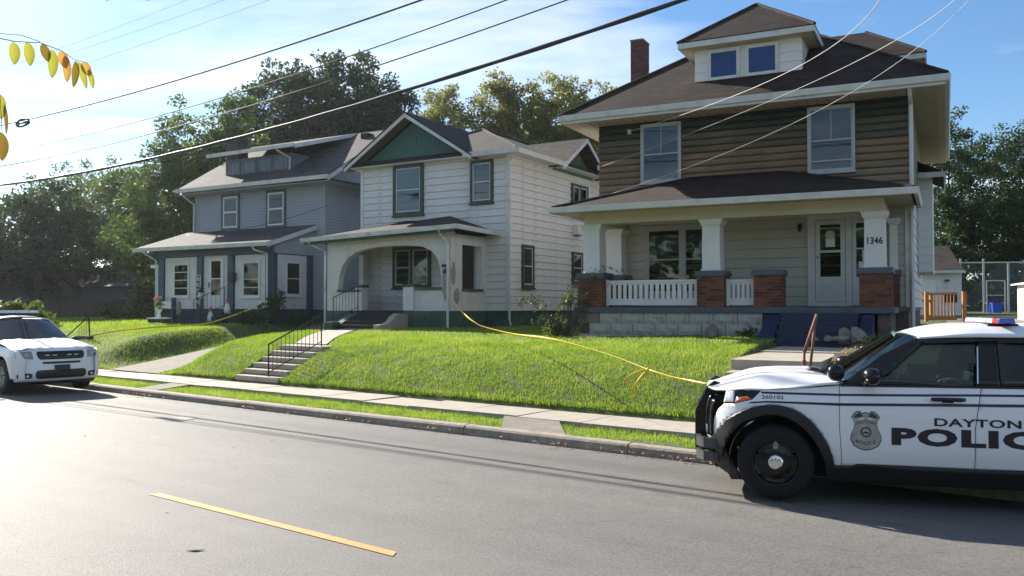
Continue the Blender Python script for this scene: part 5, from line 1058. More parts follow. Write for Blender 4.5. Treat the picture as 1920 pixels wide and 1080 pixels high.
p = (px(45, 27), 27); shrub('bush', 'sunlit round bush behind the roof of the parked white car', 'bush', p[0], p[1], [(0, 0, 0.65, 0.75, 0.6, 0.5), (-0.8, 0, 0.75, 0.7, 0.6, 0.5), (0.5, 0, 0.4, 0.5, 0.5, 0.4)], FM['lime'], 150, 18, 0.22, 0.075, 54, gz=1.1)
p = (px(270, 44), 44); shrub('bush', 'leafy bush in shade left of the white awning post', 'bush', p[0], p[1], [(0, 0, 0.8, 0.9, 0.8, 0.8), (0.2, 0, 1.6, 0.7, 0.6, 0.6)], FM['mid'], 120, 18, 0.25, 0.08, 55)
p = (px(215, 46), 46); shrub('bush', 'low glossy bush below the old grey garage', 'bush', p[0], p[1], [(0, 0, 0.35, 1.2, 0.6, 0.4), (0.8, 0, 0.3, 1.0, 0.6, 0.35)], FM['mid'], 110, 16, 0.25, 0.08, 56)
for i, (u, v, lb) in enumerate(((5.6, -3.3, 'small tuft of weeds at the left foot of the blue steps'), (4.6, -2.6, 'weeds by the white foundation blocks near the blue steps'), (7.4, -4.4, 'green weeds on the bare soil right of the concrete walk'), (7.6, -7.3, 'straggly weeds beside the rusty handrail'))):
    p = H3.w(u, v); shrub('weed', lb, 'weed', p.x, p.y, [(0, 0, 0.12, 0.28, 0.16, 0.14)], FM['lime'], 26, 6, 0.08, 0.035, 60+i, stems=5, sr=0.004)
# bare bed and rubble right of the walk
q = MB(); uu = list(np.arange(6.98, 8.75, 0.2)); vv = list(np.arange(-9.5, -2.2, 0.2))
for i in range(len(uu)-1):
    for j in range(len(vv)-1):
        pts = []
        for a, b in ((uu[i], vv[j]), (uu[i+1], vv[j]), (uu[i+1], vv[j+1]), (uu[i], vv[j+1])): pts.append((a, b, (0.84+0.34*sm((b+9.5)/3.0))+0.04*math.sin(a*7+b*5)+0.02*math.sin(b*17)+0.06*sm((a-7)*2)*sm((8.75-a)*2)))
        q.quad(*pts)
o = q.build('flower_bed', M['soil'], None, True); o.location = (H3.o.x, H3.o.y, 0); o.rotation_euler.z = -R(27); tag(o, 'bare brown bed with dry litter right of the concrete walk', kind='structure')
def litter(name, label, fn, n, size, m, seed, h=0.02):
    rs = np.random.RandomState(seed); C0 = np.array([fn(rs) for _ in range(n)]); a = rs.normal(size=(n, 3)); a[:, 2] *= 0.3; a /= np.linalg.norm(a, axis=1)[:, None]; b = np.cross(a, np.array([0, 0, 1.0])+rs.normal(size=(n, 3))*0.3); b /= np.linalg.norm(b, axis=1)[:, None]
    sz = size*(0.5+rs.rand(n, 1)); V = np.stack([C0-a*sz, C0-b*sz*0.5+[0, 0, h*0.4], C0+a*sz, C0+b*sz*0.5], 1).reshape(-1, 3); tag(link(name, fast_mesh(name, V, np.arange(4*n).reshape(-1, 4), m)), label, 'leaf litter', kind='stuff')
def f1(rs): u = rs.uniform(7.0, 8.7); v = rs.uniform(-9.3, -2.4); p = H3.w(u, v); return (p.x, p.y, 0.86+0.34*sm((v+9.5)/3.0)+0.04*math.sin(u*7+v*5)+0.06*sm((u-7)*2)*sm((8.75-u)*2)+rs.rand()*0.03)
litter('leaf_litter', 'dry leaves and chips on the bare bed right of the walk', f1, 1500, 0.022, M['dry_leaf'], 71)
def f2(rs): s = -14+10*rs.rand() if rs.rand() < 0.3 else rs.choice([-19, -14.5, -11.8, -9.9, -7.3, -6.6, -6.0, -5.1, -17.5, -18.6])+rs.normal()*0.28; t = 10.38-abs(rs.normal())*0.10; p = ST.w(s, t); return (p.x, p.y, 0.012)
litter('leaf_litter', 'brown fallen leaves gathered in the gutter along the kerb', f2, 260, 0.024, M['dry_leaf'], 72)
def f3(rs): s = rs.uniform(-24, -3); t = rs.uniform(1, 12.5); p = ST.w(s, t); return (p.x, p.y, 0.012 if t < 10.3 else 0.178)
litter('leaf_litter', 'single dry leaves scattered over road and sidewalk', f3, 30, 0.02, M['dry_leaf'], 73)
def rock(loc, r, seed, label):
    rs = np.random.RandomState(seed); b = bmesh.new(); bmesh.ops.create_icosphere(b, subdivisions=2, radius=1); k = rs.normal(size=(6, 3))
    for v in b.verts:
        f = 1+0.22*math.sin(v.co.dot(Vector(k[0]))*2.2)+0.15*math.sin(v.co.dot(Vector(k[1]))*3.6); v.co = Vector((v.co.x*f*r[0], v.co.y*f*r[1], max(-0.5, v.co.z*f)*r[2]))
    me = bpy.data.meshes.new('rubble'); b.to_mesh(me); b.free(); me.materials.append(M['rock']); return tag(link('rubble', me, None, loc), label, 'stone', 'rubble stones around the blue steps')
for i, (u, v, r, lb) in enumerate(((6.2, -3.7, (.12, .08, .07), 'small pale stone lying nearest the middle of the blue steps'), (6.5, -3.62, (.09, .09, .08), 'white rounded stone on the lowest blue step'), (6.78, -3.4, (.17, .14, .22), 'upright grey stone leaning against the lower right steps'), (7.05, -3.35, (.20, .18, .24), 'largest broken masonry lump below the right blue cheek'), (6.72, -3.75, (.22, .1, .06), 'flat stone slab lying before the broken cheek'), (7.15, -3.75, (.2, .14, .10), 'broken stone at the right end of the rubble'), (4.35, -2.35, (.14, .10, .06), 'flat stone in the grass left of the blue steps'), (4.75, -2.5, (.13, .1, .07), 'stone beside the left blue cheek in the grass'), (3.75, -2.35, (.13, .08, .25), 'dark upright stone leaning on the white foundation blocks'))):
    rock(H3.w(u, v, 1.33), r, 80+i, lb)

# ================================================================== stair railing, railings on the bank
sr_ = thing('stair_railing', 'black iron railing with thin balusters along the right edge of the sidewalk steps', 'railing', ST.w(-16.78, 12.70, 0.34), 37.6)
def rail_between(root, a, b, h0, h1, n, m):
    """a,b feet; h heights above feet"""
    a, b = Vector(a), Vector(b); ta, tb = a+Vector((0, 0, h0)), b+Vector((0, 0, h1))
    MB().tube([ta, tb], 0.019, 6).build('rail', m, root); MB().tube([a+Vector((0, 0, 0.09)), b+Vector((0, 0, 0.09))], 0.012, 6).build('lower_rail', m, root)
    for p, t in ((a, ta), (b, tb)): MB().tube([p-Vector((0, 0, 0.1)), t], 0.018, 6).build('post', m, root)
    me = MB().tube([(0, 0, 0.09), (0, 0, (h0+h1)/2)], 0.0075, 5).mesh('baluster', m)
    for i in range(1, n): link('baluster', me, root, a+(b-a)*(i/n))
sr_.location = (0, 0, 0)
o_ = ST.w(-17.12, 12.67, 0.34); sr_.location = o_
rail_between(sr_, (0, 0, 0), (0.27, 1.38, 0.71), 0.77, 0.77, 13, M['iron'])
s2 = thing('stair_railing', 'short black iron railing on the far bank behind the bonnet of the parked white car', 'railing', ST.w(-28.62, 14.02, 1.0), 37.6)
MB().box(-0.75, 0.05, -0.08, 0.10, -0.12, 0.03).build('base_kerb', M['blue_base'], s2); MB().tube([(0, 0, -0.05), (-0.10, 0, 0.70)], 0.025).build('post', M['iron'], s2); MB().tube([(-0.10, 0, 0.69), (-1.5, -0.1, -0.05)], 0.022).build('rail', M['iron'], s2)
for k in range(1, 7):
    x = -0.12*k-0.08; MB().tube([(x, 0, 0.0), (x-0.03, 0, 0.66+0.52*x)], 0.008, 5).build('baluster', M['iron'], s2)

# garden ornaments by the grey house
def H1w(u, v, z): return H1.w(u, v, z)
fp = thing('flower_vase', 'pink flowers in a pale vase on a dark plinth by the grey porch', 'flower vase', H1w(-6.1, -3.2, 1.36), 30)
MB().box(-0.45, 0.45, -0.2, 0.2, 0, 0.16).build('plinth', M['blue_base'], fp); MB().box(-0.48, 0.48, -0.22, 0.22, 0.16, 0.20).build('plinth_top', M['white_paint'], fp)
MB().lathe([(0.001, 0.2), (0.09, 0.2), (0.06, 0.3), (0.05, 0.4), (0.12, 0.52), (0.13, 0.56)], (0, 0, 0), n=12).build('vase', M['white_paint'], fp, True)
rs = np.random.RandomState(5); link('foliage', leaf_mesh('foliage', rs.normal(size=(14, 3))*[0.13, 0.1, 0.12]+[0.02, 0, 0.78], 8, 0.1, 0.05, FM['mid'], 91), fp)
pk_ = mat('pink_petals', (0.8, 0.35, 0.36), 0.7); link('flower', leaf_mesh('flower', np.array([[-0.18, -.05, 0.98], [-0.06, -.05, 1.04], [0.1, -.05, 1.02]]), 60, 0.09, 0.04, pk_, 92), fp)
ln = thing('garden_lantern', 'small dark lantern on a thin pole before the white door of the grey house', 'lantern', H1w(-3.95, -2.9, 1.4), 30)
MB().tube([(0, 0, 0), (0, 0, 0.95)], 0.02).build('pole', M['iron'], ln); MB().box(-0.07, 0.07, -0.07, 0.07, 0.97, 1.2).build('glass_body', M['clear_lens'], ln); MB().lathe([(0.16, 1.2), (0.05, 1.32), (0.015, 1.42), (0.001, 1.46)], (0, 0, 0), n=8).build('roof', M['iron'], ln)
def figure(name, label, loc, h, m1, m2):
    f = thing(name, label, 'garden figure', loc, 30); MB().lathe([(0.001, 0), (h*0.22, 0), (h*0.2, h*0.3), (h*0.12, h*0.62), (h*0.06, h*0.66)], (0, 0, 0), n=12).build('body', m1, f, True)
    MB().lathe([(0.001, h*0.62), (h*0.11, h*0.68), (h*0.12, h*0.76), (h*0.07, h*0.86), (0.001, h*0.88)], (0, 0, 0), n=12).build('head', M['skin'], f, True); MB().lathe([(h*0.13, h*0.80), (h*0.08, h*0.9), (0.001, h*1.05)], (0, 0, 0), n=12).build('hat', m2, f, True)
figure('garden_figure', 'white garden figure with red hat between second and third porch post', H1w(-2.75, -2.6, 1.75), 0.62, M['white_paint'], M['red_cloth'])
figure('garden_figure', 'white and red garden figure on the steps beside the white door', H1w(-3.55, -2.75, 1.42), 0.60, M['white_paint'], M['red_cloth'])
figure('garden_figure', 'brownish statue under the left porch window of the grey house', H1w(-5.55, -2.65, 1.70), 0.55, M['rock'], M['rock'])
bd = thing('bench_planter', 'small pale bench planter under the left window of the grey house', 'planter', H1w(-6.55, -2.45, 1.9), 30)
MB().box(-0.4, 0.4, -0.05, 0.1, 0.05, 0.35).build('panel', M['trim_grey'], bd); MB().box(-0.4, -0.34, -0.08, 0.12, -0.6, 0.5).box(0.34, 0.4, -0.08, 0.12, -0.6, 0.5).build('post', M['blue_trim'], bd)

# ================================================================== caution tape
def ribbon(name, label, pts, wd, m, twist=0.0, tilt=0.0, seg=10):
    P = [Vector(p) for p in pts]; Q = []
    for i in range(len(P)-1):
        p0, p1, p2, p3 = P[max(0, i-1)], P[i], P[i+1], P[min(len(P)-1, i+2)]
        for k in range(seg):
            t = k/seg; Q.append(0.5*((2*p1)+(p2-p0)*t+(2*p0-5*p1+4*p2-p3)*t*t+(3*p1-p0-3*p2+p3)*t**3))
    Q.append(P[-1]); q = MB(); n = len(Q)
    for i, p in enumerate(Q):
        d = (Q[min(n-1, i+1)]-Q[max(0, i-1)]).normalized(); s_ = d.cross(Vector((0, 0, 1))).normalized(); up = s_.cross(d); a = tilt+twist*math.sin(i*0.16); wv = (up*math.cos(a)+s_*math.sin(a))*wd(i/n)*0.5
        nn = d.cross(wv).normalized()*0.0015
        q.v += [tuple(p-wv+nn), tuple(p+wv+nn), tuple(p+wv-nn), tuple(p-wv-nn)]
    for i in range(n-1):
        for j in range(4): q.f.append((4*i+j, 4*i+(j+1) % 4, 4*i+4+(j+1) % 4, 4*i+4+j)); q.mi.append(0)
    return q, Q
tp = thing('caution_tape', 'yellow tape running from the white arched porch over the lawn to the police car bumper', 'tape', (0, 0, 0))
A0, B0 = H2.w(5.40, -2.14, 2.3), PC.w(-0.60, 0.62, 1.1)
def along(t, z): p = A0.lerp(B0, t); p.z = z; return p
pts = [along(t, z) for t, z in ((0.0, 2.42), (0.046, 2.26), (0.106, 1.98), (0.18, 1.73), (0.237, 1.60), (0.305, 1.50), (0.467, 1.41), (0.60, 1.41), (0.684, 1.38), (0.803, 1.28), (0.889, 1.155))]
q, Q = ribbon('t', '', pts, lambda f: 0.060*min(1, 1.15-f+0.05)+0.012, M['tape'], 0.35, 0.5); q.build('ribbon', M['tape'], tp, True)
pts = [along(0.889, 1.155), along(0.93, 1.12), along(0.96, 1.115), along(1.0, 1.12)]
q, Q = ribbon('t', '', pts, lambda f: 0.022, M['tape'], 0.6); q.build('ribbon', M['tape'], tp, True)
kn = along(0.889, 1.155); MB().lathe([(0.001, -0.03), (0.03, -0.015), (0.035, 0.01), (0.001, 0.035)], kn, n=8).build('knot', M['tape'], tp, True)
for e in (Vector((-0.30, 0.02, -0.13)), Vector((-0.20, 0.0, -0.26))):
    q, Q = ribbon('t', '', [kn, kn+e*0.5+Vector((0, 0, 0.03)), kn+e, kn+e+Vector((0.03, 0, -0.06))], lambda f: 0.03, M['tape'], 0.4); q.build('loose_end', M['tape'], tp, True)
tp2 = thing('caution_tape', 'yellow tape strung from the grey house downspout to the far stair railing', 'tape', (0, 0, 0))
A1, B1 = H1w(-0.80, -2.36, 2.0), ST.w(-28.6, 14.0, 1.1)
pts = []
for t, z in ((0.0, 2.18), (0.178, 1.77), (0.361, 1.42), (0.517, 1.19), (0.664, 1.05), (0.855, 0.98), (1.0, 0.97)): p = A1.lerp(B1, t); p.z = z; pts.append(p)
for i in range(len(pts)): pts[i].z = max(pts[i].z, gxy(pts[i].x, pts[i].y)+0.10)
q, Q = ribbon('t', '', pts, lambda f: 0.05, M['tape'], 0.3, 0.3); q.build('ribbon', M['tape'], tp2, True)

# ================================================================== overhead cables
def cable(label, p0, p1, sag, r, m=None, group='cables over the street', n=28, bumps=False):
    p0, p1 = Vector(p0), Vector(p1); pts = []
    for i in range(n+1):
        f = i/n; p = p0.lerp(p1, f); p.z -= 4*sag*f*(1-f)*0; p.z -= sag*(1-(2*f-1)**2); pts.append(p)
    rs_ = [r*(1+(0.35 if bumps and i % 2 else 0)) for i in range(n+1)]
    o = MB().tube(pts, rs_, 6).build('overhead_cable', m or M['wire'], None, True); tag(o, label, 'cable', group); return o
def on_t(x, y, t):
    """point of the sight line of a spot in the street frame plane t = const (the line the poles stand on)"""
    d = Vector((x-960, 1600*math.cos(math.atan(36/1600))-(540-y)*math.sin(math.atan(36/1600)), 1600*math.sin(math.atan(36/1600))+(540-y)*math.cos(math.atan(36/1600))))
    k = t/d.dot(ST.v); p = d*k; s = p.dot(ST.u); return s, 2.0+p.z
def street_cable(label, pa, pb, pm, t, r, **k):
    (sa, za), (sb, zb), (sm_, zm) = on_t(*pa, t), on_t(*pb, t), on_t(*pm, t)
    c = np.polyfit([sa, sm_, sb], [za, zm, zb], 2); s0, s1 = sa-14, sb+16; pts = []
    for i in range(61):
        s = s0+(s1-s0)*i/60; p = ST.w(s, t); p.z = float(np.polyval(c, s)); pts.append(p)
    rr = [r*(1+(0.3 if k.get('bumps') and i % 2 else 0)) for i in range(61)]
    o = MB().tube(pts, rr, 6).build('overhead_cable', M['wire'], None, True); tag(o, label, 'cable'); return c
street_cable('thickest lowest black cable running over all three houses', (0, 347), (1280, 0), (640, 205), 11.0, 0.032, bumps=True)
cu1 = street_cable('upper left cable ending in a splice loop over the far trees', (60, 222), (790, 0), (425, 122), 11.3, 0.020)
street_cable('thin cable second from the top across the sky', (0, 285), (950, 0), (480, 163), 11.1, 0.012)
street_cable('thin cable just above the thick lowest one', (0, 312), (1063, 0), (530, 180), 10.9, 0.012)
street_cable('faint high thin wire, lowest of the three at upper left', (180, 113), (505, 0), (340, 58), 13.0, 0.005)
street_cable('faint high thin wire, middle one of three at upper left', (130, 100), (420, 0), (280, 50), 13.4, 0.005)
street_cable('faint high thin wire, topmost of three at upper left', (0, 130), (350, 0), (180, 66), 13.8, 0.005)
s, z = on_t(42, 230, 11.3); spl = thing('cable_splice', 'dark oval cable storage loop hanging on the wire at upper left', 'cable loop', ST.w(s, 11.3, z), 37.6)
MB().tube([(0.42*math.cos(a), 0, 0.11*math.sin(a)) for a in np.linspace(0, 2*math.pi, 25)], 0.03, 6).build('loop', M['wire'], spl, True); MB().tube([(0.38*math.cos(a), 0.04, 0.07*math.sin(a)-0.03) for a in np.linspace(0, 2*math.pi, 25)], 0.022, 6).build('loop', M['wire'], spl, True); MB().tube([(-0.4, 0.02, 0.03), (0.4, 0.02, -0.03)], 0.03, 6).build('splice_case', M['wire'], spl, True)
def ray_at(x, y, Y):
    a = math.atan(36/1600); d = Vector((x-960, 1600*math.cos(a)-(540-y)*math.sin(a), 1600*math.sin(a)+(540-y)*math.cos(a))); return Vector((0, 0, 2))+d*(Y/d.y)
def service(label, hook, top, Y, mid, r):
    p1 = ray_at(*top, Y); p1 = hook+(p1-hook)*1.0; pm = ray_at(*mid, (hook.y+Y)/2*1.0); pts = []
    # quadratic through hook, mid bearing, far point
    for i in range(31):
        f = i/25; a = (1-f)*(1-2*f) if True else 0; pts.append(hook*((f-0.5)*(f-1)*2)+pm*(-4*f*(f-1))+p1*(2*f*(f-0.5)))
    rr = [r*(1+(0.25 if i % 2 else 0)) for i in range(31)]
    o = MB().tube(pts, rr, 6).build('service_cable', M['wire_light'], None, True); tag(o, label, 'cable')
service('pale service cable hooked beside the left upper window of the brown house', H3.w(0.91, -0.05, 6.88), (1650, 0), 12.5, (1455, 146), 0.007)
service('pale service cable reaching the left corner of the brown upper storey', H3.w(0.0, -0.06, 5.94), (1790, 0), 12.5, (1500, 165), 0.0055)
service('pale service cable ending on the left slope of the porch roof', H3.w(0.7, -1.4, 4.95), (1817, 0), 12.5, (1500, 225), 0.004)
cable('thin dark cable sagging across the upper wall of the grey house', H1w(-7.8, -0.5, 5.25), H1w(0.6, -0.5, 6.1), 0.25, 0.010)
A_hook = A.add('cable_hook', MB().box(0.86, 0.96, -0.09, 0, 6.80, 6.93).box(-0.03, 0.03, -0.1, 0, 5.86, 6.0), M['galv'])

# ================================================================== hanging leaves near the lens
LM = foliage('turning_leaf', (0.46, 0.52, 0.16), (0.70, 0.65, 0.24), 0.75, 0.4)
LO = foliage('orange_leaf', (0.66, 0.48, 0.22), (0.76, 0.58, 0.28), 0.72, 0.4); LG = foliage('brown_green_leaf', (0.42, 0.38, 0.12), (0.60, 0.46, 0.16), 0.6, 0.4)
def leaflet(px_, py_, ln_, wd_, ang, m, Y, root, curl=0.25):
    o = ray_at(px_, py_, Y); s_ = Y/1600; L_, W_ = ln_*s_, wd_*s_; n = 8; q = MB(); c, s = math.cos(ang), math.sin(ang)
    for i in range(n+1):
        f = i/n; w = W_*0.5*math.sin(math.pi*min(1, f*0.93+0.05))**0.7*(1-f*0.25) if 0 < i < n else 0.0004; y = curl*L_*0.4*math.sin(f*2.2)
        for x, dy in ((-w, 0.15*w), (0, -0.12*w), (w, 0.15*w)): q.v.append((x*c-(-f*L_)*s*-1, y+dy, x*s*-1-f*L_*c) if False else (x*c+f*L_*s, y+dy, -f*L_*c+x*s))
    for i in range(n):
        for j in range(2): q.f.append((3*i+j, 3*i+j+1, 3*i+j+4, 3*i+j+3)); q.mi.append(0)
    ob = q.build('leaflet', m, root, True); ob.location = o-root.location; ob.modifiers.new('thick', 'SOLIDIFY').thickness = 0.0004
br = thing('branch', 'drooping compound leaf of yellowing leaflets at the upper left edge', 'leaf branch', ray_at(60, 75, 1.8))
def stem(root, pp, Y, r): MB().tube([ray_at(x, y, Y)-root.location for x, y in pp], r, 6).build('stem', M['bark'], root, True)
stem(br, [(-120, 72), (-40, 64), (30, 78), (75, 80), (115, 95), (140, 112), (165, 118)], 1.8, [0.0014, 0.0012, 0.001, 0.0009, 0.0008, 0.0006, 0.0004]); stem(br, [(-120, 66), (0, 63), (40, 66), (75, 78)], 1.83, 0.0007)
for a in ((24, 78, 43, 25, 0.05, LM), (50, 78, 46, 24, 0.12, LM), (78, 82, 36, 20, 0.35, LG), (97, 92, 54, 24, -0.02, LM), (112, 96, 34, 22, 0.35, LO), (122, 104, 50, 19, 0.05, LO), (142, 114, 50, 17, -0.12, LG), (146, 114, 54, 15, 0.28, LM), (154, 116, 30, 20, 0.5, LO), (166, 130, 36, 13, 0.22, LM)): leaflet(*a[:5], a[5], 1.8, br)
br2 = thing('branch', 'pair of green brown leaflets cut by the left edge below the yellow ones', 'leaf branch', ray_at(0, 200, 1.8))
stem(br2, [(-120, 150), (-30, 165), (0, 178), (4, 250)], 1.8, 0.0007)
leaflet(0, 176, 48, 20, 0.02, LM, 1.8, br2); leaflet(8, 196, 56, 9, 0.03, LG, 1.8, br2); leaflet(-2, 246, 56, 30, 0.08, LG, 1.8, br2)
br3 = thing('branch', 'dark twig tips at the top edge of the view', 'leaf branch', ray_at(205, -6, 1.8))
stem(br3, [(190, -30), (200, -8), (212, -1)], 1.8, 0.0012); leaflet(198, -10, 12, 12, 0.3, LG, 1.8, br3); leaflet(277, -10, 12, 8, 0, LG, 1.8, br3); stem(br3, [(190, -30), (277, -10)], 1.8, 0.0009)

# ================================================================== cars
def patch(outline, fn, step=0.07):
    bm = bmesh.new(); vs = [bm.verts.new((x, 0, z)) for x, z in outline]; f = bm.faces.new(vs); bm.normal_update()
    bmesh.ops.triangulate(bm, faces=[f])
    xs = [p[0] for p in outline]; zs = [p[1] for p in outline]
    for ax, lo, hi in ((0, min(xs), max(xs)), (2, min(zs), max(zs))):
        k = math.floor(lo/step)*step+step
        while k < hi-1e-4:
            co = [0, 0, 0]; co[ax] = k; no = [0, 0, 0]; no[ax] = 1
            bmesh.ops.bisect_plane(bm, geom=bm.verts[:]+bm.edges[:]+bm.faces[:], plane_co=co, plane_no=no, dist=1e-5); k += step
    for v in bm.verts: v.co = Vector(fn(v.co.x, v.co.z))
    return bm
def panel_obj(name, outline, fn, m, parent, step=0.07, th=0.02, flip=False, smooth=True):
    bm = patch(outline, fn, step); me = bpy.data.meshes.new(name)
    if flip: bmesh.ops.reverse_faces(bm, faces=bm.faces)
    for f in bm.faces: f.smooth = smooth
    bm.to_mesh(me); bm.free(); me.materials.append(m); o = link(name, me, parent)
    if th: s_ = o.modifiers.new('thick', 'SOLIDIFY'); s_.thickness = th; s_.offset = -1; s_.use_rim = True
    return o
def arc(cx, cz, r, a0, a1, n, rz=None): rz = rz or r; return [(cx+r*math.cos(R(a0+(a1-a0)*i/n)), cz+rz*math.sin(R(a0+(a1-a0)*i/n))) for i in range(n+1)]
def wheel(root, x, y, r, w, side, style, name='wheel'):
    """hub axis along y; side -1 faces -y"""
    t = MB().lathe([(r*0.60, -w/2+0.012), (r*0.66, -w/2), (r*0.90, -w/2), (r*0.975, -w/2+0.025), (r, -w/2+0.06), (r, w/2-0.06), (r*0.975, w/2-0.02), (r*0.88, w/2), (r*0.6, w/2)], (0, 0, 0), 'y', 40)
    wo = link(name, t.mesh('tyre', M['rubber'], True), root, (x, y, r)); f = side*(w/2); W = lambda k: f-side*k
    rim = MB().lathe([(r*0.625, W(0.0)), (r*0.60, W(-0.004)), (r*0.575, W(0.02)), (r*0.545, W(0.075))], (0, 0, 0), 'y', 40)
    if style == 'steel': rim.lathe([(r*0.545, W(0.075)), (r*0.42, W(0.06)), (r*0.30, W(0.035)), (r*0.2, W(0.04)), (0.001, W(0.04))], (0, 0, 0), 'y', 40)
    else:
        rim.lathe([(0.001, W(0.02)), (r*0.16, W(0.02)), (r*0.2, W(0.05))], (0, 0, 0), 'y', 20)
    rim.build('rim', M['gloss_black'], wo, True)
    if style == 'steel':
        for k in range(5):
            a = 2*math.pi*k/5+1.57; hx, hz = r*0.44*math.cos(a), r*0.44*math.sin(a); q = MB()
            n = 12; pts = [(hx+0.045*math.cos(2*math.pi*i/n)*math.cos(a)-0.030*0.0-0.028*math.sin(2*math.pi*i/n)*math.sin(a), hz+0.045*math.cos(2*math.pi*i/n)*0+0.028*math.sin(2*math.pi*i/n)*math.cos(a)+0.045*math.cos(2*math.pi*i/n)*math.sin(a)) for i in range(n)]
            q.hexa([(px_, W(0.052), pz_) for px_, pz_ in pts], [(px_, W(0.046), pz_) for px_, pz_ in pts]); q.build('vent_slot', M['dark'] if k else M['lamp_grey'], wo)
        MB().lathe([(0.084, W(0.045)), (0.082, W(0.02)), (0.070, W(0.008)), (0.045, W(0.002)), (0.001, W(0.0))], (0, 0, 0), 'y', 24).build('hub_cap', M['chrome'], wo, True)
        for k in range(5): a = 2*math.pi*k/5+0.9; MB().lathe([(0.013, W(0.012)), (0.013, W(-0.002)), (0.001, W(-0.004))], (0.052*math.cos(a), 0, 0.052*math.sin(a)), 'y', 8).build('lug', M['chrome'], wo)
    else:
        for k in range(5):
            a = 2*math.pi*k/5+1.57; ca, sa = math.cos(a), math.sin(a); q = MB(); p = lambda rr, tt: (rr*ca-tt*sa, rr*sa+tt*ca)
            for tt in (-0.045, 0.045):
                a1, b1, c1, d1 = p(r*0.12, tt*0.6-0.012), p(r*0.12, tt*0.6+0.012), p(r*0.57, tt*1.4+0.014), p(r*0.57, tt*1.4-0.014)
                q.hexa([(z[0], W(0.05), z[1]) for z in (a1, b1, c1, d1)], [(z[0], W(0.012), z[1]) for z in (a1, b1, c1, d1)])
            q.build('spoke', M['galv'], wo)
    return wo
# ---- police utility car: local x rearward from the front axle, y across (0 = near side), z up
pc = thing('police_car', 'white Dayton police utility vehicle angled at the kerb at right', 'police car', (PC.o.x, PC.o.y, 0), 14.3)
Wd = 2.0
def sv(x, z):
    v = 0.0
    if z < 0.62: v += 0.12*((0.62-z)/0.42)**1.6
    if z > 0.86: v += 0.085*((min(z, 1.21)-0.86)/0.35)**1.5
    v -= 0.010*math.exp(-((z-1.03)/0.045)**2)
    if z > 1.21: v += (z-1.21)*0.50
    if x < -0.15: v += 0.36*((-0.15-x)/0.52)**2.3
    if x > 3.2: v += 0.25*((x-3.2)/0.9)**2.2
    return v
def near(d=0): return lambda x, z: (x, sv(x, z)-d, z)
def far(d=0): return lambda x, z: (x, Wd-sv(x, z)+d, z)
def both(name, outline, m, d=0, step=0.07, th=0.02):
    o = panel_obj(name, outline, near(d), m, pc, step, th); panel_obj(name, outline, far(d), m, pc, step, th, flip=True); return o
archo = [(-0.665, 0.55), (-0.62, 0.66), (-0.53, 0.78), (-0.40, 0.885), (-0.24, 0.955), (-0.04, 0.985), (0.15, 0.95), (0.32, 0.84), (0.45, 0.67), (0.52, 0.52), (0.55, 0.385)]
archi = [(0.475, 0.30), (0.455, 0.42), (0.40, 0.56), (0.28, 0.73), (0.11, 0.85), (-0.08, 0.885), (-0.31, 0.815), (-0.45, 0.68), (-0.52, 0.54), (-0.55, 0.40)]
def smooth_line(P, k=4):
    Q = []
    for i in range(len(P)-1):
        p0, p1, p2, p3 = [Vector(P[max(0, min(len(P)-1, i+j))]) for j in (-1, 0, 1, 2)]
        for m_ in range(k): t = m_/k; Q.append(tuple(0.5*((2*p1)+(p2-p0)*t+(2*p0-5*p1+4*p2-p3)*t*t+(3*p1-p0-3*p2+p3)*t**3)))
    return Q+[P[-1]]
archo, archi = smooth_line(archo), smooth_line(archi)
fender = [(-0.665, 0.58)]+[p for p in archo[2:]]+[(0.622, 0.385), (0.596, 0.80), (0.60, 1.01), (0.612, 1.195), (0.30, 1.165), (-0.16, 1.125), (-0.25, 1.035), (-0.42, 0.985), (-0.54, 0.965), (-0.60, 0.90), (-0.645, 0.80)]
both('fender', fender, M['car_white'], 0, 0.035)
both('wheel_arch_trim', archo+[(0.56, 0.24), (0.49, 0.24)]+archi+[(-0.60, 0.40)], M['car_black'], 0.012, 0.035)
both('front_door', [(0.628, 0.385), (0.70, 0.385), (0.78, 0.41), (1.85, 0.405), (1.85, 0.80), (1.89, 1.03), (1.93, 1.205), (0.618, 1.20), (0.606, 1.01), (0.602, 0.80)], M['car_white'])
both('rear_door', [(1.858, 0.405), (2.50, 0.41), (2.60, 0.62), (2.72, 0.82), (2.86, 0.93), (2.92, 1.225), (1.938, 1.207), (1.898, 1.03), (1.858, 0.80)], M['car_white'])
both('rear_quarter', [(2.51, 0.40), (2.56, 0.52), (2.66, 0.74), (2.82, 0.90), (3.02, 0.96), (3.25, 0.90), (3.42, 0.74), (3.52, 0.52), (3.54, 0.40), (4.10, 0.52), (4.12, 0.95), (4.02, 1.25), (2.93, 1.225), (2.87, 0.93), (2.73, 0.82), (2.61, 0.62)], M['car_white'])
both('rocker_trim', [(0.52, 0.20), (2.55, 0.20), (2.52, 0.40), (0.78, 0.403), (0.70, 0.378), (0.54, 0.378)], M['car_black'], 0.0)
def seal(pts, name='door_gap', m='dark'):
    MB().tube([(x, sv(x, z)+0.006, z) for x, z in pts], 0.0045, 4).build(name, M[m], pc)
# undertray, floor, wheelhouse
MB().box(-0.35, 3.9, 0.28, 1.72, 0.22, 0.50).build('floor_pan', M['dark'], pc); MB().box(-0.45, 0.55, 0.30, 1.70, 0.5, 1.05).build('engine_bay', M['dark'], pc); MB().box(0.55, 4.0, 0.10, 0.16, 0.28, 1.16).build('door_liner', M['dark'], pc); MB().box(0.55, 4.0, 1.84, 1.90, 0.28, 1.16).build('door_liner', M['dark'], pc)
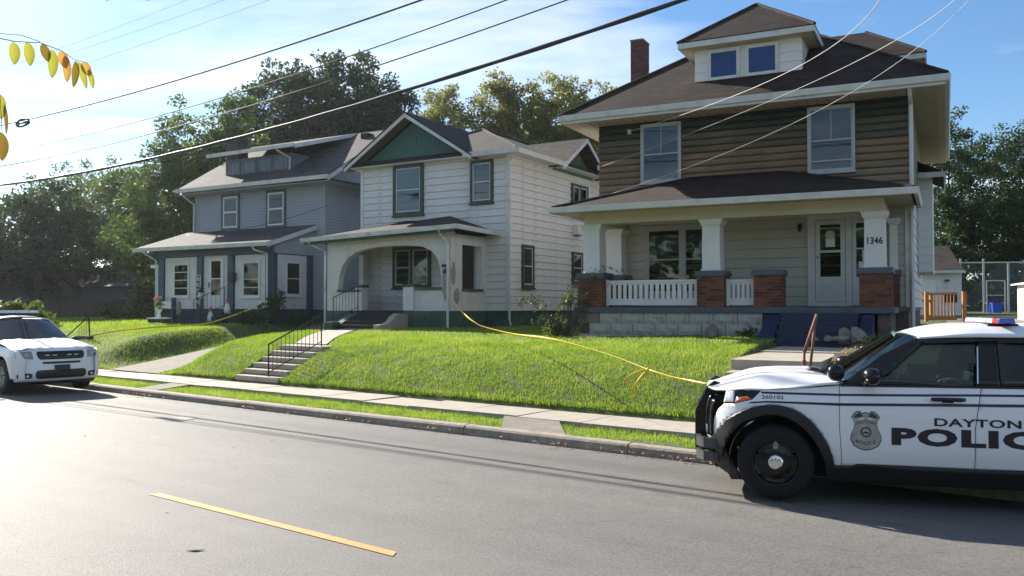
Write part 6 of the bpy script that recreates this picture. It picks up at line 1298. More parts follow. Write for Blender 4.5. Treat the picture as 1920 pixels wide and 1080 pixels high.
# headlight
both('headlight', [(-0.548, 0.972), (-0.42, 0.990), (-0.25, 1.040), (-0.155, 1.128), (-0.35, 1.130), (-0.515, 1.118)], M['gloss_black'], -0.004, 0.03)
both('turn_signal', [(-0.43, 0.992), (-0.26, 1.04), (-0.30, 1.065), (-0.41, 1.045)], M['amber'], 0.002, 0.03, 0.006)
both('lamp_lens', [(-0.545, 0.98), (-0.44, 0.995), (-0.43, 1.11), (-0.515, 1.112)], M['clear_lens'], 0.003, 0.025, 0.006)
# front fascia and bumper
def front(y, z):
    c = abs(y-1.0)/1.0; return -0.76+0.25*c**2.2+0.03*abs(z-0.75)+(0.10*((z-0.85)/0.25)**2 if z > 0.85 else 0)+(0.16*((0.45-z)/0.25)**1.5 if z < 0.45 else 0)
def fpatch(name, y0, y1, z0, z1, m, d=0): 
    return panel_obj(name, [(y0, z0), (y1, z0), (y1, z1), (y0, z1)], lambda y, z: (front(y, z)-d, y, z), m, pc, 0.08, 0.02)
fpatch('front_bumper', 0.33, 1.67, 0.22, 0.59, M['car_black']); fpatch('front_fascia', 0.50, 1.50, 0.60, 0.70, M['car_white']); fpatch('grille', 0.48, 1.52, 0.705, 1.02, M['gloss_black'], 0.01); fpatch('fascia_duct', 0.33, 0.50, 0.60, 0.99, M['gloss_black']); fpatch('fascia_duct', 1.50, 1.67, 0.60, 0.99, M['gloss_black'])
MB().box(-0.64, -0.40, 0.42, 1.58, 0.25, 1.03).build('bumper_core', M['dark'], pc)
both('bumper_corner', [(-0.68, 0.575), (-0.68, 0.40), (-0.60, 0.26), (-0.50, 0.21), (-0.47, 0.15), (-0.36, 0.17), (-0.44, 0.32), (-0.52, 0.44), (-0.56, 0.565)], M['car_black'], 0.001)
# hood
def hood(x, y):
    e = min(y, Wd-y)-sv(x, 1.12); edge = 1.128+0.075*sm((x+0.16)/0.8); fr = x-(-0.735+0.34*abs(y-1.0)**3.0)
    pkz = 1.266-0.10*max(0, (0.15-x)/0.8)**1.7
    k = sm(min(1, max(0, e)/0.32))*sm(min(1, (max(0, fr)+0.02)/0.55))
    return (x, y, edge-0.035*(1-sm(max(0, fr)/0.2))*(1 if x < -0.1 else 0)+(pkz-edge)*k+0.010*math.exp(-((e-0.42)/0.05)**2)*sm((fr-0.1)/0.3))
fr_ = [(-0.735+0.34*abs(y-1.0)**3.0, y) for y in np.linspace(0.30, 1.70, 25)]
sdn = [(x, sv(x, 1.12)+0.004) for x in (0.60, 0.3, 0.0, -0.16, -0.30, -0.42, -0.52)]
ol = [(0.612, 0.085)]+sdn[1:]+fr_+[(x, Wd-y) for x, y in sdn[::-1][:-1]]+[(0.612, 1.915), (0.60, 1.80), (0.45, 1.5), (0.40, 1.0), (0.45, 0.5), (0.60, 0.20)]
panel_obj('hood', ol[::-1], hood, M['car_white'], pc, 0.06, 0.02, flip=True)
MB().box(0.38, 0.66, 0.15, 1.85, 1.14, 1.19).build('cowl', M['car_black'], pc)
for yy in (0.55, 1.35): MB().tube([(0.50, yy, 1.225), (0.62, yy+0.25, 1.262), (0.74, yy+0.42, 1.335)], 0.012, 5).build('wiper', M['car_black'], pc)
# windscreen, pillars, roof
def ws(u, k):   # u 0..1 across, k 0..1 up
    y0 = 0.13+(0.345-0.13)*k; y = y0+(Wd-2*y0)*u; c = 1-abs(2*u-1)**2.2; return (0.66+0.78*k-0.22*c*(1-0.45*k), y, 1.20+0.49*k+0.055*c*k)
q = MB(); n = 10
for i in range(n):
    for j in range(n): q.quad(ws(i/n, j/n), ws((i+1)/n, j/n), ws((i+1)/n, (j+1)/n), ws(i/n, (j+1)/n))
q.build('windscreen', M['car_glass'], pc, True)
def roof(x, y):
    e = min(y, Wd-y); f = min(1, max(0, (e-0.30)/0.30)); z = 1.685+0.105*math.sin(f*math.pi/2)+0.02*math.sin(math.pi*min(1, max(0, (y-0.3)/1.4)))
    if x < 2.0: z -= 0.115*((2.0-x)/0.62)**2*(1 if f > 0 else 0)*min(1, f*3+0.05)
    if x > 2.9: z -= 0.10*((x-2.9)/1.1)**2
    return (x, y, z)
panel_obj('roof', [(1.40, 0.31), (1.40, 1.69), (4.0, 1.69), (4.0, 0.31)], roof, M['car_white'], pc, 0.06, 0.02, flip=False)
MB().box(1.50, 3.9, 0.40, 1.6, 1.645, 1.665).build('headliner', M['dark'], pc)
def band(name, outline, m, d=0.0, th=0.02): both(name, outline, m, d, 0.08, th)
band('windscreen_pillar', [(0.612, 1.195), (0.86, 1.195), (1.05, 1.30), (1.44, 1.625), (1.95, 1.645), (1.95, 1.69), (1.40, 1.69), (1.06, 1.515), (0.77, 1.315)], M['gloss_black'])
band('roof_rail', [(1.95, 1.645), (3.9, 1.62), (3.9, 1.69), (1.95, 1.69)], M['gloss_black'])
band('door_pillar', [(1.885, 1.20), (2.10, 1.20), (2.13, 1.66), (1.965, 1.65)], M['gloss_black'], 0.004)
band('rear_pillar', [(2.88, 1.22), (3.05, 1.22), (3.10, 1.64), (2.95, 1.64)], M['gloss_black'], 0.003)
band('belt_trim', [(0.615, 1.188), (3.9, 1.21), (3.9, 1.232), (0.66, 1.212)], M['gloss_black'], 0.006, 0.012)
band('front_side_glass', [(0.86, 1.20), (1.885, 1.20), (1.965, 1.65), (1.44, 1.63), (1.05, 1.30)], M['car_glass'], -0.012, 0.004)
band('rear_side_glass', [(2.10, 1.21), (2.90, 1.22), (2.97, 1.645), (2.13, 1.655)], M['tint_glass'], -0.010, 0.004)
band('quarter_glass', [(3.02, 1.22), (3.95, 1.24), (3.80, 1.62), (3.07, 1.64)], M['tint_glass'], -0.010, 0.004)
MB().quad((4.02, 0.3, 1.68), (4.02, 1.7, 1.68), (4.12, 1.85, 1.22), (4.12, 0.15, 1.22)).build('rear_window', M['tint_glass'], pc); panel_obj('tailgate', [(0.12, 0.4), (1.88, 0.4), (1.88, 1.24), (0.12, 1.24)], lambda y, z: (4.1-0.2*(abs(y-1))**3, y, z), M['car_white'], pc, 0.1)
seal([(0.614, 1.19), (0.603, 1.01), (0.599, 0.80), (0.625, 0.385)]); seal([(1.934, 1.205), (1.894, 1.03), (1.854, 0.80), (1.854, 0.22)]); seal([(-0.155, 1.122), (0.30, 1.168), (0.612, 1.198)])
MB().tube([(1.905, sv(1.9, 1.25)-0.012, 1.24), (1.95, sv(1.95, 1.60)-0.012, 1.60)], 0.007, 5).build('reflection_streak', M['chrome'], pc)  # thin bright bar in place of a light streak along the frame edge
# stripes and lettering (flat decals on the panels)
def decal(outline, m='navy', d=0.0025, name='stripe'): panel_obj(name, outline, near(d), M[m], pc, 0.05, 0)
decal([(-0.16, 1.098), (0.60, 1.092), (1.20, 1.102), (1.898, 1.118), (2.85, 1.13), (2.85, 1.152), (1.905, 1.140), (1.20, 1.124), (0.60, 1.114), (-0.16, 1.118)])
decal([(-0.30, 0.992), (-0.10, 1.010), (0.60, 0.995), (1.88, 1.020), (2.80, 1.035), (2.80, 1.062), (1.88, 1.047), (0.60, 1.022), (-0.10, 1.026), (-0.26, 1.012)])
def near_t(d=0.003): return lambda x, z: (x, sv(x, z)-d, z)
text_mesh('lettering', '260102', -0.155, 0.062, 1.047, 1.084, M['decal_black'], near_t(), pc, 0.012)
def rise(f): return lambda x, z: f(x, z+(x-1.09)*0.012)
text_mesh('lettering', 'POLICE', 1.09, 2.66, 0.618, 0.795, M['decal_black'], near_t(), pc, 0.055, 0.05)
text_mesh('lettering', 'DAYTON', 1.485, 2.26, 0.820, 0.900, M['decal_black'], near_t(), pc, 0.026, 0.05)
# badge decal
cx, cz = 0.85, 0.75
def bd_pts(k=1.0):
    r = [(0, -0.20), (0.06, -0.185), (0.12, -0.15), (0.148, -0.09), (0.142, -0.04), (0.115, 0.02), (0.105, 0.065), (0.112, 0.10), (0.137, 0.135), (0.115, 0.17), (0.085, 0.197), (0.05, 0.199), (0.035, 0.18), (0, 0.19)]
    return [(cx+x*k, cz+z*k) for x, z in r]+[(cx-x*k, cz+z*k) for x, z in r[::-1][1:-1]]
decal(bd_pts(1.0), 'badge_dark', 0.0025, 'badge_edge'); decal(bd_pts(0.95), 'badge', 0.004, 'badge')
decal([(cx+0.052*math.cos(a), cz-0.01+0.052*math.sin(a)) for a in np.linspace(0, 2*math.pi, 25)[:-1]], 'badge_dark', 0.0055, 'badge_seal'); decal([(cx+0.038*math.cos(a), cz-0.01+0.038*math.sin(a)) for a in np.linspace(0, 2*math.pi, 21)[:-1]], 'badge', 0.007, 'badge_seal'); decal([(cx-0.03, cz-0.035), (cx-0.01, cz-0.02), (cx+0.012, cz-0.03), (cx+0.03, cz-0.018), (cx+0.03, cz-0.008), (cx-0.03, cz-0.008)], 'badge_dark', 0.0085, 'badge_seal')
for sx in (1, -1): 
    w_ = [(cx+sx*0.012, cz+0.12), (cx+sx*0.075, cz+0.108), (cx+sx*0.055, cz+0.128), (cx+sx*0.02, cz+0.14)]; decal(w_ if sx > 0 else w_[::-1], 'white_paint', 0.0055, 'badge_wing')
    w_ = [(cx+sx*0.02, cz+0.145), (cx+sx*0.115, cz+0.125), (cx+sx*0.10, cz+0.16), (cx+sx*0.055, cz+0.188)]; decal(w_ if sx > 0 else w_[::-1], 'badge_dark', 0.0055, 'badge_wing')
def bow(x, z): return (x, sv(x, z)-0.006, z+0.022-1.6*(x-cx)**2)
def bow2(x, z): return (x, sv(x, z)-0.006, z-0.012+1.6*(x-cx)**2)
text_mesh('lettering', 'DAYTON', cx-0.092, cx+0.092, cz+0.052, cz+0.085, M['badge_dark'], bow, pc, 0.01, 0.02); text_mesh('lettering', 'POLICE', cx-0.092, cx+0.092, cz-0.125, cz-0.09, M['badge_dark'], bow2, pc, 0.01, 0.02)
# handle, mirror, spotlight, light bar
hd = MB().tube([(1.46, -0.012, 1.085), (1.50, -0.035, 1.088), (1.61, -0.040, 1.090), (1.72, -0.035, 1.088), (1.76, -0.012, 1.087)], [0.018, 0.021, 0.019, 0.021, 0.018], 10); hd.build('door_handle', M['gloss_black'], pc, True); MB().tube([(1.56, 0.005, 1.068), (1.66, 0.005, 1.068)], 0.016, 8).build('handle_recess', M['car_black'], pc)
for sgn, y0 in ((-1, 0.04), (1, 1.96)):
    b = bmesh.new(); bmesh.ops.create_icosphere(b, subdivisions=3, radius=1)
    for v in b.verts: v.co = Vector((0.90+v.co.x*0.09*(1+0.25*v.co.z), y0+sgn*0.14+v.co.y*0.13, 1.305+max(-0.078, v.co.z*0.092)))
    me = bpy.data.meshes.new('wing_mirror'); b.to_mesh(me); b.free(); [setattr(p_, 'use_smooth', True) for p_ in me.polygons]; me.materials.append(M['gloss_black']); mo = link('wing_mirror', me, pc)
    MB().box(0.84, 0.96, min(y0, y0+sgn*0.1), max(y0, y0+sgn*0.1), 1.20, 1.245).build('mirror_foot', M['car_black'], mo); MB().box(0.812, 0.83, y0+sgn*0.14-0.10, y0+sgn*0.14+0.10, 1.245, 1.262).build('mirror_strip', M['chrome'], mo)
b = bmesh.new(); bmesh.ops.create_uvsphere(b, u_segments=20, v_segments=14, radius=0.088); me = bpy.data.meshes.new('spotlight'); b.to_mesh(me); b.free(); [setattr(p_, 'use_smooth', True) for p_ in me.polygons]; me.materials.append(M['gloss_black']); spo = link('spotlight', me, pc, (0.58, 0.10, 1.325)); MB().tube([(0.02, 0.0, -0.02), (0.06, 0.02, -0.08), (0.18, 0.10, -0.09)], 0.018, 6).build('spotlight_arm', M['chrome'], spo, True); MB().lathe([(0.055, -0.05), (0.05, -0.062), (0.001, -0.066)], (0, 0, 0), 'x', 16).build('spotlight_lens', M['clear_lens'], spo, True)
lb_ = MB().box(2.08, 2.42, 0.48, 1.55, 1.765, 1.830, 0.03).build('light_bar', M['car_black'], pc, bevel=0.01)
for y0, y1, mm in ((0.36, 0.42, 'blue_lens'), (0.42, 0.60, 'red_lens'), (0.60, 1.0, 'clear_lens'), (1.0, 1.18, 'galv'), (1.18, 1.66, 'clear_lens')): MB().box(2.17, 2.33, y0+0.004, y1-0.004, 1.833, 1.885, 0.010).build('light_module', M[mm], lb_, bevel=0.008)
MB().tube([(2.9, 1.0, 1.82), (2.9, 1.0, 1.90)], 0.03).build('antenna', M['car_black'], pc)
# push bumper
for yy in (0.60, 1.38):
    pl = [(-0.86, 0.40), (-0.86, 0.84), (-0.72, 1.12), (-0.65, 1.175), (-0.57, 1.15), (-0.58, 1.0), (-0.62, 0.72), (-0.64, 0.40)]
    MB().hexa([(x+0.13*0, yy, z) for x, z in pl], [(x, yy+0.045, z) for x, z in pl]).build('push_bumper_plate', M['gloss_black'], pc, bevel=0.01)
for z in (0.50, 0.72, 1.08): MB().tube([(-0.83 if z < 1 else -0.68, 0.62, z), (-0.83 if z < 1 else -0.68, 1.40, z)], 0.028, 8).build('push_bumper_bar', M['car_black'], pc, True)
wrap = MB()
for z0, z1, mm in ((0.33, 0.43, 0), (0.47, 0.58, 0)):
    pts = [(-0.66, 0.26), (-0.76, 0.32), (-0.84, 0.48), (-0.87, 1.0), (-0.84, 1.52), (-0.76, 1.68), (-0.66, 1.74)]
    for a, b in zip(pts, pts[1:]): wrap.hexa([(a[0], a[1], z0), (b[0], b[1], z0), (b[0]+0.05, b[1], z0), (a[0]+0.05, a[1], z0)], [(a[0], a[1], z1), (b[0], b[1], z1), (b[0]+0.05, b[1], z1), (a[0]+0.05, a[1], z1)])
wrap.build('push_bumper_wrap', mat('satin_black_bar', (0.06, 0.06, 0.062), 0.35, 0.1, 5), pc)
for x in (0, 3.025):
    for y, sd__ in ((0.135, -1), (Wd-0.135, 1)): wheel(pc, x-0.02, y, 0.388, 0.25, sd__, 'steel')
# wheel wells
for x in (0, 3.025):
    for y0, y1 in ((0.03, 0.50), (1.50, 1.97)):
        w_ = MB(); aa = arc(x-0.02, 0.39, 0.47, -8, 188, 14)
        for p0, p1 in zip(aa, aa[1:]): w_.quad((p0[0], y0+0.03, p0[1]), (p1[0], y0+0.03, p1[1]), (p1[0], y1, p1[1]), (p0[0], y1, p0[1]))
        w_.build('wheel_liner', M['dark'], pc)
# interior
def seat(y0, x0=1.75):
    o = MB().box(x0-0.15, x0+0.38, y0, y0+0.5, 0.55, 0.80).build('seat', M['seat'], pc, bevel=0.04); MB().hexa([(x0+0.28, y0, 0.75), (x0+0.28, y0+0.5, 0.75), (x0+0.44, y0+0.5, 0.75), (x0+0.44, y0, 0.75)], [(x0+0.46, y0+0.04, 1.36), (x0+0.46, y0+0.46, 1.36), (x0+0.56, y0+0.46, 1.36), (x0+0.56, y0+0.04, 1.36)]).build('seat_back', M['seat'], o, bevel=0.03)
    MB().box(x0+0.48, x0+0.58, y0+0.12, y0+0.38, 1.38, 1.56).build('headrest', M['seat'], o, bevel=0.03)
seat(0.36); seat(1.14)
MB().hexa([(0.62, 0.2, 0.8), (0.62, 1.8, 0.8), (1.10, 1.8, 0.8), (1.10, 0.2, 0.8)], [(0.62, 0.2, 1.17), (0.62, 1.8, 1.17), (1.02, 1.8, 1.20), (1.02, 0.2, 1.20)]).build('dashboard', M['seat'], pc, bevel=0.02)
MB().tube([(1.26+0.07*math.sin(a)*0.9, 0.62+0.185*math.cos(a), 1.13+0.17*math.sin(a)) for a in np.linspace(0, 2*math.pi, 25)], 0.014, 6).build('steering_wheel', M['car_black'], pc, True); MB().tube([(1.02, 0.62, 1.06), (1.25, 0.62, 1.13)], 0.03, 6).build('steering_column', M['car_black'], pc)
lp_ = thing('laptop', 'open black laptop mounted beside the steering wheel inside the police car', 'laptop', PC.w(1.52, 0.80, 0), 14.3); MB().hexa([(-0.13, 0, 1.14), (0.15, 0, 1.14), (0.15, 0.02, 1.14), (-0.13, 0.02, 1.14)], [(-0.13, 0, 1.385), (0.16, 0, 1.385), (0.16, 0.02, 1.385), (-0.13, 0.02, 1.385)]).build('screen', M['screen'], lp_); MB().box(-0.13, 0.16, -0.2, 0.0, 1.11, 1.135).build('keyboard', M['screen'], lp_)
MB().box(2.42, 2.46, 0.35, 1.65, 0.8, 1.58).build('partition', M['car_black'], pc)
# ---- officer at the wheel
def skin_body(name, verts, edges, radii, m, parent=None, sub=2):
    me = bpy.data.meshes.new(name); me.from_pydata(verts, edges, []); o = link(name, me, parent); sk = o.modifiers.new('skin', 'SKIN'); sk.use_smooth_shade = True
    for i, r in enumerate(radii): me.skin_vertices[0].data[i].radius = (r, r) if not isinstance(r, tuple) else r; me.skin_vertices[0].data[i].use_root = (i == 0)
    sb_ = o.modifiers.new('sub', 'SUBSURF'); sb_.levels = sub; sb_.render_levels = sub; dg = bpy.context.evaluated_depsgraph_get(); nm = bpy.data.meshes.new_from_object(o.evaluated_get(dg)); nm.materials.clear(); nm.materials.append(m); bpy.data.objects.remove(o)
    for p_ in nm.polygons: p_.use_smooth = True; p_.material_index = 0
    return link(name, nm, parent)
pe = thing('person', 'person in dark short sleeved uniform sitting at the wheel of the police car', 'person', PC.w(2.02, 0.62, 0.78), 14.3)
V_ = [(0, 0, 0.05), (0.02, 0, 0.22), (0.03, 0, 0.40), (0.02, 0, 0.55), (-0.01, 0, 0.66), (0.0, -0.17, 0.56), (-0.12, -0.21, 0.42), (-0.22, -0.13, 0.46), (0.0, 0.17, 0.56), (-0.06, 0.20, 0.34), (-0.28, 0.14, 0.30), (-0.10, -0.10, 0.05), (-0.45, -0.12, 0.06), (-0.60, -0.12, -0.30), (-0.10, 0.10, 0.05), (-0.45, 0.12, 0.06), (-0.60, 0.12, -0.30)]
E_ = [(0, 1), (1, 2), (2, 3), (3, 4), (3, 5), (5, 6), (6, 7), (3, 8), (8, 9), (9, 10), (0, 11), (11, 12), (12, 13), (0, 14), (14, 15), (15, 16)]
skin_body('body', V_, E_, [0.13, 0.14, 0.15, 0.12, 0.05, 0.065, 0.05, 0.04, 0.065, 0.05, 0.04, 0.09, 0.07, 0.05, 0.09, 0.07, 0.05], M['uniform'], pe)
for sy, wr, tip in ((-1, (-0.20, -0.14, 0.45), (-0.36, -0.06, 0.46)), (1, (-0.26, 0.145, 0.30), (-0.42, 0.10, 0.33))):
    wr, tip = Vector(wr), Vector(tip); d = (tip-wr); v = [tuple(wr), tuple(wr+d*0.5), tuple(wr+d*0.72)]; e = [(0, 1), (1, 2)]; r = [0.036, 0.028, 0.032]
    ax = Vector((0, 0, 1)).cross(d).normalized()
    for k in range(5):
        base = wr+d*(0.8 if k < 4 else 0.5)+ax*(k-1.5)*0.017*(1 if k < 4 else 1.6); i = len(v); fl = (0.35, 0.42, 0.38, 0.28, 0.25)[k]; v += [tuple(base), tuple(base+d*fl*0.5-Vector((0, 0, 0.008))), tuple(base+d*fl*0.85-Vector((0, 0, 0.035)))]; e += [(2 if k < 4 else 1, i), (i, i+1), (i+1, i+2)]; r += [0.010, 0.009, 0.008]
    skin_body('hand', v, e, r, M['skin'], pe, 1)
b = bmesh.new(); bmesh.ops.create_uvsphere(b, u_segments=28, v_segments=20, radius=1)
for v in b.verts:
    x, y, z = v.co; f = 1.0-0.18*max(0, -z)**1.2; nx = 0.022*math.exp(-((y/0.16)**2+((z+0.12)/0.16)**2))*(1 if x < 0 else 0); ey = -0.006*sum(math.exp(-(((y-s_)/0.16)**2+((z-0.05)/0.12)**2)) for s_ in (-0.38, 0.38))*(1 if x < 0 else 0); ch_ = 0.012*math.exp(-((y/0.3)**2+((z+0.85)/0.2)**2))*(1 if x < 0 else 0)
    v.co = Vector((x*0.098*f-nx-ey-ch_-0.02, y*0.076*f, z*0.118+0.80))
me = bpy.data.meshes.new('head'); b.to_mesh(me); b.free(); [setattr(p_, 'use_smooth', True) for p_ in me.polygons]; me.materials.append(M['skin']); hd_ = link('head', me, pe)
b = bmesh.new(); bmesh.ops.create_uvsphere(b, u_segments=24, v_segments=16, radius=1)
for v in b.verts: x, y, z = v.co; z2 = max(z, -0.25+0.9*max(0, -x)*1.1) if x > -0.2 else max(z, 0.45); v.co = Vector((x*0.105-0.005, y*0.083, z2*0.125+0.805))
me = bpy.data.meshes.new('hair'); b.to_mesh(me); b.free(); [setattr(p_, 'use_smooth', True) for p_ in me.polygons]; me.materials.append(M['hair']); link('hair', me, hd_)
for sy in (-1, 1):
    MB().lathe([(0.001, 0), (0.018, 0.004), (0.022, 0.01), (0.012, 0.016)], (0.0, sy*0.078-0.008, 0.79), 'y', 10).build('ear', M['skin'], hd_, True); MB().lathe([(0.001, -0.006), (0.008, -0.004), (0.008, 0)], (-0.108, sy*0.030, 0.806), 'x', 8).build('eye', M['dark'], hd_, True)
MB().tube([(-0.118, -0.022, 0.745), (-0.122, 0, 0.743), (-0.118, 0.022, 0.745)], 0.005, 5).build('mouth', M['red_cloth'], hd_, True)

# ---- parked white SUV at far left: local x to its left side (right in view), y rearward, z up
DX = thing('parked_car', 'white sport utility vehicle at the far left edge, facing the viewer', 'car', (-11.2, 20.5, 0), -50)
def dz(y): return y
HWd = 0.965
def dside(y, z):
    v = HWd
    if z < 0.6: v -= 0.07*((0.6-z)/0.4)**1.5
    if z > 0.85: v -= 0.06*((min(z, 1.12)-0.85)/0.27)**1.5
    if z > 1.12: v -= (z-1.12)*0.42
    if y < -0.45: v -= 0.20*((-0.45-y)/0.50)**2.5
    return v
def dboth(name, ol, m, step=0.08, th=0.02):
    panel_obj(name, ol, lambda y, z: (-dside(y, z), y, z), m, DX, step, th, flip=True); panel_obj(name, ol, lambda y, z: (dside(y, z), y, z), m, DX, step, th)
da = [(0.43-0.86*0, 0.36)]
ar = arc(0, 0.40, 0.47, 0, 180, 12)
dboth('fender', [(-0.90, 0.36), (-0.47, 0.36)]+arc(0, 0.40, 0.47, 180, 0, 14)+[(0.62, 0.36), (0.62, 1.12), (-0.45, 1.05), (-0.80, 0.98), (-0.93, 0.80)], M['car_white'])
dboth('front_door', [(0.63, 0.36), (1.75, 0.36), (1.75, 1.14), (0.63, 1.12)], M['car_white']); dboth('rear_door', [(1.76, 0.36), (2.55, 0.36), (2.75, 1.15), (1.76, 1.14)], M['car_white']); dboth('rear_quarter', [(2.56, 0.40)]+arc(3.04, 0.40, 0.47, 180, 0, 12)+[(4.1, 0.42), (4.15, 1.17), (2.76, 1.15)], M['car_white'])
dboth('rocker', [(0.48, 0.24), (2.56, 0.24), (2.56, 0.36), (0.48, 0.36)], M['car_black'])
dboth('side_glass', [(0.90, 1.14), (3.9, 1.18), (3.7, 1.62), (1.55, 1.60)], M['tint_glass'], 0.1, 0.005); dboth('windscreen_pillar', [(0.60, 1.12), (0.92, 1.13), (1.62, 1.62), (3.8, 1.64), (3.8, 1.70), (1.45, 1.70)], M['car_white'])
def dfront(x, z, d=0):
    c = abs(x)/HWd; y = -0.95+0.26*c**3.0+(0.14*((z-0.80)/0.25)**2 if z > 0.80 else 0)+(0.10*((0.42-z)/0.2)**1.4 if z < 0.42 else 0)-0.03*math.exp(-((z-0.52)/0.12)**2)
    return (x, y-d, z)
def dp(name, ol, m, d=0, step=0.07, th=0.02): return panel_obj(name, ol, lambda x, z: dfront(x, z, d), m, DX, step, th)
def rr_(x0, x1, z0, z1, r=0.04, sk=0.0):
    p = []
    for cx_, cz_, a0 in ((x1-r, z0+r, -90), (x1-r, z1-r, 0), (x0+r, z1-r, 90), (x0+r, z0+r, 180)): p += [(x+sk*(z-z0)*(1 if x > (x0+x1)/2 else -1), z) for x, z in arc(cx_, cz_, r, a0, a0+90, 4)]
    return p
dp('front_bumper', [(-0.93, 0.30), (0.93, 0.30), (0.94, 0.60), (0.90, 1.02), (0.6, 1.055), (0, 1.07), (-0.6, 1.055), (-0.90, 1.02), (-0.94, 0.60)], M['car_white'])
dp('grille', rr_(-0.50, 0.50, 0.80, 0.985, 0.06, 0.22), M['gloss_black'], 0.012); dp('grille_slot', rr_(-0.42, 0.42, 0.70, 0.745, 0.02), M['dark'], 0.012, th=0.01); dp('lower_grille', rr_(-0.56, 0.56, 0.36, 0.56, 0.08), M['car_black'], 0.012)
for sx in (-1, 1):
    hl = [(sx*0.60, 0.815), (sx*0.93, 0.845), (sx*0.925, 0.985), (sx*0.62, 0.99)]; hl = hl if sx > 0 else hl[::-1]; dp('headlight', hl, M['lamp_grey'], 0.014)
    for k in (0.72, 0.84): MB().lathe([(0.045, -0.01), (0.04, -0.02), (0.001, -0.012)], (sx*k, dfront(sx*k, 0.91)[1]-0.01, 0.905), 'y', 14).build('lamp', M['galv'], DX, True)
    dp('fog_lamp_recess', rr_(0.62, 0.90, 0.37, 0.49, 0.04) if sx > 0 else rr_(-0.90, -0.62, 0.37, 0.49, 0.04), M['car_black'], 0.010, th=0.01)
    for k in (0.71, 0.82): MB().lathe([(0.03, -0.005), (0.001, -0.01)], (sx*k, dfront(sx*k, 0.43)[1]-0.018, 0.425), 'y', 10).build('fog_lamp', M['clear_lens'], DX)
    for k in (0.16, 0.32): dp('grille_strobe', rr_(sx*k-0.05, sx*k+0.05, 0.885, 0.905, 0.006), M['clear_lens'], 0.028, th=0.004)
dp('number_plate', rr_(-0.17, 0.17, 0.50, 0.67, 0.01), M['car_black'], 0.035); dp('splitter', [(-0.86, 0.22), (0.86, 0.22), (0.90, 0.30), (-0.90, 0.30)], M['car_black'], -0.02)
def dhood(x, y):
    e = HWd-abs(x); zz = 1.02+0.155*sm((y+0.85)/1.35)+0.055*sm(min(1, max(0, e-0.05)/0.25))+0.02*math.exp(-((abs(x)-0.42)/0.06)**2); 
    if y < -0.70: zz -= 0.12*((-0.70-y)/0.2)**2
    return (x, y, zz)
panel_obj('hood', [(-0.92, -0.55), (-0.80, -0.74), (-0.5, -0.83), (0, -0.86), (0.5, -0.83), (0.80, -0.74), (0.92, -0.55), (0.905, 0.62), (0.55, 0.52), (0, 0.48), (-0.55, 0.52), (-0.905, 0.62)], dhood, M['car_white'], DX, 0.08, 0.02)
q = MB()
def dws(u, k): y0 = 0.86-0.22*k; c = 1-abs(2*u-1)**2.2; return (-y0+2*y0*u, 0.66+0.80*k-0.14*c, 1.19+0.48*k+0.04*c*k)
for i in range(10):
    for j in range(8): q.quad(dws(i/10, j/8), dws((i+1)/10, j/8), dws((i+1)/10, (j+1)/8), dws(i/10, (j+1)/8))
q.build('windscreen', M['screen_glass'], DX, True); MB().box(-0.80, 0.80, 3.9, 4.1, 0.4, 1.70).build('tailgate', M['gloss_black'], DX)
panel_obj('roof', [(-0.66, 1.40), (0.66, 1.40), (0.66, 4.0), (-0.66, 4.0)], lambda x, y: (x, y, 1.66+0.11*math.cos(x/0.72*math.pi/2)**0.6+0.03*sm((y-1.3)/0.8)-0.06*sm((y-3)/1.0)), M['car_white'], DX, 0.1, 0.02)
MB().box(-0.80, 0.80, 1.2, 4.0, 0.3, 1.1).build('cabin_floor', M['dark'], DX); MB().box(-0.85, 0.85, 0.55, 1.0, 0.8, 1.10).build('dashboard', M['seat'], DX)
for x in (-0.40, 0.40): MB().box(x-0.24, x+0.24, 1.8, 1.95, 0.8, 1.35).box(x-0.12, x+0.12, 1.85, 1.95, 1.36, 1.55).build('seat', M['seat'], DX, bevel=0.03)
MB().box(-0.62, 0.62, 1.95, 2.2, 1.85, 1.92, 0.02).build('light_bar', M['clear_lens'], DX, bevel=0.01); MB().box(-0.55, 0.55, 2.0, 2.15, 1.78, 1.85).build('light_bar_foot', M['car_black'], DX)
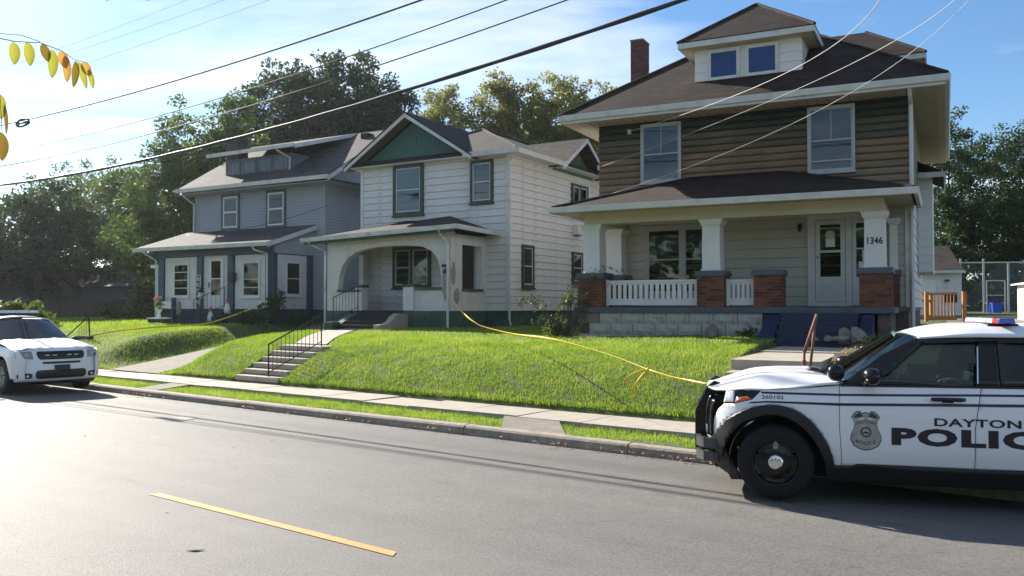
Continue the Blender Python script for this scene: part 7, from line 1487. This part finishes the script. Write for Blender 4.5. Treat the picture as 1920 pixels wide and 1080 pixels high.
for sx in (-1, 1):
    b = bmesh.new(); bmesh.ops.create_icosphere(b, subdivisions=2, radius=1)
    for v in b.verts: v.co = Vector((sx*1.03+v.co.x*0.10, 0.80+v.co.y*0.06, 1.18+v.co.z*0.085))
    me = bpy.data.meshes.new('wing_mirror'); b.to_mesh(me); b.free(); me.materials.append(M['gloss_black']); link('wing_mirror', me, DX)
for yy in (0, 3.04):
    for sx in (-1, 1):
        wo = wheel(DX, 0, 0, 0.395, 0.25, -1, 'alloy'); wo.rotation_euler.z = R(90 if sx > 0 else -90); wo.location = (sx*0.83, yy, 0.395)
MB().box(-0.7, 0.7, -0.6, 4.0, 0.25, 0.5).build('floor_pan', M['dark'], DX); MB().box(-0.70, 0.70, 2.3, 3.85, 0.5, 1.60).build('dark_cargo_block', M['dark'], DX); MB().box(-0.72, 0.72, -0.65, 0.5, 0.5, 0.98).build('engine_bay', M['dark'], DX)  # dark block in the cargo space added to blot out bright background behind the glass

# a piece of debris on the near road
q = MB().hexa([(-0.08, 0, 0), (0.0, -0.02, 0), (0.09, 0.02, 0), (0.01, 0.03, 0)], [(-0.07, 0, 0.002), (0.0, -0.015, 0.006), (0.08, 0.018, 0.002), (0.01, 0.025, 0.004)]); o = q.build('debris', M['concrete_old']); o.location = ray_at(365, 1031, 7.05); o.location.z = 0.005; tag(o, 'flat scrap of debris on the near road left of the yellow line', 'debris')

# ================================================================== thin autumn haze
hz = MB().box(-405, 405, -305, 505, -1.95, 23.0).build('haze', [])
hm = bpy.data.materials.new('haze'); hm.use_nodes = True; n_ = hm.node_tree.nodes; n_.remove(n_['Principled BSDF']); pv_ = n_.new('ShaderNodeVolumePrincipled')
pv_.inputs['Color'].default_value = (0.86, 0.92, 1.0, 1); pv_.inputs['Density'].default_value = 0.0002; pv_.inputs['Anisotropy'].default_value = 0.65; hm.node_tree.links.new(pv_.outputs[0], n_['Material Output'].inputs['Volume']); hz.data.materials.append(hm); tag(hz, 'thin haze lying over the street', kind='stuff')
